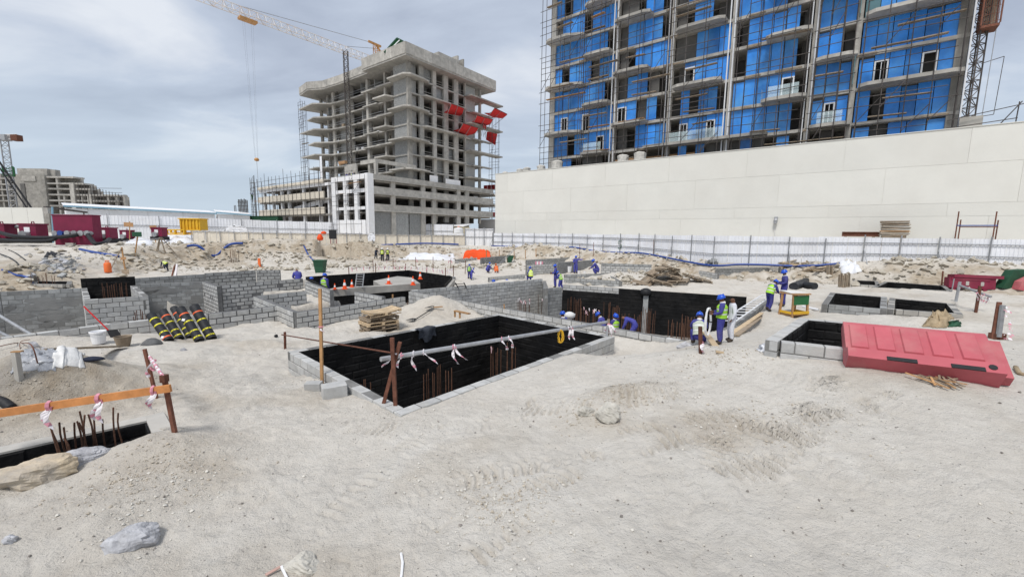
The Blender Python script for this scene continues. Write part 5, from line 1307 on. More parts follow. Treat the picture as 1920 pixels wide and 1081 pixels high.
strip_fence('fence', 'cream sheet fence with dark scaffold posts along the excavation edge', 'fence', cp_, lambda p: float(np.interp(p.x, cx_, ct)), 1.35, M_beige, 1.6, 2, 1.75, (.97, .12), braces=False, post_r=.05, jit=.01)
wp = [D(872, 450, 66), D(925, 450, 66)]
strip_fence('hoarding', 'short bright white hoarding piece beside the cream fence', 'hoarding', wp, D(890, 428, 66).z, 1.3, M_white, 1.2, 2, 1.5, (.55, .95), post_r=.05)
# cabins
def cabin(label, x0, x1, d0, d1, ytop0, ytop1, ybot, mat, trim, wins, name='site_cabin', lift=0):
    a, e = D(x0, ybot, d0), D(x1, ybot, d1); u = (e - a); u.z = 0; L = u.length; u = u / L
    t = T(name, label, 'site cabin', (a.x, a.y, 1.2), rotz=math.atan2(u.y, u.x))
    z0, z1 = D(x0, ytop0, d0).z - 1.2, D(x1, ytop1, d1).z - 1.2; zm = min(z0, z1)
    n = max(2, int(L / 3))
    for k in range(n): t.box('wall_panel', (k * L / n + .02, 0, 0), ((k + 1) * L / n - .02, .12, zm), mat)
    t.mb('shell', MB().box((0, .13, 0), (L, 6, zm - .02)), mat)
    rf = MB(); rf.add([(-.3, -.5, z0), (L + .3, -.5, z1), (L + .3, 6.4, z1 + .7), (-.3, 6.4, z0 + .7), (-.3, -.5, z0 + .14), (L + .3, -.5, z1 + .14), (L + .3, 6.4, z1 + .84), (-.3, 6.4, z0 + .84)], MB.BF)
    roof = t.mb('roof', rf, M_white)
    if trim: t.beam('fascia', (-.3, -.55, z0 - .05), (L + .3, -.55, z1 - .05), .06, .3, trim)
    for (f, w, h, zc, m) in wins:
        t.box('window', (f * L - w / 2, -.06, zc - h / 2), (f * L + w / 2, -.01, zc + h / 2), m)
    return t
M_skyb = pm('light_blue_trim', (0.25, 0.44, 0.56), 0.5, 0.1, 1, 0.0, 10, 0.05)
M_glassd = pm('dark_window_glass', (0.05, 0.09, 0.13), 0.15, 0.2, 2, 0.0, 10, 0.1, spec=0.6)
cabin('long white site office with a pale blue roof edge', 128, 405, 82, 100, 386, 400, 430, M_white, M_skyb, [(.17, 1.4, .6, 2.9, M_woodg), (.47, 1.2, .8, 2.4, M_skyb), (.53, 1.8, .8, 2.3, M_glassd), (.76, 1.9, .7, 2.1, M_wood)])
cabin('short white site cabin at the right end of the site office', 410, 470, 100, 104, 398, 403, 430, M_white, M_skyb, [(.08, 1.2, 1.6, 2.0, M_glassd)])
t = T('container', 'dark green container roof behind the left hoarding', 'container', D(470, 410, 108).to_tuple())
a, e = D(465, 408, 108), D(521, 412, 108)
b = MB(); n = 14
for k in range(n): b.box((a.x + (e.x - a.x) * k / n, a.y, 0), (a.x + (e.x - a.x) * (k + .55) / n, a.y + 2.4, a.z + .35)); b.box((a.x + (e.x - a.x) * (k + .551) / n, a.y + .05, 0), (a.x + (e.x - a.x) * (k + 1) / n - .001, a.y + 2.4, a.z + .33))
t.mb('body', b, M_dgreen); t.box('top_rail', (a.x - .05, a.y - .08, a.z + .36), (e.x + .05, a.y + 2.45, a.z + .46), M_dgreen)
cabin('pale yellow cabin in front of the bare tower', 790, 868, 108, 106, 421, 425, 445, M_yellowpale, None, [(.2, 1.3, 1.0, 2.2, M_skyb), (.55, .9, .9, 1.2, M_orangep)])
cabin('small white cabin left of the yellow one', 690, 730, 112, 112, 408, 411, 440, M_white, None, [(.4, 1, .8, 3, M_woodg)])
def tank(px, py, d, w, label):
    p = D(px, py, d); t = T('water_tank', label, 'water tank', (p.x, p.y, p.z))
    b = MB(); prof = [(.0, 0), (.9, 0), (1, .1), (.97, .3), (1, .35), (.97, .6), (1, .65), (.95, .9), (.5, 1.0), (.28, 1.02), (.28, 1.14), (.05, 1.15)]
    t.mb('body', b.lathe([(r * w, z * w * 1.1) for r, z in prof[1:]], p, 16), M_white); t.mb('lid', MB().lathe([(.25 * w, 0), (.22 * w, .15 * w), (.05, .17 * w)], p + Vector((0, 0, 1.15 * 1.1 * w)), 10), M_orangep)
    t.box('stand', p + Vector((-w, -w, -3)), p + Vector((w, w, -.02)), M_white)
tank(733, 421, 108, 1.5, 'white water tank in front of the bare tower'); tank(860, 437, 70, .8, 'small white rounded tank at the end of the cream fence')
for k, (px, y0, y1) in enumerate([(447, 376, 400), (455, 373, 400), (462, 378, 400)]):
    pass
t = T('rebar_column', 'dark column cage rising left of the podium', 'rebar cage', D(456, 400, 108).to_tuple())
p = D(457, 400, 108)
for k in range(7): t.rod('bar', p + Vector((-1.1 + k * .36, 0, -3)), p + Vector((-1.1 + k * .36, 0, 3.3 + R.random() * .4)), .12, M_scaf)
for k in range(4): t.box('tie', p + Vector((-1.3, -.2, k * .9)), p + Vector((1.3, -.1, k * .9 + .12)), M_scaf)
for k in range(2): t.rod('bar', p + Vector((-1.9 - k * .35, 0, -3)), p + Vector((-1.9 - k * .35, 0, 2)), .08, M_scaf)

# ------------------------------------------------------------------ machinery and litter on the left
def pump(px, py, d, s, label):
    p = D(px, py, d); t = T('dewatering_pump', label, 'pump', p.to_tuple(), group='maroon dewatering pumps')
    t.box('housing', p + Vector((-.9 * s, -.6 * s, .35 * s)), p + Vector((.9 * s, .6 * s, 1.75 * s)), M_mpaint); t.box('skid', p + Vector((-1.1 * s, -.7 * s, -.2)), p + Vector((1.1 * s, .7 * s, .34 * s)), M_black)
    t.box('lid', p + Vector((-.98 * s, -.68 * s, 1.751 * s)), p + Vector((.98 * s, .68 * s, 1.9 * s)), M_mpaint)
    t.mb('lifting_eye', MB().pipe([p + Vector((-.15 * s, 0, 1.9 * s)), p + Vector((-.1 * s, 0, 2.1 * s)), p + Vector((.1 * s, 0, 2.1 * s)), p + Vector((.15 * s, 0, 1.9 * s))], .05 * s, 5), M_mpaint)
    t.box('label_plate', p + Vector((-.3 * s, -.66 * s, 1.0 * s)), p + Vector((.3 * s, -.605 * s, 1.5 * s)), M_white)
    t.mb('outlet', MB().rod(p + Vector((.0, -.6 * s, .7 * s)), p + Vector((0, -1.1 * s, .7 * s)), .32 * s, 10).rod(p + Vector((.0, -1.1 * s, .7 * s)), p + Vector((0, -1.2 * s, .7 * s)), .42 * s, 10), M_steel)
pump(8, 452, 46, 1.0, 'maroon pump unit cut by the left edge'); pump(66, 452, 46, 1.0, 'maroon pump unit left of the big maroon tank'); pump(203, 452, 50, .85, 'small maroon pump right of the big maroon tank'); pump(240, 450, 56, .7, 'half-hidden maroon pump furthest right'); pump(300, 447, 58, .8, 'maroon pump behind the white sheet')
p = D(141, 457, 44); a, e = D(104, 457, 44), D(178, 457, 44); zt_ = D(141, 404, 44).z
t = T('settlement_tank', 'big dark maroon steel tank with hose outlets', 'tank', (a.x, a.y, a.z))
t.box('body', (a.x, a.y, a.z - .1), (e.x, a.y + .9, zt_), M_mpaint); t.box('rim', (a.x - .06, a.y - .06, zt_), (e.x + .06, a.y + .96, zt_ + .1), M_mpaint); t.box('foot', (D(128, 457, 44).x, a.y - .3, a.z - .25), (D(143, 457, 44).x, a.y - .02, a.z + .12), M_concl)
for k, px in enumerate((112, 122, 135, 148, 160, 172)):
    q = D(px, 437, 44); t.mb('outlet', MB().rod((q.x, a.y - .02, q.z), (q.x, a.y - .45, q.z), .2, 10).rod((q.x, a.y - .45, q.z), (q.x, a.y - .55, q.z), .28, 10), M_bluep if k == 1 else M_steel)
def hose(label, pts, r, mat, cat='hose', name='hose', group=None, n=10):
    q = [Vector(p) for p in pts]; s = []
    for i in range(len(q) - 1):
        p0, p1, p2, p3 = q[max(i - 1, 0)], q[i], q[i + 1], q[min(i + 2, len(q) - 1)]
        for k in range(6):
            u = k / 6; s.append(.5 * ((2 * p1) + (p2 - p0) * u + (2 * p0 - 5 * p1 + 4 * p2 - p3) * u * u + (3 * p1 - p0 - 3 * p2 + p3) * u ** 3))
    s.append(q[-1]); return solo(name, MB().pipe(s, r, n), mat, label, cat, q[0].to_tuple(), group, smooth=True)
hose('black rubber hose running from the left pumps to the maroon tank', [D(0, 436, 44.5), D(30, 443, 43.5), D(80, 446, 43), D(125, 443, 43), D(146, 440, 43.4)], .2, M_black)
hose('black hose lying along the front of the maroon pumps', [D(-10, 449, 43), D(40, 452, 42.6), D(90, 451, 42.6), D(105, 447, 43)], .17, M_black)
hose('black hose dropping from the right side of the maroon tank', [D(165, 440, 43), D(172, 450, 42.5), D(180, 457, 42), D(196, 455, 43), D(205, 448, 46)], .2, M_black)
hose('pale pipe linking the two left pump units', [D(22, 425, 46.5), D(40, 425, 46.5), D(55, 427, 46.5)], .18, M_steel)
# wall lamp frame beside the site wall
t = T('light_frame', 'dark canopy frame standing over the maroon tank', 'canopy', D(95, 455, 50).to_tuple())
t.beam('roof_beam', D(84, 388, 50), D(162, 398, 56), .3, .2, M_scaf); t.rod('post', D(98, 388, 50), D(100, 455, 50), .09, M_skyb); t.rod('post', D(157, 397, 55), D(158, 408, 55), .07, M_scaf); t.box('lamp', D(88, 394, 50) - Vector((.3, .2, .4)), D(88, 394, 50) + Vector((.3, .2, .3)), M_concl)
# yellow skip / formwork machine
def yellow(px0, px1, y0, y1, d):
    a, e = D(px0, y1, d), D(px1, y0, d)
    t = T('yellow_skip', 'bright yellow ribbed steel skip standing on yellow frames', 'skip', a.to_tuple())
    t.box('body', (a.x, a.y, a.z), (e.x, a.y + 1.6, e.z), M_yel)
    for k in range(6):
        x = a.x + (e.x - a.x) * (k + .2) / 6; t.box('rib', (x, a.y - .14, a.z + .1), (x + .16, a.y - .005, e.z - .1), M_yel)
    t.box('rim', (a.x - .1, a.y - .2, e.z), (e.x + .1, a.y + 1.7, e.z + .14), M_yel)
    for k, (x0, x1) in enumerate(((311, 345), (345, 375), (318, 362))):
        q, w = D(x0, 440 - 3 * (k == 2), d - 1 + k * .6), D(x1, 432, d - 1 + k * .6)
        t.box('frame', (q.x, q.y, q.z), (w.x, q.y + .35, q.z + .18), M_yel); t.box('frame', (q.x, q.y, w.z), (w.x, q.y + .35, w.z + .16), M_yel)
        for f in (0.0, .45, .93): t.box('frame_post', (q.x + (w.x - q.x) * f, q.y + .02, q.z + .181), (q.x + (w.x - q.x) * f + .18, q.y + .3, w.z - .001), M_yel)
yellow(338, 374, 411, 431, 62)
# tarps: rumpled sheets with real thickness
def tarp(label, pts, h, mat, n=18, seed=0, name='tarp', amp=.12, flat=False, cat='tarp', folds=3.0, base=None, thick=.02, box=0):
    "pts: 4 photo corners on the ground (near-left, near-right, far-right, far-left); h: crown height"
    q = [(gp(*p) if base is None else base(*p)) for p in pts]; vs = []; fs = []
    for i in range(n + 1):
        for j in range(n + 1):
            u, v = i / n, j / n
            p = (q[0] * (1 - u) + q[1] * u) * (1 - v) + (q[3] * (1 - u) + q[2] * u) * v
            c = (math.sin(math.pi * u) * math.sin(math.pi * v)) ** (box if box else .35 if not flat else .8)
            e = 1 + .10 * float(pnoise(u * 4, v * 4, seed + 9))
            p = p + Vector((.12 * float(pnoise(u * 5, v * 5, seed + 3)), .12 * float(pnoise(u * 5, v * 5, seed + 5)), 0))
            z = h * c * e + amp * (abs(float(pnoise(u * folds * 2, v * folds, seed))) * 2 + .5 * float(pnoise(u * 9, v * 9, seed + 1))) * (c + .12)
            vs.append((p.x, p.y, (G(p.x, p.y) if base is None else p.z) + max(z, 0) + .02))
    m = n + 1
    for i in range(n):
        for j in range(n): fs.append((i * m + j, (i + 1) * m + j, (i + 1) * m + j + 1, i * m + j + 1))
    k = len(vs); vs2 = [(x, y, z - thick) for x, y, z in vs]
    rim = [i * m for i in range(n + 1)] + [n * m + j for j in range(1, n + 1)] + [i * m + n for i in range(n - 1, -1, -1)] + [j for j in range(n - 1, 0, -1)]
    fs2 = fs + [tuple(x + k for x in f[::-1]) for f in fs] + [(rim[i], rim[(i + 1) % len(rim)], rim[(i + 1) % len(rim)] + k, rim[i] + k)[::-1] for i in range(len(rim))]
    c = sum(q, Vector()) / 4
    return solo(name, MB().add(vs + vs2, fs2), mat, label, cat, c.to_tuple(), smooth=True)
tarp('bright orange tarp draped over a stack near the centre', [(868, 485), (921, 487), (920, 478), (872, 476)], 1.0, M_orange, 22, 3, amp=.22, folds=5, box=.16)
tarp('large white plastic sheet spread over a mound', [(745, 487), (862, 488), (850, 474), (770, 472)], .55, M_tarp, 24, 8, amp=.22, folds=5, box=1.2)
tarp('crumpled white sheet at the right before the hoarding', [(1578, 512), (1617, 513), (1610, 495), (1570, 495)], .35, M_tarp, 16, 12, amp=.35, folds=4)
tarp('white sheets over material beside the yellow skip', [(298, 455), (362, 457), (372, 444), (306, 442)], .9, M_tarp, 16, 15, amp=.3, folds=4)
tarp('pale plastic sheet on pallets behind the cream fence', [(418, 437), (466, 438), (464, 431), (424, 430)], .8, M_tarp, 12, 17, amp=.3, base=lambda x, y: D(x, y, 70))
tarp('low white wrapped load left of the red barrels', [(232, 459), (290, 461), (288, 452), (238, 451)], .5, M_tarp, 12, 19, amp=.25)
tarp('torn white woven sack lying on the earth at the left', [(98, 696), (160, 690), (158, 660), (120, 664)], .05, M_cloth, 22, 22, amp=.07, folds=2.5, name='woven_sack', cat='sack')
tarp('clear wrinkled plastic sheet on the ground at the left', [(20, 705), (105, 700), (112, 664), (40, 668)], .03, pm('clear_plastic', (0.60, 0.62, 0.66), .25, .15, 6, .5, 12, .05, spec=.5, alpha=.55), 16, 25, amp=.06, folds=5, name='plastic_sheet', cat='plastic sheet')
tarp('white scrap of plastic by the low right pit corner', [(1424, 660), (1440, 663), (1442, 652), (1426, 650)], .05, M_tarp, 8, 27, amp=.05, name='plastic_scrap', cat='plastic scrap')
tarp('brown folded hessian sack between the right pits', [(1728, 611), (1775, 613), (1790, 598), (1742, 594)], .16, M_sack, 18, 29, amp=.18, folds=3, name='hessian_sack', cat='sack')
tarp('olive rag beside the brown folded sack', [(1778, 612), (1802, 612), (1800, 603), (1782, 602)], .06, M_dgreen, 8, 31, amp=.08, name='rag', cat='rag')
tarp('white cloth over the fence in the middle', [(690, 452), (703, 452), (704, 441), (689, 441)], .3, M_tarp, 8, 33, amp=.2, base=lambda x, y: D(x, y, 60.3))
# grey jacket hung over the rim of the front pit
a, e = P(783, 620, ZM), P(815, 612, ZM)
vs = []; n, m = 10, 8
dd = (main_in[0] - main_in[3]).normalized()
for i in range(n + 1):
    for j in range(m + 1):
        u, v = i / n, j / m; s = v * .62
        p = a.lerp(e, u + .03 * math.sin(v * 7)) ; o = min(s, .22) - .2
        q = p + Vector((dd.x, dd.y, 0)) * (o + .05 + .02 * math.sin(u * 9 + v * 4)); q.z = ZM + .03 + .02 * math.sin(u * 11) - max(0, s - .22) * (1 if abs(u - .5) < .3 else .7)
        vs.append(q)
fs = [(i * (m + 1) + j, (i + 1) * (m + 1) + j, (i + 1) * (m + 1) + j + 1, i * (m + 1) + j + 1) for i in range(n) for j in range(m)]
k = len(vs); b = MB().add(vs + [v + Vector((dd.x, dd.y, 1)) * -.015 for v in vs], fs + [tuple(x + k for x in f[::-1]) for f in fs])
solo('work_jacket', b, pm('dark_grey_denim', (.045, .05, .062), .95, .3, 9, .5, 40), 'dark grey jacket hung over the rim of the big front pit', 'jacket', a.to_tuple(), smooth=True)

# blue pipes
def gpl(pts, up=.12): return [gp(x, y) + Vector((0, 0, up)) for x, y in pts]
hose('blue layflat pipe sloping below the maroon tank', gpl([(150, 469), (175, 474), (200, 478), (223, 481)], .10), .11, M_bluep, 'pipe', 'blue_pipe', 'blue pipes')
hose('blue pipe bundle in front of the cream fence', gpl([(352, 463), (372, 467), (400, 466), (430, 462), (456, 460)], .32), .13, M_bluep, 'pipe', 'blue_pipe', 'blue pipes')
hose('blue hose coming down to the slit pit on the left', gpl([(4, 504), (30, 516), (55, 524), (82, 528)], .05), .055, M_bluep, 'pipe', 'blue_pipe', 'blue pipes')
hose('blue hose hanging down the bank left of the green bin', gpl([(570, 462), (578, 478), (588, 490)], .1), .08, M_bluep, 'pipe', 'blue_pipe', 'blue pipes')
hose('long blue pipe at the foot of the cream fence', [D(555, 460, 57.5), D(620, 462, 57), D(680, 461, 58), D(740, 458, 59.5), D(800, 456, 61), D(860, 458, 62)], .11, M_bluep, 'pipe', 'blue_pipe', 'blue pipes')
hl = [hp[i].lerp(hp[i + 1], k) for i in range(0, 5) for k in (0, .34, .67)]
hose('long dark blue pipe along the foot of the white hoarding', [Vector((p.x - .3, p.y - .9, float(terr(p.x, p.y - .9)) + .06 + .05 * math.sin(p.x))) for p in hl], .085, M_bluep, 'pipe', 'blue_pipe', 'blue pipes')
hose('pair of dark cables sloping down the earth at the left edge', gpl([(0, 478), (30, 492), (62, 512)], .05), .04, M_black, 'cable', 'cable')
hose('thin dark cable sloping below the pumps at the left', gpl([(10, 466), (30, 476), (48, 490)], .05), .035, M_black, 'cable', 'cable')
# sign boards, stakes
def stake_sign(label, foot, top, board, mat, w=1.1, h=.55, extra=None):
    p = gp(*foot); d = p.y; q = D(top[0], top[1], d)
    t = T('stake_sign', label, 'sign', p.to_tuple(), group='board signs on stakes'); t.beam('stake', p - Vector((0, 0, .2)), q, .09, .06, M_wood)
    c = D(board[0], board[1], d) - Vector((0, .08, 0)); t.mb('board', MB().obox(Matrix.Translation(c) @ Matrix.Rotation(R.uniform(-.1, .1), 4, 'Y') @ Matrix.Diagonal((w, .03, h, 1))), mat)
    if extra: t.beam('leg', p + Vector((extra, -.5, 0)), q - Vector((0, .04, .1)), .07, .05, M_woodg)
stake_sign('plain brown board on a stake left of the yellow skip, higher one', (243, 457), (243, 415), (242, 421), M_ply, 1.2, .55); stake_sign('plain brown board on a stake nearer the yellow skip', (292, 455), (289, 422), (288, 426), M_ply, 1.0, .5)
stake_sign('dark green board on a leaning stake', (252, 480), (259, 435), (258, 439), M_dgreen, .85, .42); stake_sign('small brown board on an A-shaped stake', (236, 512), (228, 463), (233, 484), M_ply, .4, .2, -.9)
stake_sign('weathered board low on the pale stake', (235, 518), (235, 503), (237, 509), M_woodg, .5, .36)
t = T('stake_tripod', 'tripod of leaning stakes on the sand left of the bank', 'stakes', gp(305, 472).to_tuple()); c = gp(305, 470)
for dx, dy in ((-.5, 0), (.5, -.3), (.9, .4), (-.2, -.6)): t.beam('stake', c + Vector((dx, dy, -.1)), c + Vector((dx * .1 - .1, dy * .1, 1.5)), .08, .06, M_woodg)
t.rod('rope', c + Vector((-.1, 0, 1.4)), gp(233, 470) + Vector((0, 0, .9)), .02, M_tape)
t = T('timber_struts', 'leaning timber strut frame at the top of the grey wall', 'timber', gp(331, 520).to_tuple()); c = gp(330, 520)
t.beam('strut', c + Vector((0, 0, -.1)), c + Vector((-.1, .2, 1.0)), .12, .08, M_rust); t.beam('strut', c + Vector((.12, -.3, -.2)), c + Vector((.0, .2, 1.0)), .1, .08, M_tape); t.beam('strut', c + Vector((-.15, -.5, -.6)), c + Vector((-.1, .1, .9)), .1, .06, M_rust)
# gas cylinder
p = gp(203, 511); s = .42
t = T('gas_cylinder', 'orange gas cylinder on the sand', 'gas cylinder', p.to_tuple()); t.mb('body', MB().lathe([(.10, 0), (.20, .02), (.21, .1), (.21, .62), (.16, .72), (.05, .76)], p, 14), M_orangep, smooth=True)
t.mb('collar', MB().pipe([p + Vector((.12 * math.cos(a), .12 * math.sin(a), .86)) for a in np.linspace(0, 6.0, 9)], .02, 5).rod(p + Vector((.12, 0, .7)), p + Vector((.12, 0, .86)), .02).rod(p + Vector((-.12, 0, .7)), p + Vector((-.12, 0, .86)), .02), M_orangep); t.mb('valve', MB().rod(p + Vector((0, 0, .75)), p + Vector((0, 0, .86)), .03), M_yel)
# centre bits: red wind net, black board, white board, green bin, yellow post base
t = T('orange_bag', 'orange wind net tied to the cream fence', 'bag', D(600, 445, 57).to_tuple()); c = D(600, 443, 57)
b = MB().lathe([(.1, -.55), (.35, -.5), (.42, -.2), (.25, .15), (.15, .3)], c, 10); t.mb('bag', b, M_orange, smooth=True); t.mb('flap', MB().lathe([(.05, -.15), (.33, -.1), (.36, .12), (.1, .25)], c + Vector((.5, .05, .45)), 9), M_orange, smooth=True)  # wind net drawn as a rounded body and flap
t = T('notice_board', 'black board on two red legs by the cream fence', 'board', D(624, 458, 57).to_tuple()); c = D(624, 440, 57); t.box('board', c + Vector((-.5, -.05, -.55)), c + Vector((.5, .03, .65)), M_black)
for x in (-.35, .4): t.rod('leg', c + Vector((x, .06, -1.35)), c + Vector((x, .06, .3)), .05, M_maroon)
p = gp(601, 511); t = T('wheelie_bin', 'dark green bin behind the man in the green vest', 'bin', p.to_tuple()); t.mb('body', MB().add([(p.x - .3, p.y - .3, p.z), (p.x + .3, p.y - .3, p.z), (p.x + .3, p.y + .3, p.z), (p.x - .3, p.y + .3, p.z), (p.x - .42, p.y - .4, p.z + 1.0), (p.x + .42, p.y - .4, p.z + 1.0), (p.x + .42, p.y + .4, p.z + 1.0), (p.x - .42, p.y + .4, p.z + 1.0)], MB.BF), M_dgreen); t.box('lid', p + Vector((-.45, -.43, 1.0)), p + Vector((.45, .43, 1.08)), M_dgreen)
p = gp(487, 504); t = T('marker_post', 'yellow marker post on a wooden base', 'post', p.to_tuple()); t.box('base', p + Vector((-.4, -.2, 0)), p + Vector((.4, .2, .12)), M_wood); t.box('post', p + Vector((-.1, -.06, .12)), p + Vector((.1, .06, .9)), M_orangep)
# cones on the slab
def cone(name='traffic_cone'):
    t = T('traffic_cone', 'x', 'traffic cone', (0, 0, 0), group='traffic cones on the slab')
    t.mb('base', MB().box((-.2, -.2, 0), (.2, .2, .04)), M_orange); t.mb('cone', MB().lathe([(.16, .04), (.115, .28)], n=12), M_orange); t.mb('sleeve', MB().lathe([(.117, .281), (.075, .50)], n=12), M_white); t.mb('tip', MB().lathe([(.074, .501), (.035, .72)], n=12), M_orange)
    return t
cn = cone()
spots = [(646.5, 541.5, 'traffic cone nearest the left end of the slab', 1.2), (660, 538, 'plain red cone just left of the ladder', 1.0), (628, 542, 'small pale-topped cone furthest left', .75), (729, 532, 'pinkish cone standing in the middle of the slab', 1.25), (774.5, 534, 'traffic cone at the right corner of the slab', 1.25), (788, 523, 'traffic cone behind the right corner of the slab', 1.2)]
for i, (px, py, lab, s) in enumerate(spots):
    p = P(px, py, ZS + .005)
    if i == 0: cn.o.location = p; cn.o['label'] = lab; cn.o.scale = (s * .58,) * 3
    else: clone(cn, p, R.uniform(-.4, .4), lab, s * .58)
def ladder(label, a, e, w, mat, n=7, side=None):
    a, e = Vector(a), Vector(e); s = Vector(side or (1, 0, 0)).normalized() * w / 2; t = T('ladder', label, 'ladder', a.to_tuple(), group='ladders')
    for k in (-1, 1): t.rod('rail', a + s * k, e + s * k, .03, mat)
    for k in range(n): p = a.lerp(e, (k + .5) / n); t.rod('rung', p - s, p + s, .02, mat)
    return t
p = P(682, 538, ZS)
ladder('grey stepladder standing on the slab, front side', p + Vector((-.2, -.2, 0)), D(676, 512, p.y + .1), .4, M_steel, 6); 
ladder('black ladder leaning in the central pit', P(878, 560, -.6), P(862, 530, ZB + .3), .5, M_scaf, 9, (.8, .5, 0))
ladder('pale aluminium ladder beside the green stair', gp(925, 508), gp(965, 480) + Vector((0, 0, 1.0)), .4, M_steel, 8, (.5, .8, 0))
p = gp(953, 492); t = T('stair_panel', 'dark green panel beside the pale ladder', 'panel', p.to_tuple()); t.mb('panel', MB().extrude([D(950, 478, p.y), D(964, 479, p.y), D(957, 496, p.y), D(951, 497, p.y)], (0, .08, 0)), M_dgreen); t.beam('stringer', D(950, 478, p.y - .1), D(951, 498, p.y - .1), .08, .1, M_woodg)
# tape fences: little stakes with rope beyond the slab
def rope_line(label, pts, h, posts=True, wraps=4, mat=M_rust, tapes=True, r=.03):
    q = [gp(*p) for p in pts]; t = T('rope_barrier', label, 'barrier', q[0].to_tuple(), group='stake and rope barriers')
    for p in q: t.rod('stake', p - Vector((0, 0, .2)), p + Vector((R.uniform(-.05, .05), 0, h * R.uniform(.95, 1.2))), r, mat)
    for i in range(len(q) - 1):
        a, e = q[i] + Vector((0, 0, h * .92)), q[i + 1] + Vector((0, 0, h * .92)); m = a.lerp(e, .5) - Vector((0, 0, .06)); t.mb('rope', MB().pipe([a, a.lerp(m, .5) - Vector((0, 0, .02)), m, m.lerp(e, .5) - Vector((0, 0, .02)), e], .014, 4), M_tape)
        if tapes:
            for k in range(wraps):
                p = a.lerp(e, (k + R.random()) / wraps); t.mb('tape_tail', MB().beam(p, p + Vector((R.uniform(-.1, .1), R.uniform(-.05, .05), -.28)), .012, .06), M_tape if k % 2 else M_pink)
rope_line('stakes with red and white tape behind the cones', [(655, 524), (705, 520), (760, 517), (800, 521), (835, 527), (850, 522)], .9, wraps=8)
rope_line('rust-coloured rail of stakes behind the slab pit, far row', [(700, 508), (737, 506), (780, 504), (812, 503), (845, 506), (872, 514)], 1.0, wraps=1)
rope_line('sparse tall stakes in front of the far sand at the right', [(1087, 482), (1112, 481), (1225, 477), (1005, 486)][:3], 1.4, wraps=0, tapes=False)
# little wire-mesh stakes right
t = T('rope_barrier', 'orange stake pair near the green stair', 'barrier', gp(910, 492).to_tuple(), group='stake and rope barriers')
for px, y0, y1 in ((912, 497, 468), (936, 491, 468), (964, 486, 470), (985, 484, 468), (1005, 480, 466)):
    p = gp(px, y0); t.rod('stake', p - Vector((0, 0, .1)), D(px, y1, p.y), .05, M_wood)
# ------------------------------------------------------------------ red plastic barrier over the right pit
def barrier_mesh(t, Lx, H, W, mat, M, recess=5):
    "water-filled barrier: stepped section, recessed bays, feet notches, end lug"
    b = MB()
    sec = [(-W / 2, 0), (-W / 2, .20 * H), (-W * .28, .30 * H), (-W * .2, .93 * H), (-W * .17, H), (W * .17, H), (W * .2, .93 * H), (W * .28, .30 * H), (W / 2, .20 * H), (W / 2, 0)]
    x = -Lx / 2 + .12
    xs = [-Lx / 2, Lx / 2]; n = len(sec)
    vs = [(X_, y, z) for X_ in xs for y, z in sec]; fs = [(i, (i + 1) % n, n + (i + 1) % n, n + i) for i in range(n)] + [tuple(range(n - 1, -1, -1)), tuple(range(n, 2 * n))]
    b.add(vs, fs)
    bd = t.put('body', b.mesh('barrier_body', mat), M)
    w = (Lx - .10) / recess
    for s in (-1, 1):
        for k in range(recess):
            a, e = -Lx / 2 + .05 + k * w + .015, -Lx / 2 + .05 + (k + 1) * w - .075
            yb, zb, yt, zt = -W * .28 * 1.0, .32 * H, -W * .2, .915 * H
            o = .022; p = MB(); y0, y1 = s * (-yb), s * (-yt)
            inner = .014
            q0 = [(a, y0, zb), (e, y0, zb), (e, y1, zt), (a, y1, zt)]; q1 = [(a + inner, y0 + s * o, zb + inner), (e - inner, y0 + s * o, zb + inner), (e - inner, y1 + s * o, zt - inner * .6), (a + inner, y1 + s * o, zt - inner * .6)]
            f = [(4, 5, 6, 7)] + [(j, (j + 1) % 4, 4 + (j + 1) % 4, 4 + j) for j in range(4)]
            p.add(q0 + q1, f if s < 0 else [g[::-1] for g in f]); t.put('raised_panel', p.mesh('raised_panel', mat), parent=bd)
    for k in (.27, .68):
        for s in (-1, 1): t.put('forklift_slot', MB().box((-Lx / 2 + k * Lx, s * W / 2 - .012, .0), (-Lx / 2 + k * Lx + .34, s * W / 2 + .004, .06 * H / .8)).mesh('slot', M_black), parent=bd)
    t.put('end_lug', MB().box((Lx / 2 + .002, -W * .16, .10 * H), (Lx / 2 + .13, W * .16, .86 * H)).mesh('end_lug', mat), M)
    t.put('drain_plug', MB().rod((Lx / 2 - .12, -W / 2 - .012, .1 * H), (Lx / 2 - .12, -W / 2 + .01, .1 * H), .045, 10).mesh('plug', M_black), M)
def frame_from(o, x, up):
    x = x.normalized(); z = (up - x * up.dot(x)).normalized(); y = z.cross(x)
    return Matrix(((x.x, y.x, z.x, o.x), (x.y, y.y, z.y, o.y), (x.z, y.z, z.z, o.z), (0, 0, 0, 1)))
# the near foot runs from (1587,686) to (1880,728); the body leans back onto the pit wall
fa, fe = hit(1588, 693), hit(1885, 732); LX = (fe - fa).length
xd = (fe - fa).normalized(); bk_ = Vector((-xd.y, xd.x, 0)); bk_ = bk_ if bk_.y > 0 else -bk_
H = .90; lean = rad(54)
upv = Vector((0, 0, 1)) * math.cos(lean) + bk_ * math.sin(lean)
Wb = .52
o = (fa + fe) / 2 + bk_ * (Wb / 2 * math.cos(lean)) + Vector((0, 0, -Wb / 2 * math.sin(lean) * 0 + .02))
t = T('plastic_barrier', 'red plastic road barrier leaning back over the right pit', 'road barrier', o.to_tuple())
M = frame_from(o, xd, upv); 
if M.to_3x3().col[1].y < 0: M = frame_from(o, -xd, upv)
barrier_mesh(t, LX, H, Wb, M_red, M)
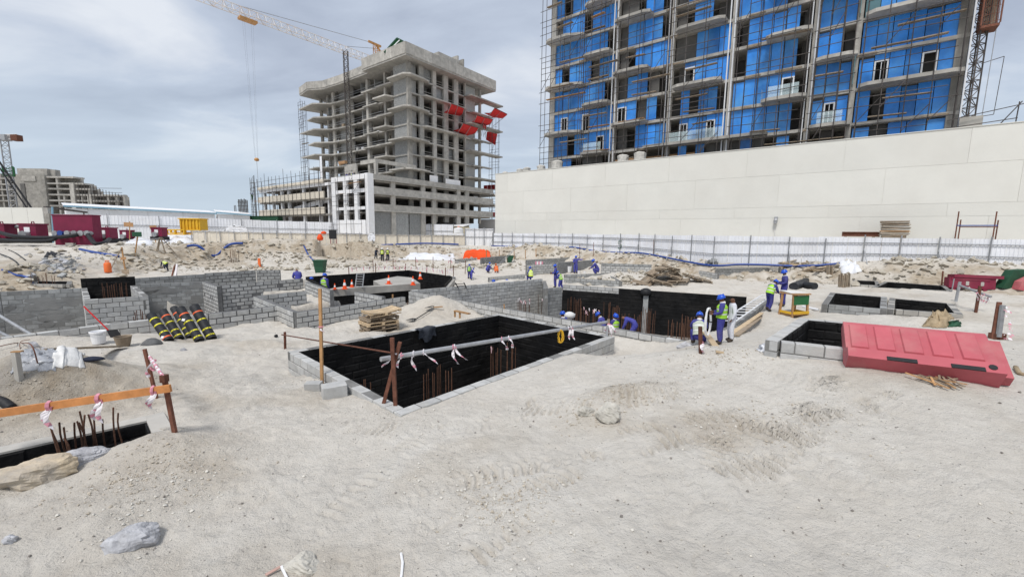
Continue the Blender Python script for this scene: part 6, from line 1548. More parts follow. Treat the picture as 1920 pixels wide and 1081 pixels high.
# maroon barrier lying raised in the background and green one at the edge
a, e = gp(1776, 541), gp(1868, 548); d1 = a.y
t = T('plastic_barrier', 'maroon plastic barrier with two slots propped behind the long pit', 'road barrier', a.to_tuple())
a2, e2_ = D(1775, 526, d1), D(1862, 530, d1 - .6); xd2 = (e2_ - a2); L2 = xd2.length
M2 = frame_from((a2 + e2_) / 2 - Vector((0, 0, .12)), xd2, Vector((0, .1, 1)))
b = MB().box((-L2 / 2, -.22, -.30), (L2 / 2, .22, .36)).box((-L2 / 2 + .2, -.3, .361), (L2 / 2 + .32, .3, .55)).box((-L2 / 2 + .1, -.25, .20), (L2 / 2 - .3, -.221, .34)); t.put('body', b.mesh('barrier_body', M_maroon), M2)
for k in (-.1, .22): t.put('slot', MB().lathe([(.07, 0), (.12, .03), (.12, .25), (.07, .28)], n=8).xf(Matrix.Translation((k * L2, -.226, -.12)) @ Matrix.Diagonal((.7, .06, .9, 1))).mesh('slot', M_concl), M2)
for k in (-.38, .3): t.put('foot', MB().box((k * L2 - .1, -.2, -.62), (k * L2 + .1, .2, -.301)).mesh('foot', M_maroon), M2)
a = gp(1893, 541); t = T('plastic_barrier', 'dark green barrier end beside a red one at the right edge', 'road barrier', a.to_tuple())
w_ = [D(1879, 540, a.y), D(1926, 545, a.y), D(1926, 505, a.y), D(1902, 507, a.y)]; t.mb('body', MB().extrude(w_, (0, .5, 0)), M_dgreen)
t = T('plastic_barrier', 'red barrier corner showing at the right edge', 'road barrier', D(1918, 545, a.y - .4).to_tuple()); w_ = [D(1910, 543, a.y - .4), D(1950, 549, a.y - .4), D(1950, 512, a.y - .4), D(1916, 528, a.y - .4)]; t.mb('body', MB().extrude(w_, (0, .38, 0)), M_red)

# ------------------------------------------------------------------ posts, rails and tape
def tail(t, p, L, w=.035, dx=0, n=2, mat=None):
    "a knotted tape tail: a thin folded strip"
    mat = mat or M_tape
    pts = [p + Vector((dx * s + .03 * math.sin(s * 5 + p.x * 9), .02 * math.cos(s * 6), -L * s)) for s in np.linspace(0, 1, 7)]
    b = MB()
    for i in range(6):
        tw = .6 * i + p.y; d = Vector((math.cos(tw) * .7 + .3, math.sin(tw) * .5, 0)).normalized() * w
        tw2 = .6 * (i + 1) + p.y; d2 = Vector((math.cos(tw2) * .7 + .3, math.sin(tw2) * .5, 0)).normalized() * w
        b.add([pts[i] - d, pts[i] + d, pts[i + 1] + d2, pts[i + 1] - d2], [(0, 1, 2, 3)], 1 if i % 4 == 0 and mat is M_tape else 0)
        b.add([pts[i] - d + Vector((0, .002, 0)), pts[i] + d + Vector((0, .002, 0)), pts[i + 1] + d2 + Vector((0, .002, 0)), pts[i + 1] - d2 + Vector((0, .002, 0))], [(3, 2, 1, 0)], 1 if i % 4 == 0 and mat is M_tape else 0)
    t.mb('tape_tail', b, [mat, M_pink])
# crossed poles at the near corner of the front pit, long pipe to the far corner
f1, f2 = gp(714, 764), gp(751, 769)
h1, h2 = D(750, 641, (f1.y + f2.y) / 2 + .05), D(735, 633, (f1.y + f2.y) / 2 - .02)
t = T('crossed_poles', 'pair of crossed rusty angle irons at the near pit corner', 'support', f1.to_tuple())
t.beam('pole', f1 - Vector((0, 0, .15)), h1, .055, .055, M_rust); t.beam('pole', f2 - Vector((0, 0, .15)), h2, .06, .06, M_rust)
t.mb('tie_wire', MB().pipe([D(739, 661, f1.y - .03) + Vector((.05 * math.cos(a), .05 * math.sin(a), .02 * math.sin(3 * a))) for a in np.linspace(0, 12, 24)], .008, 5), M_tape)
pe = gp(1137, 657); pa, pb = D(714, 673, f1.y + .06), D(1140, 603, pe.y + .05)
t = T('steel_pipe', 'long grey steel pipe railing across the front pit', 'pipe', pa.to_tuple())
t.rod('pipe', pa, pb, .045, M_steel)
for k, L, dx in [(.055, .30, -.05), (.09, .42, .02), (.12, .3, .25), (.215, .45, .08), (.22, .35, .22), (.40, .32, .12), (.43, .30, .12), (.735, .40, .06), (.75, .42, .11), (.03, .25, -.15)]:
    q = pa.lerp(pb, k); tail(t, q + Vector((0, -.05, .03)), L * .8, .03, dx)
    t.mb('tape_knot', MB().pipe([q + Vector((0, .052 * math.cos(a), .052 * math.sin(a))) for a in np.linspace(0, 6.28, 9)], .012, 5), M_pink if R.random() < .4 else M_tape)
q = pa.lerp(pb, .69); b = MB()
for k in range(7): b.pipe([q + Vector((R.uniform(-.03, .03) + .055 * math.cos(a), R.uniform(-.02, .02) - .06, -.16 + .17 * math.sin(a))) for a in np.linspace(k, k + 6.0, 14)], .010, 5)
solo('rope_coil', b, M_yel, 'yellow rope coil hanging on the steel pipe', 'rope', q.to_tuple())
# stake at the far right corner with tape
p = pe; t = T('pit_stake', 'pair of leaning stakes with striped tape at the right pit corner', 'stake', p.to_tuple())
t.beam('stake', p - Vector((0, 0, .2)), D(1141, 598, p.y), .07, .05, M_woodg); t.beam('stake', gp(1131, 660) - Vector((0, 0, .2)), D(1139, 610, p.y - .1), .06, .05, M_steel)
for dx, L in ((.05, .3), (.15, .5), (.28, .3), (-.08, .25)): tail(t, D(1141, 606, p.y - .05), L, .04, dx)
tail(t, D(1134, 648, p.y - .2), .25, .04, .05, mat=M_pink)
# tall wooden post and rusty rail at the left corner
p = gp(603, 716); t = T('timber_post', 'tall slim timber post at the left side of the front pit', 'post', p.to_tuple()); t.beam('post', p - Vector((0, 0, .3)), D(600, 541, p.y), .055, .05, M_wood); t.mb('tie', MB().pipe([D(602, 612, p.y) + Vector((.04 * math.cos(a), .04 * math.sin(a), 0)) for a in np.linspace(0, 6.28, 9)], .012, 5), M_pink)
tail(t, D(604, 614, p.y - .03), .1, .02, 0)
p2 = gp(534, 656); t = T('rail_stake', 'short rusty stake at the left corner of the front pit', 'stake', p2.to_tuple()); t.rod('stake', p2 - Vector((0, 0, .3)), D(534, 622, p2.y), .035, M_rust)
t = T('rusty_rail', 'thin rusty rail tied between the short stake and the crossed poles', 'rail', D(528, 627, p2.y).to_tuple()); a, e = D(528, 627, p2.y), D(741, 662, f1.y + .02); t.rod('rail', a, e, .016, M_rust)
# plank fence at the nearest pit
p = gp(331, 812); t = T('fence_stake', 'thick rusty stake carrying the right end of the plank', 'stake', p.to_tuple()); t.beam('stake', p - Vector((0, 0, .25)), D(307, 703, p.y + .05), .05, .045, M_rust); t.mb('coupler', MB().obox(Matrix.Translation(D(308, 709, p.y + .02)) @ Matrix.Diagonal((.07, .08, .10, 1))), M_rust)
pf = gp(297, 747); t2 = T('fence_stake', 'thin rusty stake standing behind the plank', 'stake', pf.to_tuple()); t2.beam('stake', pf - Vector((0, 0, .25)), D(271, 654, pf.y), .05, .04, M_rust)
t3 = T('striped_tape', 'twisted red and white tape strung between the two stakes', 'tape', D(280, 667, pf.y).to_tuple())
a, e = D(280, 668, pf.y), D(306, 706, p.y); m = MB()
for i in range(14):
    q0, q1 = a.lerp(e, i / 14), a.lerp(e, (i + 1) / 14); m.rod(q0, q1, .022 + .008 * math.sin(i * 2), 5, i % 2)
t3.mb('strip', m, [M_tape, M_pink]); tail(t3, a.lerp(e, .25), .3, .03, -.12); tail(t3, a.lerp(e, .2), .2, .03, .02, mat=M_pink)
a, e = D(-40, 780, 5.2), D(320, 727, p.y - .06)
t = T('plank', 'orange-brown timber plank forming a rail over the nearest pit', 'plank', a.to_tuple()); t.beam('board', a, e, .04, .10, M_plank)
for k, L in ((.355, .40), (.36, .52), (.365, .30), (.615, .48), (.62, .55), (.61, .3), (.905, .35), (.91, .42)):
    q = a.lerp(e, k); tail(t, q + Vector((0, -.03, .0)), L * .62, .028, R.uniform(-.08, .04))
    t.mb('tape_knot', MB().pipe([q + Vector((0, .035 * math.cos(s), .062 * math.sin(s))) for s in np.linspace(0, 6.28, 9)], .014, 5), M_pink)
# grey pipe stub and bent wire at the left
p = gp(37, 715); t = T('pipe_stub', 'pale square post standing in the earth at the left', 'post', p.to_tuple()); t.beam('post', p - Vector((0, 0, .15)), D(29, 660, p.y), .075, .075, M_concl); t.beam('cap', D(28, 659, p.y) - Vector((.05, 0, 0)), D(42, 658, p.y), .05, .02, M_wood)
hose('thin rusty wire bending over the earth at the left', [gp(-8, 660) + Vector((0, 0, .1)), gp(25, 652) + Vector((0, 0, .1)), gp(45, 655) + Vector((0, 0, .16)), gp(62, 668) + Vector((0, 0, .15)), gp(72, 690) + Vector((0, 0, .03))], .010, M_rust, 'wire', 'bent_wire')
hose('rusty wire sticking up beside the bent wire', [gp(38, 655), gp(40, 650) + Vector((0, 0, .12)), D(56, 636, gp(40, 650).y)], .008, M_rust, 'wire', 'bent_wire')
hose('fat black pipe end at the left edge below the earth heap', [gp(-20, 755) + Vector((0, 0, .05)), gp(5, 760) + Vector((0, 0, .05)), gp(22, 768) + Vector((0, 0, .04))], .07, M_black, 'pipe', 'black_pipe')
t = T('scaffold_tubes', 'two grey tubes sloping down inside the left chamber', 'tubes', P(0, 590, -.2).to_tuple()); t.rod('tube', P(-10, 586, .2), P(58, 627, -.2), .05, M_steel); t.rod('tube', P(-10, 618, .0), P(18, 632, -.1), .05, M_steel)

# right-hand posts with tape
def rpost(label, foot, top, r, mat, d=None):
    p = gp(*foot); t = T('site_post', label, 'post', p.to_tuple(), group='posts with tape at the right'); t.rod('tube', p - Vector((0, 0, .25)), D(top[0], top[1], p.y), r, mat); return t, p
t, p = rpost('dark steel post standing behind the red barrier', (1862, 634), (1874, 566), .055, M_rust)
t.rod('pale_tube', D(1872, 631, p.y - .1), D(1880, 572, p.y - .1), .06, M_steel); t.mb('base_clamp', MB().obox(Matrix.Translation(p + Vector((0.1, 0, .08))) @ Matrix.Diagonal((.28, .2, .16, 1))), M_rust)
b = MB()
for k in range(40):
    q = D(R.uniform(1880, 1902), R.uniform(575, 690), p.y - .2 + R.uniform(-.15, .15)); w = R.uniform(.015, .05)
    b.add([q + Vector((-w, R.uniform(-.03, .03), -w * .5)), q + Vector((w, R.uniform(-.03, .03), -w * .7)), q + Vector((w * .8, .03, w * .5)), q + Vector((-w * .9, .02, w * .6))], [(0, 1, 2, 3)], k % 2); 
t.mb('striped_tape', b, [M_tape, M_pink], kind='stuff')
t, p = rpost('rusty post between the grey-patched pit and the tape', (1829, 587), (1838, 536), .05, M_rust)
t.rod('rail', D(1800, 535, p.y + 1), D(1858, 556, p.y - .2), .045, M_steel)
for k in range(9): tail(t, D(1832 + k * 3, 549 + k * .6 + R.uniform(-2, 2), p.y - .05), R.uniform(.15, .4), .022, R.uniform(-.1, .1))
t, p = rpost('grey leaning post next to the maroon barrier', (1791, 570), (1800, 528), .05, M_steel)
t, p = rpost('dark stake at the left end of the maroon barrier', (1766, 533), (1768, 508), .045, M_rust)
t.rod('rail', D(1768, 530, p.y), D(1800, 533, p.y - .5), .03, M_rust)
t, p = rpost('thin stake in front of the maroon barrier', (1784, 547), (1789, 522), .03, M_steel)
hose('old rope lying beside the barrier at the right edge', gpl([(1904, 690), (1912, 702), (1925, 706)], .03), .03, M_sack, 'rope', 'rope')
t = T('stick_pile', 'broken sticks and scraps under the barrier', 'sticks', gp(1770, 715).to_tuple())
for k in range(14):
    c = gp(R.uniform(1735, 1800), R.uniform(710, 722)); a = R.uniform(0, 3.1); L = R.uniform(.08, .28); t.beam('stick', c + Vector((-math.cos(a) * L, -math.sin(a) * L, .02)), c + Vector((math.cos(a) * L, math.sin(a) * L, .04 + R.random() * .04)), .025, .012, M_woodg if k % 3 else M_wood)

# ------------------------------------------------------------------ membrane rolls, bucket, shovel, pan
rolls = [((318, 648), (283, 590), .115, 'bitumen roll furthest left, orange band at its foot', 0), ((338, 643), (305, 583), .11, 'second bitumen roll from the left with an orange band at the top', 1), ((352, 640), (326, 577), .105, 'bitumen roll standing behind the others', 2), ((375, 646), (338, 578), .12, 'fourth bitumen roll with a white tag near the top', 3), ((398, 641), (364, 574), .13, 'bitumen roll furthest right and widest', 4)]
for (fx_, fy_), (tx, ty), r, lab, k in rolls:
    p = gp(fx_, fy_ - 4); p.y += .12 * (k == 2); q = D(tx, ty, p.y + .42 + .10 * (k == 2)); u = (q - p).normalized(); L = (q - p).length
    t = T('membrane_roll', lab, 'roll', p.to_tuple(), group='rolls of bitumen membrane leaning on the wall')
    Mx = Matrix.Translation(p) @ u.to_track_quat('Z', 'Y').to_matrix().to_4x4()
    prof = [(r * .35, .03), (r * .98, 0), (r, .02), (r * 1.015, L * .3), (r * .99, L * .62), (r * 1.01, L - .02), (r * .97, L), (r * .34, L - .03)]
    t.mb('roll', MB().lathe(prof, n=18).xf(Mx), M_roll, smooth=True)
    t.mb('seam', MB().box((r * .99, -.006, .03), (r * 1.035, .012, L - .03)).xf(Mx @ Matrix.Rotation(4.1, 4, 'Z')), M_roll)
    bands = [(.27, M_yelt), (.55, M_yelt), (.78, M_yelt if k in (0,) else M_ortape), (.09, M_ortape if k in (0,) else M_yelt)]
    for f, m in bands:
        bb = MB(); n = 18; z0, z1 = L * f - .022, L * f + .022; rr_ = r * 1.035
        vs = [(rr_ * math.cos(6.2832 * j / n), rr_ * math.sin(6.2832 * j / n), z) for z in (z0, z1) for j in range(n)]
        bb.add(vs, [(j, (j + 1) % n, n + (j + 1) % n, n + j) for j in range(n)], 0)
        if m is M_yelt:
            for j in range(0, n, 1):
                if R.random() < .55:
                    a0, a1 = 6.2832 * (j + .2) / n, 6.2832 * (j + .75) / n; r2 = rr_ * 1.006
                    bb.add([(r2 * math.cos(a0), r2 * math.sin(a0), z0 + .009), (r2 * math.cos(a1), r2 * math.sin(a1), z0 + .009), (r2 * math.cos(a1), r2 * math.sin(a1), z1 - .009), (r2 * math.cos(a0), r2 * math.sin(a0), z1 - .009)], [(0, 1, 2, 3)], 1)
        t.mb('tape_band', bb.xf(Mx), [m, M_black])
    if k in (0, 3):
        cdir = (Vector((0, 0, 0)) - p); 
        loc = p + u * L * (.16 if k == 0 else .66) + Vector((.01, -1, .1)).normalized() * r * 1.07
        t.mb('label_tag', MB().obox(Matrix.Translation(loc) @ Matrix.Rotation(.15, 4, 'Y') @ Matrix.Rotation(-.45, 4, 'X') @ Matrix.Diagonal((.085, .012, .07, 1))), M_white)
p = gp(186, 646); p.z += .02
t = T('bucket', 'white plastic bucket in front of the low wall', 'bucket', p.to_tuple()); b = MB().lathe([(.02, 0), (.135, 0), (.165, .30), (.178, .302), (.178, .335), (.165, .34), (.15, .32), (.125, .03), (.02, .03)], p, 20); t.mb('pail', b, M_white, smooth=False)
t.mb('handle', MB().pipe([p + Vector((.175 * math.cos(a), .175 * math.sin(a) - .01, .30 - .10 * math.sin(a * 1.0 + 0) * 0 - .04)) for a in np.linspace(-3.0, -.15, 10)], .006, 5), M_steel)
a, e = D(157, 574, gp(205, 640).y + .35), gp(214, 634)
t = T('shovel', 'shovel with a long red handle leaning over the low wall', 'shovel', e.to_tuple()); t.rod('handle', a, e + Vector((0, 0, .05)), .018, M_net); u = (a - e).normalized()
s_ = Vector((1, .3, 0)).normalized(); bl = e + Vector((.02, -.05, .1))
t.mb('blade', MB().extrude([bl - s_ * .13 + Vector((0, 0, .12)), bl + s_ * .13 + Vector((0, 0, .12)), bl + s_ * .14 - u * .18, bl + s_ * .0 - u * .30, bl - s_ * .14 - u * .18], Vector((.01, -.02, .015))), M_black)
p = gp(232, 648); t = T('mortar_bucket', 'battered grey mortar bucket beside the shovel', 'bucket', p.to_tuple()); t.mb('pail', MB().lathe([(.02, 0), (.13, 0), (.19, .27), (.20, .28), (.185, .285), (.17, .26), (.12, .03), (.02, .03)], p, 16), M_woodg); t.mb('content', MB().lathe([(.02, .20), (.165, .205), (.15, .215), (.02, .22)], p, 14), M_black)
p = gp(285, 648); t = T('rubber_tub', 'low grey mortar heap by the foot of the rolls', 'mortar heap', p.to_tuple()); t.mb('heap', MB().lathe([(.26, -.03), (.2, .08), (.1, .16), (.02, .18)], p, 12), M_mortard, smooth=True)
a, e = gp(70, 664), gp(228, 651); t = T('board', 'grey plank lying on the earth under the white bucket', 'board', a.to_tuple()); t.beam('plank', a + Vector((0, 0, .03)), e + Vector((0, 0, .06)), .25, .035, M_woodg)
b = MB(); c = gp(172, 678); prof = [(.18, 0), (.15, .04), (.05, .07), (.01, .075)]; t = solo('dark_rag', MB().lathe(prof, c, 10).xf(Matrix.Translation(c) @ Matrix.Rotation(.4, 4, 'Z') @ Matrix.Diagonal((1.2, .5, 1, 1)) @ Matrix.Translation(-c)), M_dark, 'dark rag lying beside the torn white sack', 'rag', c.to_tuple(), smooth=True)
# black crumpled rag and small debris on the sand
c = gp(518, 634); solo('rubble_piece', MB().lathe([(.03, 0), (.06, .02), (.05, .07), (.02, .09)], c, 7), M_black, 'small black lump on the sand left of the front pit', 'lump', c.to_tuple())

# loose blocks
for (px, py, s, rz, lab) in [(627, 742, 1.12, .55, 'loose grey block lying turned at the edge of the front pit'), (588, 725, .80, .1, 'smaller loose block beside the timber post')]:
    p = gp(px, py); b = unit('block2', M_block); o = link('concrete_block', b.copy()); o.data.name = 'concrete_block'
    o.matrix_world = Matrix.Translation(p + Vector((0, 0, .10 * s))) @ Matrix.Rotation(rz, 4, 'Z') @ Matrix.Rotation(.05, 4, 'X') @ Matrix.Diagonal((.38 * s, .22 * s, .22 * s, 1)); o['label'] = lab; o['category'] = 'block'; o['group'] = 'loose concrete blocks'

# ------------------------------------------------------------------ pallets
def pallet(t, M, L=1.1, W=.9, curve=0.0, mat=None, n=6):
    mat = mat or M_woodg
    for k in range(n):
        y = -W / 2 + W * (k + .5) / n
        if curve:
            b = MB(); m = 8
            for i in range(m):
                x0, x1 = -L / 2 + L * i / m, -L / 2 + L * (i + 1) / m; z0, z1 = curve * (2 * x0 / L) ** 2, curve * (2 * x1 / L) ** 2
                b.beam((x0, y, .09 + z0), (x1, y, .09 + z1), W / n * .78, .02)
            t.put('deck_board', b.mesh('deck_board', mat), M)
        else:
            t.put('deck_board', unit('box', mat), M @ Matrix.Translation((0, y, .10)) @ Matrix.Rotation(R.uniform(-.02, .02), 4, 'Z') @ Matrix.Diagonal((L, W / n * .74, .02, 1)))
    for k in range(3):
        x = (-.45 + .45 * k) * L; z = curve * (2 * x / L) ** 2; t.put('bearer', unit('box', mat), M @ Matrix.Translation((x, 0, .05 + z)) @ Matrix.Diagonal((.09, W, .078, 1)))
    for k in (-1, 0, 1): t.put('base_board', unit('box', mat), M @ Matrix.Translation((0, k * W * .42, 0.0)) @ Matrix.Diagonal((L * .98, .1, .018, 1)))
ba, be = gp(690, 623), gp(751, 617); ux = (be - ba).normalized(); ang = math.atan2(ux.y, ux.x); c = (ba + be) / 2 + Vector((-ux.y, ux.x, 0)) * .40; Lp = (be - ba).length * 1.0
z = G(c.x, c.y) + .03
t = None
labs = ['lowest pallet of the pile by the block box', 'second pallet from the ground by the block box', 'third pallet of the pile by the block box', 'fourth pallet of the pile by the block box, below the bowed one', 'bowed pallet lying on top of the pile']
for k in range(5):
    t = T('pallet', labs[k], 'pallet', (c.x, c.y, z), group='wooden pallets by the block box')
    pallet(t, Matrix.Translation((c.x + R.uniform(-.06, .06), c.y + R.uniform(-.05, .05), z)) @ Matrix.Rotation(ang + R.uniform(-.12, .12), 4, 'Z') @ Matrix.Rotation(R.uniform(-.05, .03), 4, 'Y'), Lp, .8, .07 if k == 4 else .02 * (k % 2), M_pale if k in (4, 2) else M_woodg, 5)
    z += .14 if k < 3 else .20
pc = gp(1250, 527)
for k in range(11):
    dx, dy, lay, tilt = [(-1.75, -.3, 0, .12), (-1.2, .2, 0, -.5), (1.7, -.2, 0, .42), (-.2, .1, 2, -.15), (.1, .2, 3, .05), (-.6, -.6, 0, .2), (.6, -.5, 0, -.1), (.5, .6, 1, .6), (.3, -.1, 1, .25), (2.1, -.4, 0, .25), (-.5, .5, 2, -.4)][k]
    q = Vector((pc.x + dx, pc.y + dy, 0)); q.z = G(q.x, q.y) + .06 + .19 * lay + abs(tilt) * .3
    t = T('pallet', ['pallet lying flat at the left foot of the far pile', 'pallet tipped on its edge in the far pile', 'pallet sliding off the right side of the far pile', 'pallet near the top of the far pile', 'topmost pallet of the far pile', 'broken pallet at the front of the far pile', 'pallet half buried in the sand under the far pile', 'pallet leaning steeply at the back of the far pile', 'pallet at the middle of the far pile', 'pallet at the right foot of the far pile', 'pallet behind the top of the far pile'][k], 'pallet', q.to_tuple(), group='pallets thrown on the far sand heap')
    pallet(t, Matrix.Translation(q) @ Matrix.Rotation(R.uniform(-.6, .6), 4, 'Z') @ Matrix.Rotation(tilt, 4, 'Y') @ Matrix.Rotation(R.uniform(-.15, .2), 4, 'X'), 1.3, 1.0, 0, M_woodg, 6)
# timber stand with green top beside the workers
p = gp(1487, 589); u_ = Vector((1, .25, 0)).normalized(); v_ = Vector((-.25, 1, 0)).normalized()
sc_ = (D(1487, 548, p.y).z - p.z); hw = (D(1505, 589, p.y).x - D(1470, 589, p.y).x) / 2
t = T('timber_stand', 'yellow timber work stand with a green board and white cover', 'work stand', p.to_tuple())
for i in (-1, 1):
    for j in (-1, 1): t.beam('leg', p + u_ * i * hw + v_ * j * .3 - Vector((0, 0, .05)), p + u_ * i * hw * .9 + v_ * j * .25 + Vector((0, 0, sc_ * .95)), .07, .07, M_wood)
    t.beam('side_rail', p + u_ * i * hw + v_ * -.3 + Vector((0, 0, sc_ * .2)), p + u_ * i * hw + v_ * .3 + Vector((0, 0, sc_ * .2)), .05, .09, M_yel)
t.beam('front_rail', p - u_ * hw - v_ * .34 + Vector((0, 0, sc_ * .22)), p + u_ * hw - v_ * .34 + Vector((0, 0, sc_ * .22)), .05, .10, M_yel); t.beam('shelf', p - u_ * hw + Vector((0, 0, sc_ * .1)), p + u_ * hw + Vector((0, 0, sc_ * .1)), .5, .05, M_wood)
t.beam('green_board', p - u_ * hw * .95 - v_ * .30 + Vector((0, 0, sc_ * .72)), p + u_ * hw * .95 - v_ * .30 + Vector((0, 0, sc_ * .72)), .04, sc_ * .36, M_green); t.beam('top_board', p - u_ * hw * 1.05 + Vector((0, 0, sc_ * .97)), p + u_ * hw * 1.05 + Vector((0, 0, sc_ * .97)), .72, .05, M_wood)
t.mb('cover', MB().add([*(p + u_ * hw * a + v_ * b_ + Vector((0, 0, sc_ * c_)) for a, b_, c_ in ((-1.1, -.2, 1.02), (.9, -.3, 1.02), (1.3, -.1, .9), (1.75, .1, .55), (1.7, .5, .55), (1.2, .45, 1.0), (-.9, .4, 1.06), (-1.1, -.2, .99), (.9, -.3, .99), (1.3, -.1, .87), (1.75, .1, .52), (1.7, .5, .52), (1.2, .45, .97), (-.9, .4, 1.03)))], [(0, 1, 2, 5, 6), (2, 3, 4, 5), (13, 12, 9, 8, 7), (12, 11, 10, 9), (0, 7, 8, 1), (1, 8, 9, 2), (2, 9, 10, 3), (3, 10, 11, 4), (4, 11, 12, 5), (5, 12, 13, 6), (6, 13, 7, 0)]), M_cloth)
# dark bitumen rolls and boards beyond the stand
for k, (x0, y0, x1, y1, lab) in enumerate([(1486, 541, 1511, 530, 'black roll lying behind the timber stand, farther one'), (1488, 543, 1515, 538, 'black roll lying behind the timber stand, middle one'), (1509, 541, 1528, 542, 'short black roll right of the other two')]):
    a, e = gp(x0, y0), gp(x1, y1); solo('membrane_roll', MB().lathe([(.05, .02), (.2, 0), (.2, (e - a).length), (.05, (e - a).length - .02)], n=14).xf(Matrix.Translation(a + Vector((0, 0, .18))) @ (e - a).to_track_quat('Z', 'Y').to_matrix().to_4x4()), M_roll, lab, 'roll', a.to_tuple(), 'black rolls lying on the sand', smooth=False)
t = T('board_stack', 'short upright boards by the smallest far pit', 'boards', gp(1583, 539).to_tuple())
for k in range(6): p = gp(1573 + k * 3.6, 539); t.beam('board', p, p + Vector((.03, .1, .75 + .1 * (k % 2))), .04, .14, M_woodg)
t = T('board_stack', 'two small upright boards before the white crumpled sheet', 'boards', gp(1556, 512).to_tuple())
for k in range(2): p = gp(1553 + k * 6, 511); t.beam('board', p, p + Vector((.0, .1, .75)), .05, .3, M_woodg)
for k, (x, y, w, lab) in enumerate([(1533, 505, 14, 'heap of weathered boards left of the crumpled sheet'), (1440, 493, 40, 'long scatter of timber at the foot of the hoarding'), (1490, 497, 20, 'short scatter of timber beside the bare grey pit')]):
    t = T('timber_heap', lab, 'timber', gp(x, y).to_tuple(), group='timber heaps by the hoarding')
    for j in range(26 if w > 30 else 12):
        c = gp(x + R.uniform(-w, w), y + R.uniform(-2.5, 2.5)); a = R.uniform(-.6, .6); L = R.uniform(.3, 1.1); t.beam('board', c + Vector((-math.cos(a) * L, -math.sin(a) * L, .05)), c + Vector((math.cos(a) * L, math.sin(a) * L, .08 + .3 * R.random())), .12, .05, M_pale if j % 3 == 0 else M_woodg)
# rail of stepped boards at the right wall of the central pit
a, e = D(1365, 598, 15.2), D(1444, 548, 22.5)
t = ladder('white ladder lying along the right wall of the central pit', P(1362, 604, ZB + .15), P(1440, 552, ZB + .25), .45, M_frame, 12, (.7, -.6, .1))
for k, (x0, y0, x1, y1, m, lab) in enumerate([(1372, 628, 1428, 590, M_pale, 'pale plank leaning on the ground right of the man in white'), (1380, 632, 1425, 600, M_woodg, 'grey plank next to the pale one'), (1392, 606, 1410, 570, M_rust, 'rusty strut propping the right wall')]):
    a, e = gp(x0, y0) + Vector((0, 0, .04)), gp(x1, y1) + Vector((0, 0, .10 + .9 * (k == 2))); solo('loose_plank', MB().beam(a, e, .14, .035), m, lab, 'plank', a.to_tuple(), 'loose planks by the central pit')
a, e = gp(1350, 662) + Vector((0, 0, .03)), D(1322, 622, gp(1330, 640).y); solo('loose_plank', MB().beam(a, e, .13, .03), M_pale, 'fresh pale board slanting in front of the crouching worker', 'plank', a.to_tuple(), 'loose planks by the central pit')
p = gp(1316, 658); t = T('site_post', 'short rusty post beside the crouching worker', 'post', p.to_tuple()); t.rod('tube', p - Vector((0, 0, .2)), D(1313, 612, p.y), .04, M_rust); tail(t, D(1316, 640, p.y - .05), .25, .04, .05)
for k, (x, y) in enumerate(((1465, 585), (1500, 597))): pass
a, e = gp(1462, 583), gp(1530, 590); t = T('loose_tube', 'pale tube lying in front of the timber stand', 'tube', a.to_tuple()); t.rod('tube', gp(1505, 575) + Vector((0, 0, .05)), gp(1535, 580) + Vector((0, 0, .05)), .05, M_frame)
t = T('shovel', 'shovel lying on the sand between the block walls', 'shovel', gp(782, 601).to_tuple()); a, e = gp(777, 603) + Vector((0, 0, .05)), gp(806, 585) + Vector((0, 0, .1)); t.rod('handle', a, e, .02, M_black); c = a; t.mb('blade', MB().extrude([c + Vector((-.3, -.05, .0)), c + Vector((-.05, -.15, .03)), c + Vector((.08, .0, .05)), c + Vector((-.1, .12, .03))], (0, 0, .015)), M_black)
t = T('shovel', 'second shovel with a yellow handle on the same sand', 'shovel', gp(812, 578).to_tuple()); a, e = gp(812, 578) + Vector((0, 0, .1)), gp(830, 579) + Vector((0, 0, .18)); t.rod('handle', a, e, .025, M_wood); t.mb('blade', MB().extrude([a + Vector((-.3, -.2, .0)), a + Vector((-.1, -.25, .03)), a + Vector((.05, .0, .05)), a + Vector((-.1, .08, .03))], (0, 0, .015)), M_black)
p = P(868, 600, ZM); t = T('saw_bench', 'low timber bench at the far rim of the front pit', 'bench', p.to_tuple()); a, e = P(853, 594, ZM) , P(880, 600, ZM); hh = Vector((0, 0, .22)); t.beam('top', a + hh, e + hh, .12, .04, M_wood); t.beam('leg', a, a + hh, .06, .06, M_wood); t.beam('leg', a.lerp(e, .35), a.lerp(e, .35) + hh, .06, .06, M_wood)
p = P(946, 578, ZB); t = T('small_stake', 'small yellow stake on the near wall of the central pit', 'stake', p.to_tuple()); t.beam('stake', p - Vector((0, 0, .1)), D(945, 570, p.y), .05, .04, M_wood)
c = P(1210, 544, ZB); solo('black_sack', MB().lathe([(.25, 0), (.3, .1), (.26, .3), (.1, .38)], c + Vector((0, -.1, -.25)), 9), M_black, 'crumpled black sack on the rim of the tarred wall', 'sack', c.to_tuple(), smooth=True)
for k, (x, y, lab) in enumerate([(1066, 511, 'white bucket beside the wall stub'), (1085, 512, 'small white tub at the feet of the worker with outstretched arm'), (1096, 512.5, 'small white tub nearer the seated worker')]):
    p = gp(x, y); s = (1.2, .6, .5)[k]; solo('bucket', MB().lathe([(.02, 0), (.2 * s, 0), (.25 * s, .45 * s), (.22 * s, .46 * s), (.18 * s, .05), (.02, .05)], p, 12), M_white, lab, 'bucket', p.to_tuple(), 'white buckets by the masons')
for k in range(3):
    p = gp(1010 + k * 1.7, 513); 
t = T('striped_board', 'red and white striped board against the pale wall', 'board', gp(1010, 513).to_tuple()); p = gp(1010, 512)
for k in range(5): t.box('stripe', p + Vector((-.35 + k * .14, -.3, 0)), p + Vector((-.215 + k * .14, -.26, 1.1)), M_white if k % 2 else M_pink)
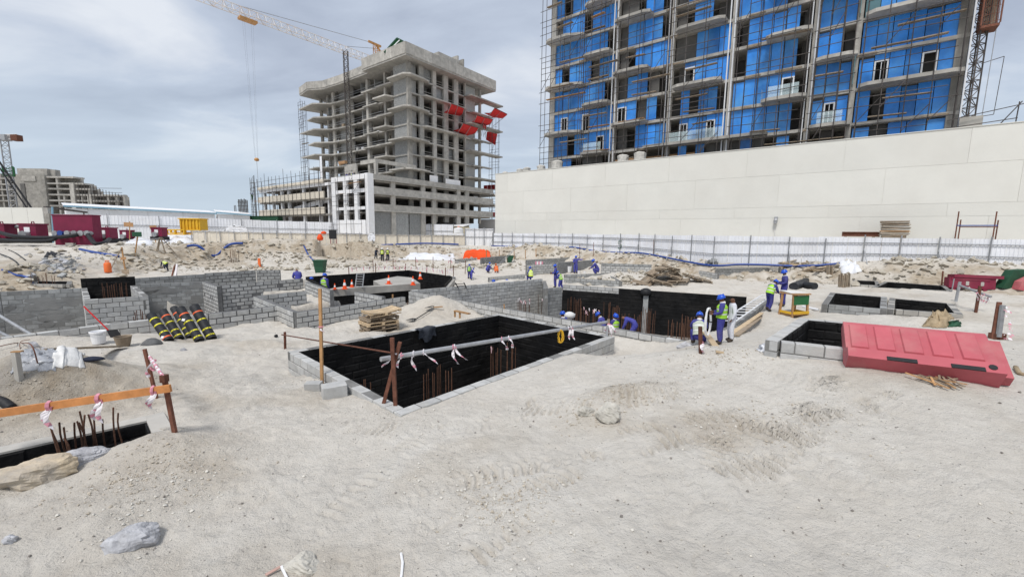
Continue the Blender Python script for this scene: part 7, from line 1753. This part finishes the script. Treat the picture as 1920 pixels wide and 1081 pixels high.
# loose block heaps in the far right
for lab, x, y, n, w in [('heap of loose grey blocks near the bare grey pit', 1345, 494, 26, 22), ('row of blocks stacked by the black slab pit', 845, 527, 6, 6)]:
    t = T('block_heap', lab, 'block heap', gp(x, y).to_tuple())
    for k in range(n):
        p = gp(x + R.uniform(-w, w), y + R.uniform(-2, 2)); t.put('block', unit('block%d' % (k % 4), M_blockg), Matrix.Translation(p + Vector((0, 0, .12 + .25 * R.random()))) @ Matrix.Rotation(R.uniform(0, 3), 4, 'Z') @ Matrix.Rotation(R.uniform(-.4, .4), 4, 'X') @ Matrix.Diagonal((.45, .22, .22, 1)))

# ------------------------------------------------------------------ rocks and rubble
def rock(px, py, s, mat, label, seed, flat=.6, rz=0.0, sink=.25, group='rocks on the sand'):
    p = gp(px, py); rr_ = random.Random(seed); n, m = 28, 18; vs = []; fs = []
    planes = [Vector((rr_.uniform(-1, 1), rr_.uniform(-1, 1), rr_.uniform(-.3, 1))).normalized() for _ in range(9)]; ds = [rr_.uniform(.55, .9) for _ in planes]
    for i in range(m + 1):
        for j in range(n):
            th, ph = math.pi * i / m, 6.2832 * j / n; d = Vector((math.sin(th) * math.cos(ph), math.sin(th) * math.sin(ph), math.cos(th))); r = 1.0
            for q, dd_ in zip(planes, ds):
                k = d.dot(q)
                if k > 1e-3: r = min(r, dd_ / k)
            r *= 1 + .22 * float(pnoise(d.x * 2.5 + seed, d.y * 2.5 + d.z * 2, seed)) + .11 * float(pnoise(d.x * 6 + seed, d.y * 6 + d.z * 5, seed + 1)) + .05 * float(pnoise(d.x * 14 + seed, d.y * 14 + d.z * 11, seed + 2))
            vs.append(d * r)
    for i in range(m):
        for j in range(n): fs.append((i * n + j, (i + 1) * n + j, (i + 1) * n + (j + 1) % n, i * n + (j + 1) % n))
    M = Matrix.Translation(p + Vector((0, 0, s * flat * (1 - 2 * sink)))) @ Matrix.Rotation(rz, 4, 'Z') @ Matrix.Diagonal((s, s * .72, s * flat, 1))
    b = MB().add(vs, fs).xf(M); return solo('rock', b, mat, label, 'rock', p.to_tuple(), group)
rock(245, 1010, .25, M_rock, 'speckled grey boulder in the bottom left sand', 3, .55, .3, .42)
rock(566, 1052, .19, M_sandr, 'sand-coloured rock at the bottom edge', 5, .55, -.3, .42)
rock(1138, 787, .20, M_sandr, 'upright broken slab of rock in the middle of the sand', 8, .8, -.6, .12)
rock(1100, 772, .14, M_sandr, 'lower lump beside the upright broken slab', 9, .6, .2)
rock(60, 905, .42, M_rockb, 'long tan rock at the rim of the nearest pit', 11, .42, .55, .25)
rock(118, 880, .26, M_rock, 'grey rock lying against the long tan rock', 13, .5, .4)
rock(150, 866, .30, M_rock, 'flat pale rock at the edge of the nearest pit', 15, .35, .5)
rock(96, 870, .16, M_rock, 'small rounded rock leaning over the nearest pit', 17, .8)
rock(18, 1018, .07, M_rock, 'small stone at the far left bottom', 18)
rock(63, 652, .13, M_rock, 'dark stone beside the low wall on the left', 19, .9)
rock(345, 660, .09, M_rock, 'stone on the sand below the membrane rolls', 20)
rock(1285, 652, .26, M_rock, 'grey stone lump at the foot of the corner wall', 21, .5)
rh = T('rubble_heap', 'heap of broken grey rubble on the slope below the maroon tank', 'rubble', gp(112, 500).to_tuple())
for k in range(120):
    x, y = R.gauss(112, 26), R.gauss(501, 9); s = .09 + .26 * R.random() ** 2.5; q = gp(x, y)
    rh.put('rubble_lump', unit('block%d' % (k % 6), M_blockg if k % 2 else M_rock), Matrix.Translation(q + Vector((0, 0, s * .2))) @ Matrix.Rotation(R.uniform(0, 6), 4, 'Z') @ Matrix.Rotation(R.uniform(-.7, .7), 4, 'X') @ Matrix.Rotation(R.uniform(-.6, .6), 4, 'Y') @ Matrix.Diagonal((s * R.uniform(.8, 1.6), s, s * R.uniform(.4, .8), 1)))
c = gp(105, 478); solo('black_sheet', MB().lathe([(.6, 0), (.5, .1), (.2, .2), (.05, .22)], c, 8), M_black, 'black crumpled sheet on the grey rubble', 'sheet', c.to_tuple())
tarp('black plastic sheet crumpled on the rubble slope', [(82, 485), (104, 484), (104, 474), (86, 475)], .1, M_black, 10, 41, amp=.25, name='plastic_sheet', cat='plastic sheet')
# pebbles and crumbs
def scatter(name, n, region, smin, smax, mat, seed, clump=None):
    r = random.Random(seed); b = MB(); ico = [(.2, 0, 1), (.9, .1, .1), (.28, .85, .45), (-.73, .53, .0), (-.6, -.63, .5), (.28, -.85, .1), (0, 0, -.6)]
    fs = [(0, 1, 2), (0, 2, 3), (0, 3, 4), (0, 4, 5), (0, 5, 1), (6, 2, 1), (6, 3, 2), (6, 4, 3), (6, 5, 4), (6, 1, 5)]
    for _ in range(n):
        if clump: c = clump[r.randrange(len(clump))]; x, y = r.gauss(c[0], c[2]), r.gauss(c[1], c[3])
        else:
            a, rad_ = r.uniform(-.95, .95), math.exp(r.uniform(math.log(region[0]), math.log(region[1]))); x, y = rad_ * math.sin(a), rad_ * math.cos(a)
        if any(inside(np.array([x]), np.array([y]), [(q[0], q[1]) for q in grow(pl_, .15)])[0] for pl_, _z in PITS[:4]): continue
        s = smin * (smax / smin) ** (r.random() ** 2.2); z = G(x, y); a = r.uniform(0, 6.3); ca, sa = math.cos(a), math.sin(a); k = [r.uniform(.6, 1.3) for _ in range(3)]
        b.add([(x + s * (ca * v[0] * k[0] - sa * v[1] * k[1]), y + s * (sa * v[0] * k[0] + ca * v[1] * k[1]), z + s * .25 + s * v[2] * .9 * k[2]) for v in ico], fs)
    o = link(name, b.mesh(name, mat), 'stuff'); o['label'] = {'pebbles': 'pale pebbles and shell bits scattered over the sand', 'dark_pebbles': 'dark stone chips scattered over the sand', 'earth_crumbs': 'brown earth crumbs on the dug heaps', 'sand_clods': 'clods of dry sand broken up by wheels', 'rubble_stones': 'stones and lumps along the excavation banks'}[name]; o['category'] = 'pebbles'
scatter('pebbles', 3400, (2.2, 16), .003, .015, pm('pebble', (.60, .56, .49), .9, .2, 20, 0), 1)
scatter('dark_pebbles', 1300, (2.2, 18), .004, .024, pm('dark_pebble', (.22, .20, .18), .9, .3, 20, 0), 2)
cl = []
for px, py, sx, sy in [(120, 725, .7, .4), (60, 740, .4, .3), (1180, 738, .35, .18), (310, 860, .4, .3), (250, 900, .5, .3), (1110, 770, .25, .2), (950, 930, .3, .3), (1420, 800, .5, .35), (1340, 668, .6, .3)]:
    p = gp(px, py); cl.append((p.x, p.y, sx, sy))
scatter('earth_crumbs', 3800, None, .004, .024, pm('earth_crumb', (.43, .38, .31), .95, .25, 15, 0), 3, cl)
cl = []
for px, py, sx, sy in [(1100, 745, .5, .25), (1250, 735, .5, .25), (1430, 800, .6, .4), (1530, 765, .5, .3), (960, 950, .4, .4), (820, 900, .5, .4), (700, 790, .6, .3), (350, 880, .5, .4), (300, 950, .5, .4), (560, 715, .5, .3), (1000, 1010, .4, .4), (1330, 690, .7, .3)]:
    p = gp(px, py); cl.append((p.x, p.y, sx, sy))
scatter('sand_clods', 3600, None, .004, .024, pm('sand_clod', (.53, .505, .455), .95, .2, 15, 0.3), 4, cl)
cl = []
for px, py, sx, sy in [(60, 510, 2.5, 2), (230, 490, 3, 2), (300, 478, 4, 2), (420, 470, 5, 2), (500, 480, 4, 2), (620, 475, 5, 1.6), (700, 468, 5, 1.6), (820, 470, 4, 1.5), (960, 470, 4, 1.5), (1060, 474, 4, 1.5), (1180, 478, 4, 1.6), (1260, 482, 4, 1.6), (1360, 490, 4, 1.4), (1480, 496, 3.5, 1.3), (1200, 515, 2.5, 1), (1640, 500, 4, 1.3), (1760, 500, 4, 1.3), (680, 500, 4, 1.5), (500, 505, 3, 1), (900, 500, 3, 1.5)]:
    p = gp(px, py); cl.append((p.x, p.y, sx, sy))
scatter('rubble_stones', 5200, None, .04, .34, pm('rubble_stone', (.47, .43, .36), .95, .3, 1.5, 0.3, dirt=(.28, .24, .18), dirt_amt=.7), 5, cl)
# litter close to the camera
p = gp(752, 1065); t = T('cable_strip', 'white curved plastic strip on the sand at the bottom edge', 'strip', p.to_tuple()); t.mb('strip', MB().pipe([gp(752, 1038) + Vector((0, 0, .02)), gp(755, 1055) + Vector((0, 0, .02)), gp(753, 1075) + Vector((0, 0, .015)), gp(749, 1095) + Vector((0, 0, .01))], .012, 6), M_white)
p = gp(515, 1070); t = T('scrap_card', 'folded pink and white scrap on the sand at the bottom edge', 'scrap', p.to_tuple()); a = [gp(498, 1076), gp(527, 1058), gp(540, 1084)]; t.mb('strip', MB().beam(a[0] + Vector((0, 0, .03)), a[1] + Vector((0, 0, .035)), .03, .008), pm('pink_card', (.55, .36, .30), .8)); t.mb('edge', MB().beam(a[1] + Vector((0, 0, .036)), a[2] + Vector((0, 0, .03)), .02, .008), M_white)
# ------------------------------------------------------------------ people
BASE = dict(pel=(0, 0, .95), sp=(0, 0, 1.14), ch=(0, .0, 1.36), nk=(0, .0, 1.50), hb=(0, .03, 1.58), ht=(0, .035, 1.70),
            sl=(-.19, 0, 1.42), el=(-.24, -.03, 1.14), wl=(-.25, .07, .90), sr=(.19, 0, 1.42), er=(.24, -.03, 1.14), wr=(.25, .07, .90),
            hl=(-.10, 0, .90), kl=(-.115, .03, .50), al=(-.12, -.02, .09), tl=(-.13, .15, .05), hr=(.10, 0, .90), kr=(.115, .03, .50), ar=(.12, -.02, .09), tr=(.13, .15, .05))
POSES = {
 'stand': {},
 'hold': dict(el=(-.25, .02, 1.16), wl=(-.14, .26, 1.10), er=(.25, .02, 1.16), wr=(.10, .28, 1.14), ht=(0, .06, 1.69), hb=(0, .04, 1.57)),
 'work': dict(pel=(0, -.05, .93), sp=(0, .02, 1.11), ch=(0, .12, 1.31), nk=(0, .2, 1.43), hb=(0, .26, 1.49), ht=(0, .33, 1.59), sl=(-.19, .14, 1.36), sr=(.19, .14, 1.36), el=(-.25, .22, 1.10), wl=(-.12, .42, 1.0), er=(.25, .22, 1.10), wr=(.12, .44, .98), kl=(-.13, .1, .5), al=(-.15, .02, .09), tl=(-.16, .19, .05), kr=(.13, .0, .5), ar=(.15, -.16, .09), tr=(.16, .0, .05)),
 'bend': dict(pel=(0, -.14, .88), sp=(0, .03, 1.0), ch=(0, .24, 1.08), nk=(0, .37, 1.10), hb=(0, .44, 1.11), ht=(0, .53, 1.15), sl=(-.19, .28, 1.08), sr=(.19, .28, 1.08), el=(-.23, .36, .82), wl=(-.14, .46, .60), er=(.23, .36, .82), wr=(.14, .48, .58), hl=(-.10, -.12, .84), hr=(.10, -.12, .84), kl=(-.14, .10, .47), kr=(.14, .02, .47), al=(-.15, -.04, .09), ar=(.15, -.12, .09), tl=(-.16, .13, .05), tr=(.16, .05, .05)),
 'crouch': dict(pel=(0, -.18, .34), sp=(0, -.08, .52), ch=(0, .05, .74), nk=(0, .12, .88), hb=(0, .17, .95), ht=(0, .22, 1.06), sl=(-.19, .07, .80), sr=(.19, .07, .80), el=(-.25, .24, .60), wl=(-.1, .40, .50), er=(.25, .24, .60), wr=(.12, .42, .48), hl=(-.11, -.16, .32), hr=(.11, -.16, .32), kl=(-.20, .22, .50), kr=(.20, .20, .48), al=(-.17, -.02, .09), ar=(.17, -.06, .09), tl=(-.19, .15, .04), tr=(.19, .11, .04)),
 'sit': dict(pel=(0, -.05, .46), sp=(0, -.03, .65), ch=(0, .04, .88), nk=(0, .10, 1.02), hb=(0, .14, 1.09), ht=(0, .18, 1.21), sl=(-.19, .06, .94), sr=(.19, .06, .94), el=(-.24, .16, .70), wl=(-.12, .36, .64), er=(.24, .16, .70), wr=(.12, .36, .62), hl=(-.10, -.02, .44), hr=(.10, -.02, .44), kl=(-.15, .40, .46), kr=(.15, .38, .46), al=(-.15, .36, .09), ar=(.15, .42, .09), tl=(-.16, .52, .04), tr=(.16, .58, .04)),
 'reach': dict(el=(-.46, .05, 1.40), wl=(-.70, .1, 1.44), er=(.25, .04, 1.16), wr=(.12, .26, 1.14)),
 'walk': dict(kl=(-.11, .16, .52), al=(-.12, .26, .10), tl=(-.12, .42, .08), kr=(.11, -.02, .50), ar=(.11, -.30, .12), tr=(.11, -.16, .05), el=(-.25, -.12, 1.16), wl=(-.24, -.04, .92), er=(.25, .06, 1.16), wr=(.22, .22, .98)),
}
RADI = dict(pel=(.185, .15), sp=(.175, .14), ch=(.19, .145), nk=(.066, .066), hb=(.078, .09), ht=(.062, .076), sl=(.098,), el=(.072,), wl=(.050,), sr=(.098,), er=(.072,), wr=(.050,), hl=(.135,), kl=(.105,), al=(.085,), tl=(.055,), hr=(.135,), kr=(.105,), ar=(.085,), tr=(.055,))
EDG = [('pel', 'sp'), ('sp', 'ch'), ('ch', 'nk'), ('nk', 'hb'), ('hb', 'ht'), ('ch', 'sl'), ('sl', 'el'), ('el', 'wl'), ('ch', 'sr'), ('sr', 'er'), ('er', 'wr'), ('pel', 'hl'), ('hl', 'kl'), ('kl', 'al'), ('al', 'tl'), ('pel', 'hr'), ('hr', 'kr'), ('kr', 'ar'), ('ar', 'tr')]
ORDER = ['pel', 'sp', 'ch', 'nk', 'hb', 'ht', 'sl', 'el', 'wl', 'sr', 'er', 'wr', 'hl', 'kl', 'al', 'tl', 'hr', 'kr', 'ar', 'tr']
BODY = {}
TMPC = bpy.data.scenes.new('bodies')             # bodies are grown in an empty scene of their own, then copied as plain meshes
def body_mesh(pose, cover):
    key = (pose, cover.name)
    if key in BODY: return BODY[key]
    j = dict(BASE); j.update(POSES[pose])
    me = bpy.data.meshes.new('body_cage'); me.from_pydata([j[k] for k in ORDER], [(ORDER.index(a), ORDER.index(b)) for a, b in EDG], [])
    o = bpy.data.objects.new('body_cage', me); TMPC.collection.objects.link(o)
    o.modifiers.new('skin', 'SKIN'); sv = me.skin_vertices[0].data
    for i, k in enumerate(ORDER):
        r = RADI[k]; sv[i].radius = (r[0], r[-1]); sv[i].use_root = (i == 0)
    o.modifiers.new('smooth', 'SUBSURF').levels = 1
    vl = TMPC.view_layers[0]; vl.update(); dg = vl.depsgraph
    m2 = bpy.data.meshes.new_from_object(o.evaluated_get(dg), depsgraph=dg)
    m2.name = 'body'; bpy.data.objects.remove(o)
    m2.materials.clear(); [m2.materials.append(x) for x in (cover, M_skin, M_shoe)]
    hb, ht, nk = Vector(j['hb']), Vector(j['ht']), Vector(j['nk'])
    tips = [Vector(j[k]) for k in ('tl', 'tr', 'al', 'ar')]; wr = [Vector(j[k]) for k in ('wl', 'wr')]
    idx = []
    for p in m2.polygons:
        c = p.center; dh = min((c - hb).length, (c - ht).length); mi = 0
        if dh < .125 and (c - nk).dot((ht - nk).normalized()) > .03: mi = 1
        elif min((c - x).length for x in tips) < .115: mi = 2
        elif min((c - x).length for x in wr) < .045: mi = 1
        idx.append(mi)
    m2.polygons.foreach_set('material_index', idx); m2.polygons.foreach_set('use_smooth', [True] * len(idx))
    BODY[key] = (m2, j); return BODY[key]
def hand_mesh():
    b = MB()
    b.pipe([(0, 0, .01), (0, 0, -.03), (0, .004, -.075)], [.026, .034, .036], 8)
    b.v = [(x, y * .5, z) for x, y, z in b.v]
    for k, (x, L) in enumerate([(-.029, .058), (-.010, .072), (.010, .068), (.028, .052)]): b.pipe([(x, 0, -.068), (x * 1.08, .012, -.068 - L * .5), (x * 1.05, .034, -.068 - L * .92)], [.0095, .0085, .0065], 6)
    b.pipe([(-.028, .004, -.025), (-.052, .016, -.05), (-.052, .034, -.078)], [.012, .010, .0075], 6)
    return b.mesh('hand', M_skin, True)
HAND = hand_mesh()
def helmet_mesh(mat):
    b = MB(); b.lathe([(.118, 0), (.122, .02), (.115, .07), (.085, .115), (.04, .137), (.005, .14)], n=14)
    b.v = [(x, y * 1.16, z) for x, y, z in b.v]; k = MB().lathe([(.10, -.004), (.128, -.006), (.128, .006), (.10, .006)], n=14); k.v = [(x, y * 1.18 + .022, z) for x, y, z in k.v]
    b.add(k.v, k.f); b.box((-.012, -.11, .10), (.012, .09, .147)); return b.mesh('helmet', mat, True)
HEL = {}
def vest_mesh(j, mat):
    "open-armed vest: rings wrapped round hips, waist, chest and shoulders"
    path = [Vector(j['pel']) + (Vector(j['sp']) - Vector(j['pel'])) * .1, Vector(j['sp']), Vector(j['ch']), Vector(j['ch']).lerp(Vector(j['nk']), .65)]
    rad_ = [(.215, .18), (.21, .172), (.232, .178), (.12, .11)]; n = 16; rings = []
    ax = (Vector(j['sr']) - Vector(j['sl'])).normalized()
    pts = []; rr_ = []
    for i in range(3):
        for k in range(4): pts.append(path[i].lerp(path[i + 1], k / 4)); rr_.append([rad_[i][q] * (1 - k / 4) + rad_[i + 1][q] * k / 4 for q in (0, 1)])
    pts.append(path[3]); rr_.append(rad_[3])
    b = MB(); m = len(pts)
    for i, p in enumerate(pts):
        d = (pts[min(i + 1, m - 1)] - pts[max(i - 1, 0)]).normalized(); y = d.cross(ax).normalized()
        rings += [p + ax * (rr_[i][0] * math.cos(6.2832 * k / n)) + y * (rr_[i][1] * math.sin(6.2832 * k / n)) for k in range(n)]
    fs = []; mi = []
    for i in range(m - 1):
        for k in range(n):
            if i >= 8 and k in (0, n - 1, n // 2 - 1, n // 2): continue        # arm holes
            fs.append((i * n + k, i * n + (k + 1) % n, (i + 1) * n + (k + 1) % n, (i + 1) * n + k)); mi.append(1 if i in (3, 6) else 0)
    o = len(b.v); b.v += [tuple(v) for v in rings]; b.f += fs; b.m += mi
    return b.mesh('vest', [mat, M_strip], True)
PN = [0]
def person(px, py, hpx, face, pose, label, cover=None, vest=None, helmet='blue', at=None, hood=False, group='workers on the site', hreal=None):
    "feet at the photo point (or at a given world point), hpx tall in the photo, face = heading in degrees clockwise from away"
    cover = cover or M_cover; p = gp(px, py) if at is None else Vector(at)
    me, j = body_mesh(pose, cover)
    top = j['ht'][2] + .10; s = hpx * p.y / FPX / top if hreal is None else hreal / top
    t = T('person', label, 'person', p.to_tuple(), group=group, rotz=rad(-face)); t.o.scale = (s, s, s)
    t.put('body', me)
    hb, ht, nk = Vector(j['hb']), Vector(j['ht']), Vector(j['nk']); up = (ht - nk).normalized()
    F = frame_from(hb.lerp(ht, .42), Vector((1, 0, 0)), up)
    # face: nose, mouth line, eyes, ears
    fb = MB(); fb.add([(-.014, .078, .0), (.014, .078, .0), (0, .105, -.005), (0, .082, .04)], [(0, 2, 1), (0, 3, 2), (1, 2, 3)]); t.put('nose', fb.mesh('nose', M_skin), F)
    t.put('mouth', MB().box((-.022, .078, -.036), (.022, .086, -.030)).mesh('mouth', M_shoe), F)
    for sx in (-1, 1):
        t.put('eye', MB().lathe([(.002, -.008), (.009, 0), (.002, .008)], (sx * .03, .084, .028), 6).mesh('eye', M_dark), F)
        t.put('ear', MB().lathe([(.004, -.03), (.014, -.01), (.016, .015), (.004, .03)], (sx * .083, .0, .01), 6).mesh('ear', M_skin), F)
    if helmet:
        k = helmet
        if k not in HEL: HEL[k] = helmet_mesh({'blue': M_helb, 'white': M_helw, 'orange': M_orangep}[k])
        t.put('helmet', HEL[k], frame_from(ht - up * .045, Vector((1, 0, 0)), up))
    if hood or helmet == 'blue':
        t.put('neck_cloth', MB().lathe([(.082, -.02), (.10, .03), (.085, .07)], n=10).mesh('neck_cloth', M_cover if hood else M_cloth), frame_from(nk - up * .03, Vector((1, 0, 0)), up))
    for e_, w in (('el', 'wl'), ('er', 'wr')):
        d = (Vector(j[w]) - Vector(j[e_])).normalized()
        mir = Matrix.Diagonal((1 if w == 'wr' else -1, 1, 1, 1))
        y = Vector((0, 1, 0)) - d * d.y
        y = y.normalized() if y.length > .1 else Vector((1, 0, 0)); z = -d; x = y.cross(z)
        o = Vector(j[w]) + d * .01; M = Matrix(((x.x, y.x, z.x, o.x), (x.y, y.y, z.y, o.y), (x.z, y.z, z.z, o.z), (0, 0, 0, 1)))
        t.put('hand', HAND, M @ mir)
    if vest: t.put('vest', vest_mesh(j, vest))
    return t, p, s
# right group
t, p, s = person(1349, 645, 97, -60, 'hold', 'person in a lime vest and blue coverall holding a white rope coil', vest=M_vesty)
rp_ = p + Vector((math.sin(rad(-60)) * .42 * s, math.cos(rad(-60)) * .42 * s, 1.12 * s)); b = MB()
for k in range(6): b.pipe([rp_ + Vector((.10 * math.cos(a) * math.cos(.6) + R.uniform(-.02, .02), .10 * math.cos(a) * .5, -.22 + .32 * math.sin(a))) for a in np.linspace(0, 6.2, 14)], .013, 5)
solo('rope_coil', b, M_white, 'white rope coil in the hand of the person in the lime vest', 'rope', rp_.to_tuple())
person(1369, 641, 90, -75, 'stand', 'person in a white coverall standing behind the lime vest', cover=M_whitec, helmet=None)
person(1309, 645, 62, 20, 'crouch', 'person crouching in a pale vest beside the short rusty post', vest=pm('dusty_pale_vest', (.42, .46, .38), .9, .2, 8, .2))
person(1441, 583, 60, 75, 'work', 'person bent forward with a lime vest near the timber stand', vest=M_vesty)
person(1467, 573, 70, -70, 'hold', 'person standing in a blue coverall behind the timber stand')
# centre
person(1041, 541, 45, -80, 'hold', 'person in a blue coverall standing sideways on the wall end', hood=True)
person(1051, 544, 36, -60, 'work', 'person with a green vest half hidden behind the standing blue one', vest=M_vesty)
person(995, 527, 28, -20, 'sit', 'person in a yellow vest crouched on the long wall', vest=M_vestn)
person(1079, 512, 34, 180, 'reach', 'person in blue with one arm stretched out by the wall stub')
person(1117, 515, 30, -80, 'crouch', 'person in blue sitting on the low block box')
def in_pit(px, py_top, z_floor, h, face, pose, label, **k):
    top = BODYTOP[pose] * h / 1.8; p = P(px, py_top, z_floor + top); p.z = z_floor; return person(0, 0, 0, face, pose, label, at=p, hreal=top, **k)
BODYTOP = {k: (v.get('ht', BASE['ht'])[2] + .10) for k, v in POSES.items()}
in_pit(1056, 583, -1.85, 1.8, -40, 'stand', 'person in the central pit with only a blue helmet showing, beside a white bag')
in_pit(1133, 586, -1.85, 1.75, -60, 'work', 'person in the central pit bending over, left of two close helmets')
in_pit(1154, 587, -1.85, 1.75, 150, 'stand', 'person in the central pit with a green vest, right of two close helmets', vest=M_vesty)
in_pit(1188, 592, -1.4, 1.8, -70, 'bend', 'person in blue bent over among the rebar rows', helmet=None)
p = P(1068, 590, -.35); solo('white_bag', MB().lathe([(.1, -.2), (.26, -.1), (.28, .05), (.1, .14)], p, 9), M_cloth, 'white bag beside the lone helmet in the central pit', 'bag', p.to_tuple(), smooth=True)
for px, py, lab in [(925, 524.5, 'person behind the tall block wall, blue helmet only, left one'), (950, 524, 'person behind the tall block wall, blue helmet only, right one')]:
    q = D(px, py, P(px, 530, ZB).y + 1.6); q.z -= 1.78; person(0, 0, 0, 30, 'stand', lab, at=q, hreal=1.8)
person(880, 523, 28, 10, 'stand', 'person with a vest standing left of the ragged block wall', vest=M_vesty)
person(884, 524, 22, 60, 'work', 'person in blue close to the one left of the ragged wall')
person(915, 511, 19, 60, 'crouch', 'person in blue crouching under the ragged block wall')
person(931, 511, 17, -30, 'crouch', 'person in orange crouching at the ladder foot', cover=M_orangep, helmet='orange')
p = P(551, 519, ZM); p.z = -.55; person(0, 0, 0, -40, 'work', 'person in a blue hood behind the dark-jointed wall', at=p + Vector((0, .5, 0)), hreal=1.66, hood=True, helmet=None)
p = P(606, 536, ZS); p.z = -.62; person(0, 0, 0, 20, 'stand', 'person in a green vest and blue helmet by the slab pit', at=p + Vector((0, .2, 0)), hreal=1.75, vest=M_vesty)
p = D(584, 519, P(606, 530, ZS).y + 1.2); p.z -= 1.75; person(0, 0, 0, -30, 'stand', 'person seen only by a blue helmet in the slab pit', at=p, hreal=1.76)
person(717, 488, 25, 170, 'stand', 'person in a neon vest and white helmet, left of the pair in the cutting', cover=M_dark, vest=M_vestn, helmet='white')
person(727, 488, 24, 150, 'hold', 'person in a neon vest, right of the pair in the cutting', cover=M_dark, vest=M_vestn, helmet='white')
person(705, 486, 20, 120, 'work', 'person in dark clothes left of the neon-vested pair', cover=M_dark, helmet=None)
person(312, 508, 20, -90, 'bend', 'person with a neon vest bending down on the left bank', cover=M_dark, vest=M_vestn, helmet=None)
for k, (px, cov, v, lab) in enumerate([(635, M_cover, None, 'person in blue at the left of the group on the podium'), (640, M_dark, None, 'person in dark clothes in the group on the podium'), (645, M_cover, M_vestn, 'person in a neon vest in the group on the podium'), (649, M_dark, None, 'person in dark clothes at the right of the group on the podium')]):
    q = c0 + e1 * (PY0 + 2.2) + e2 * pxx(px); q.z = zt - .9; person(0, 0, 0, 180 + 20 * k, 'stand', lab, cover=cov, vest=v, at=q, hreal=2.0 + .1 * (k % 2), helmet='white' if v else None, group='workers on the podium')
q = c0 + e1 * (PY0 - 1.2) + e2 * pxx(482); q.z = zo2 + .6; person(0, 0, 0, 100, 'stand', 'person in green on the scaffold tower at the podium end', cover=M_green, at=q, hreal=1.9, group='workers on the podium')
bpy.data.scenes.remove(TMPC)
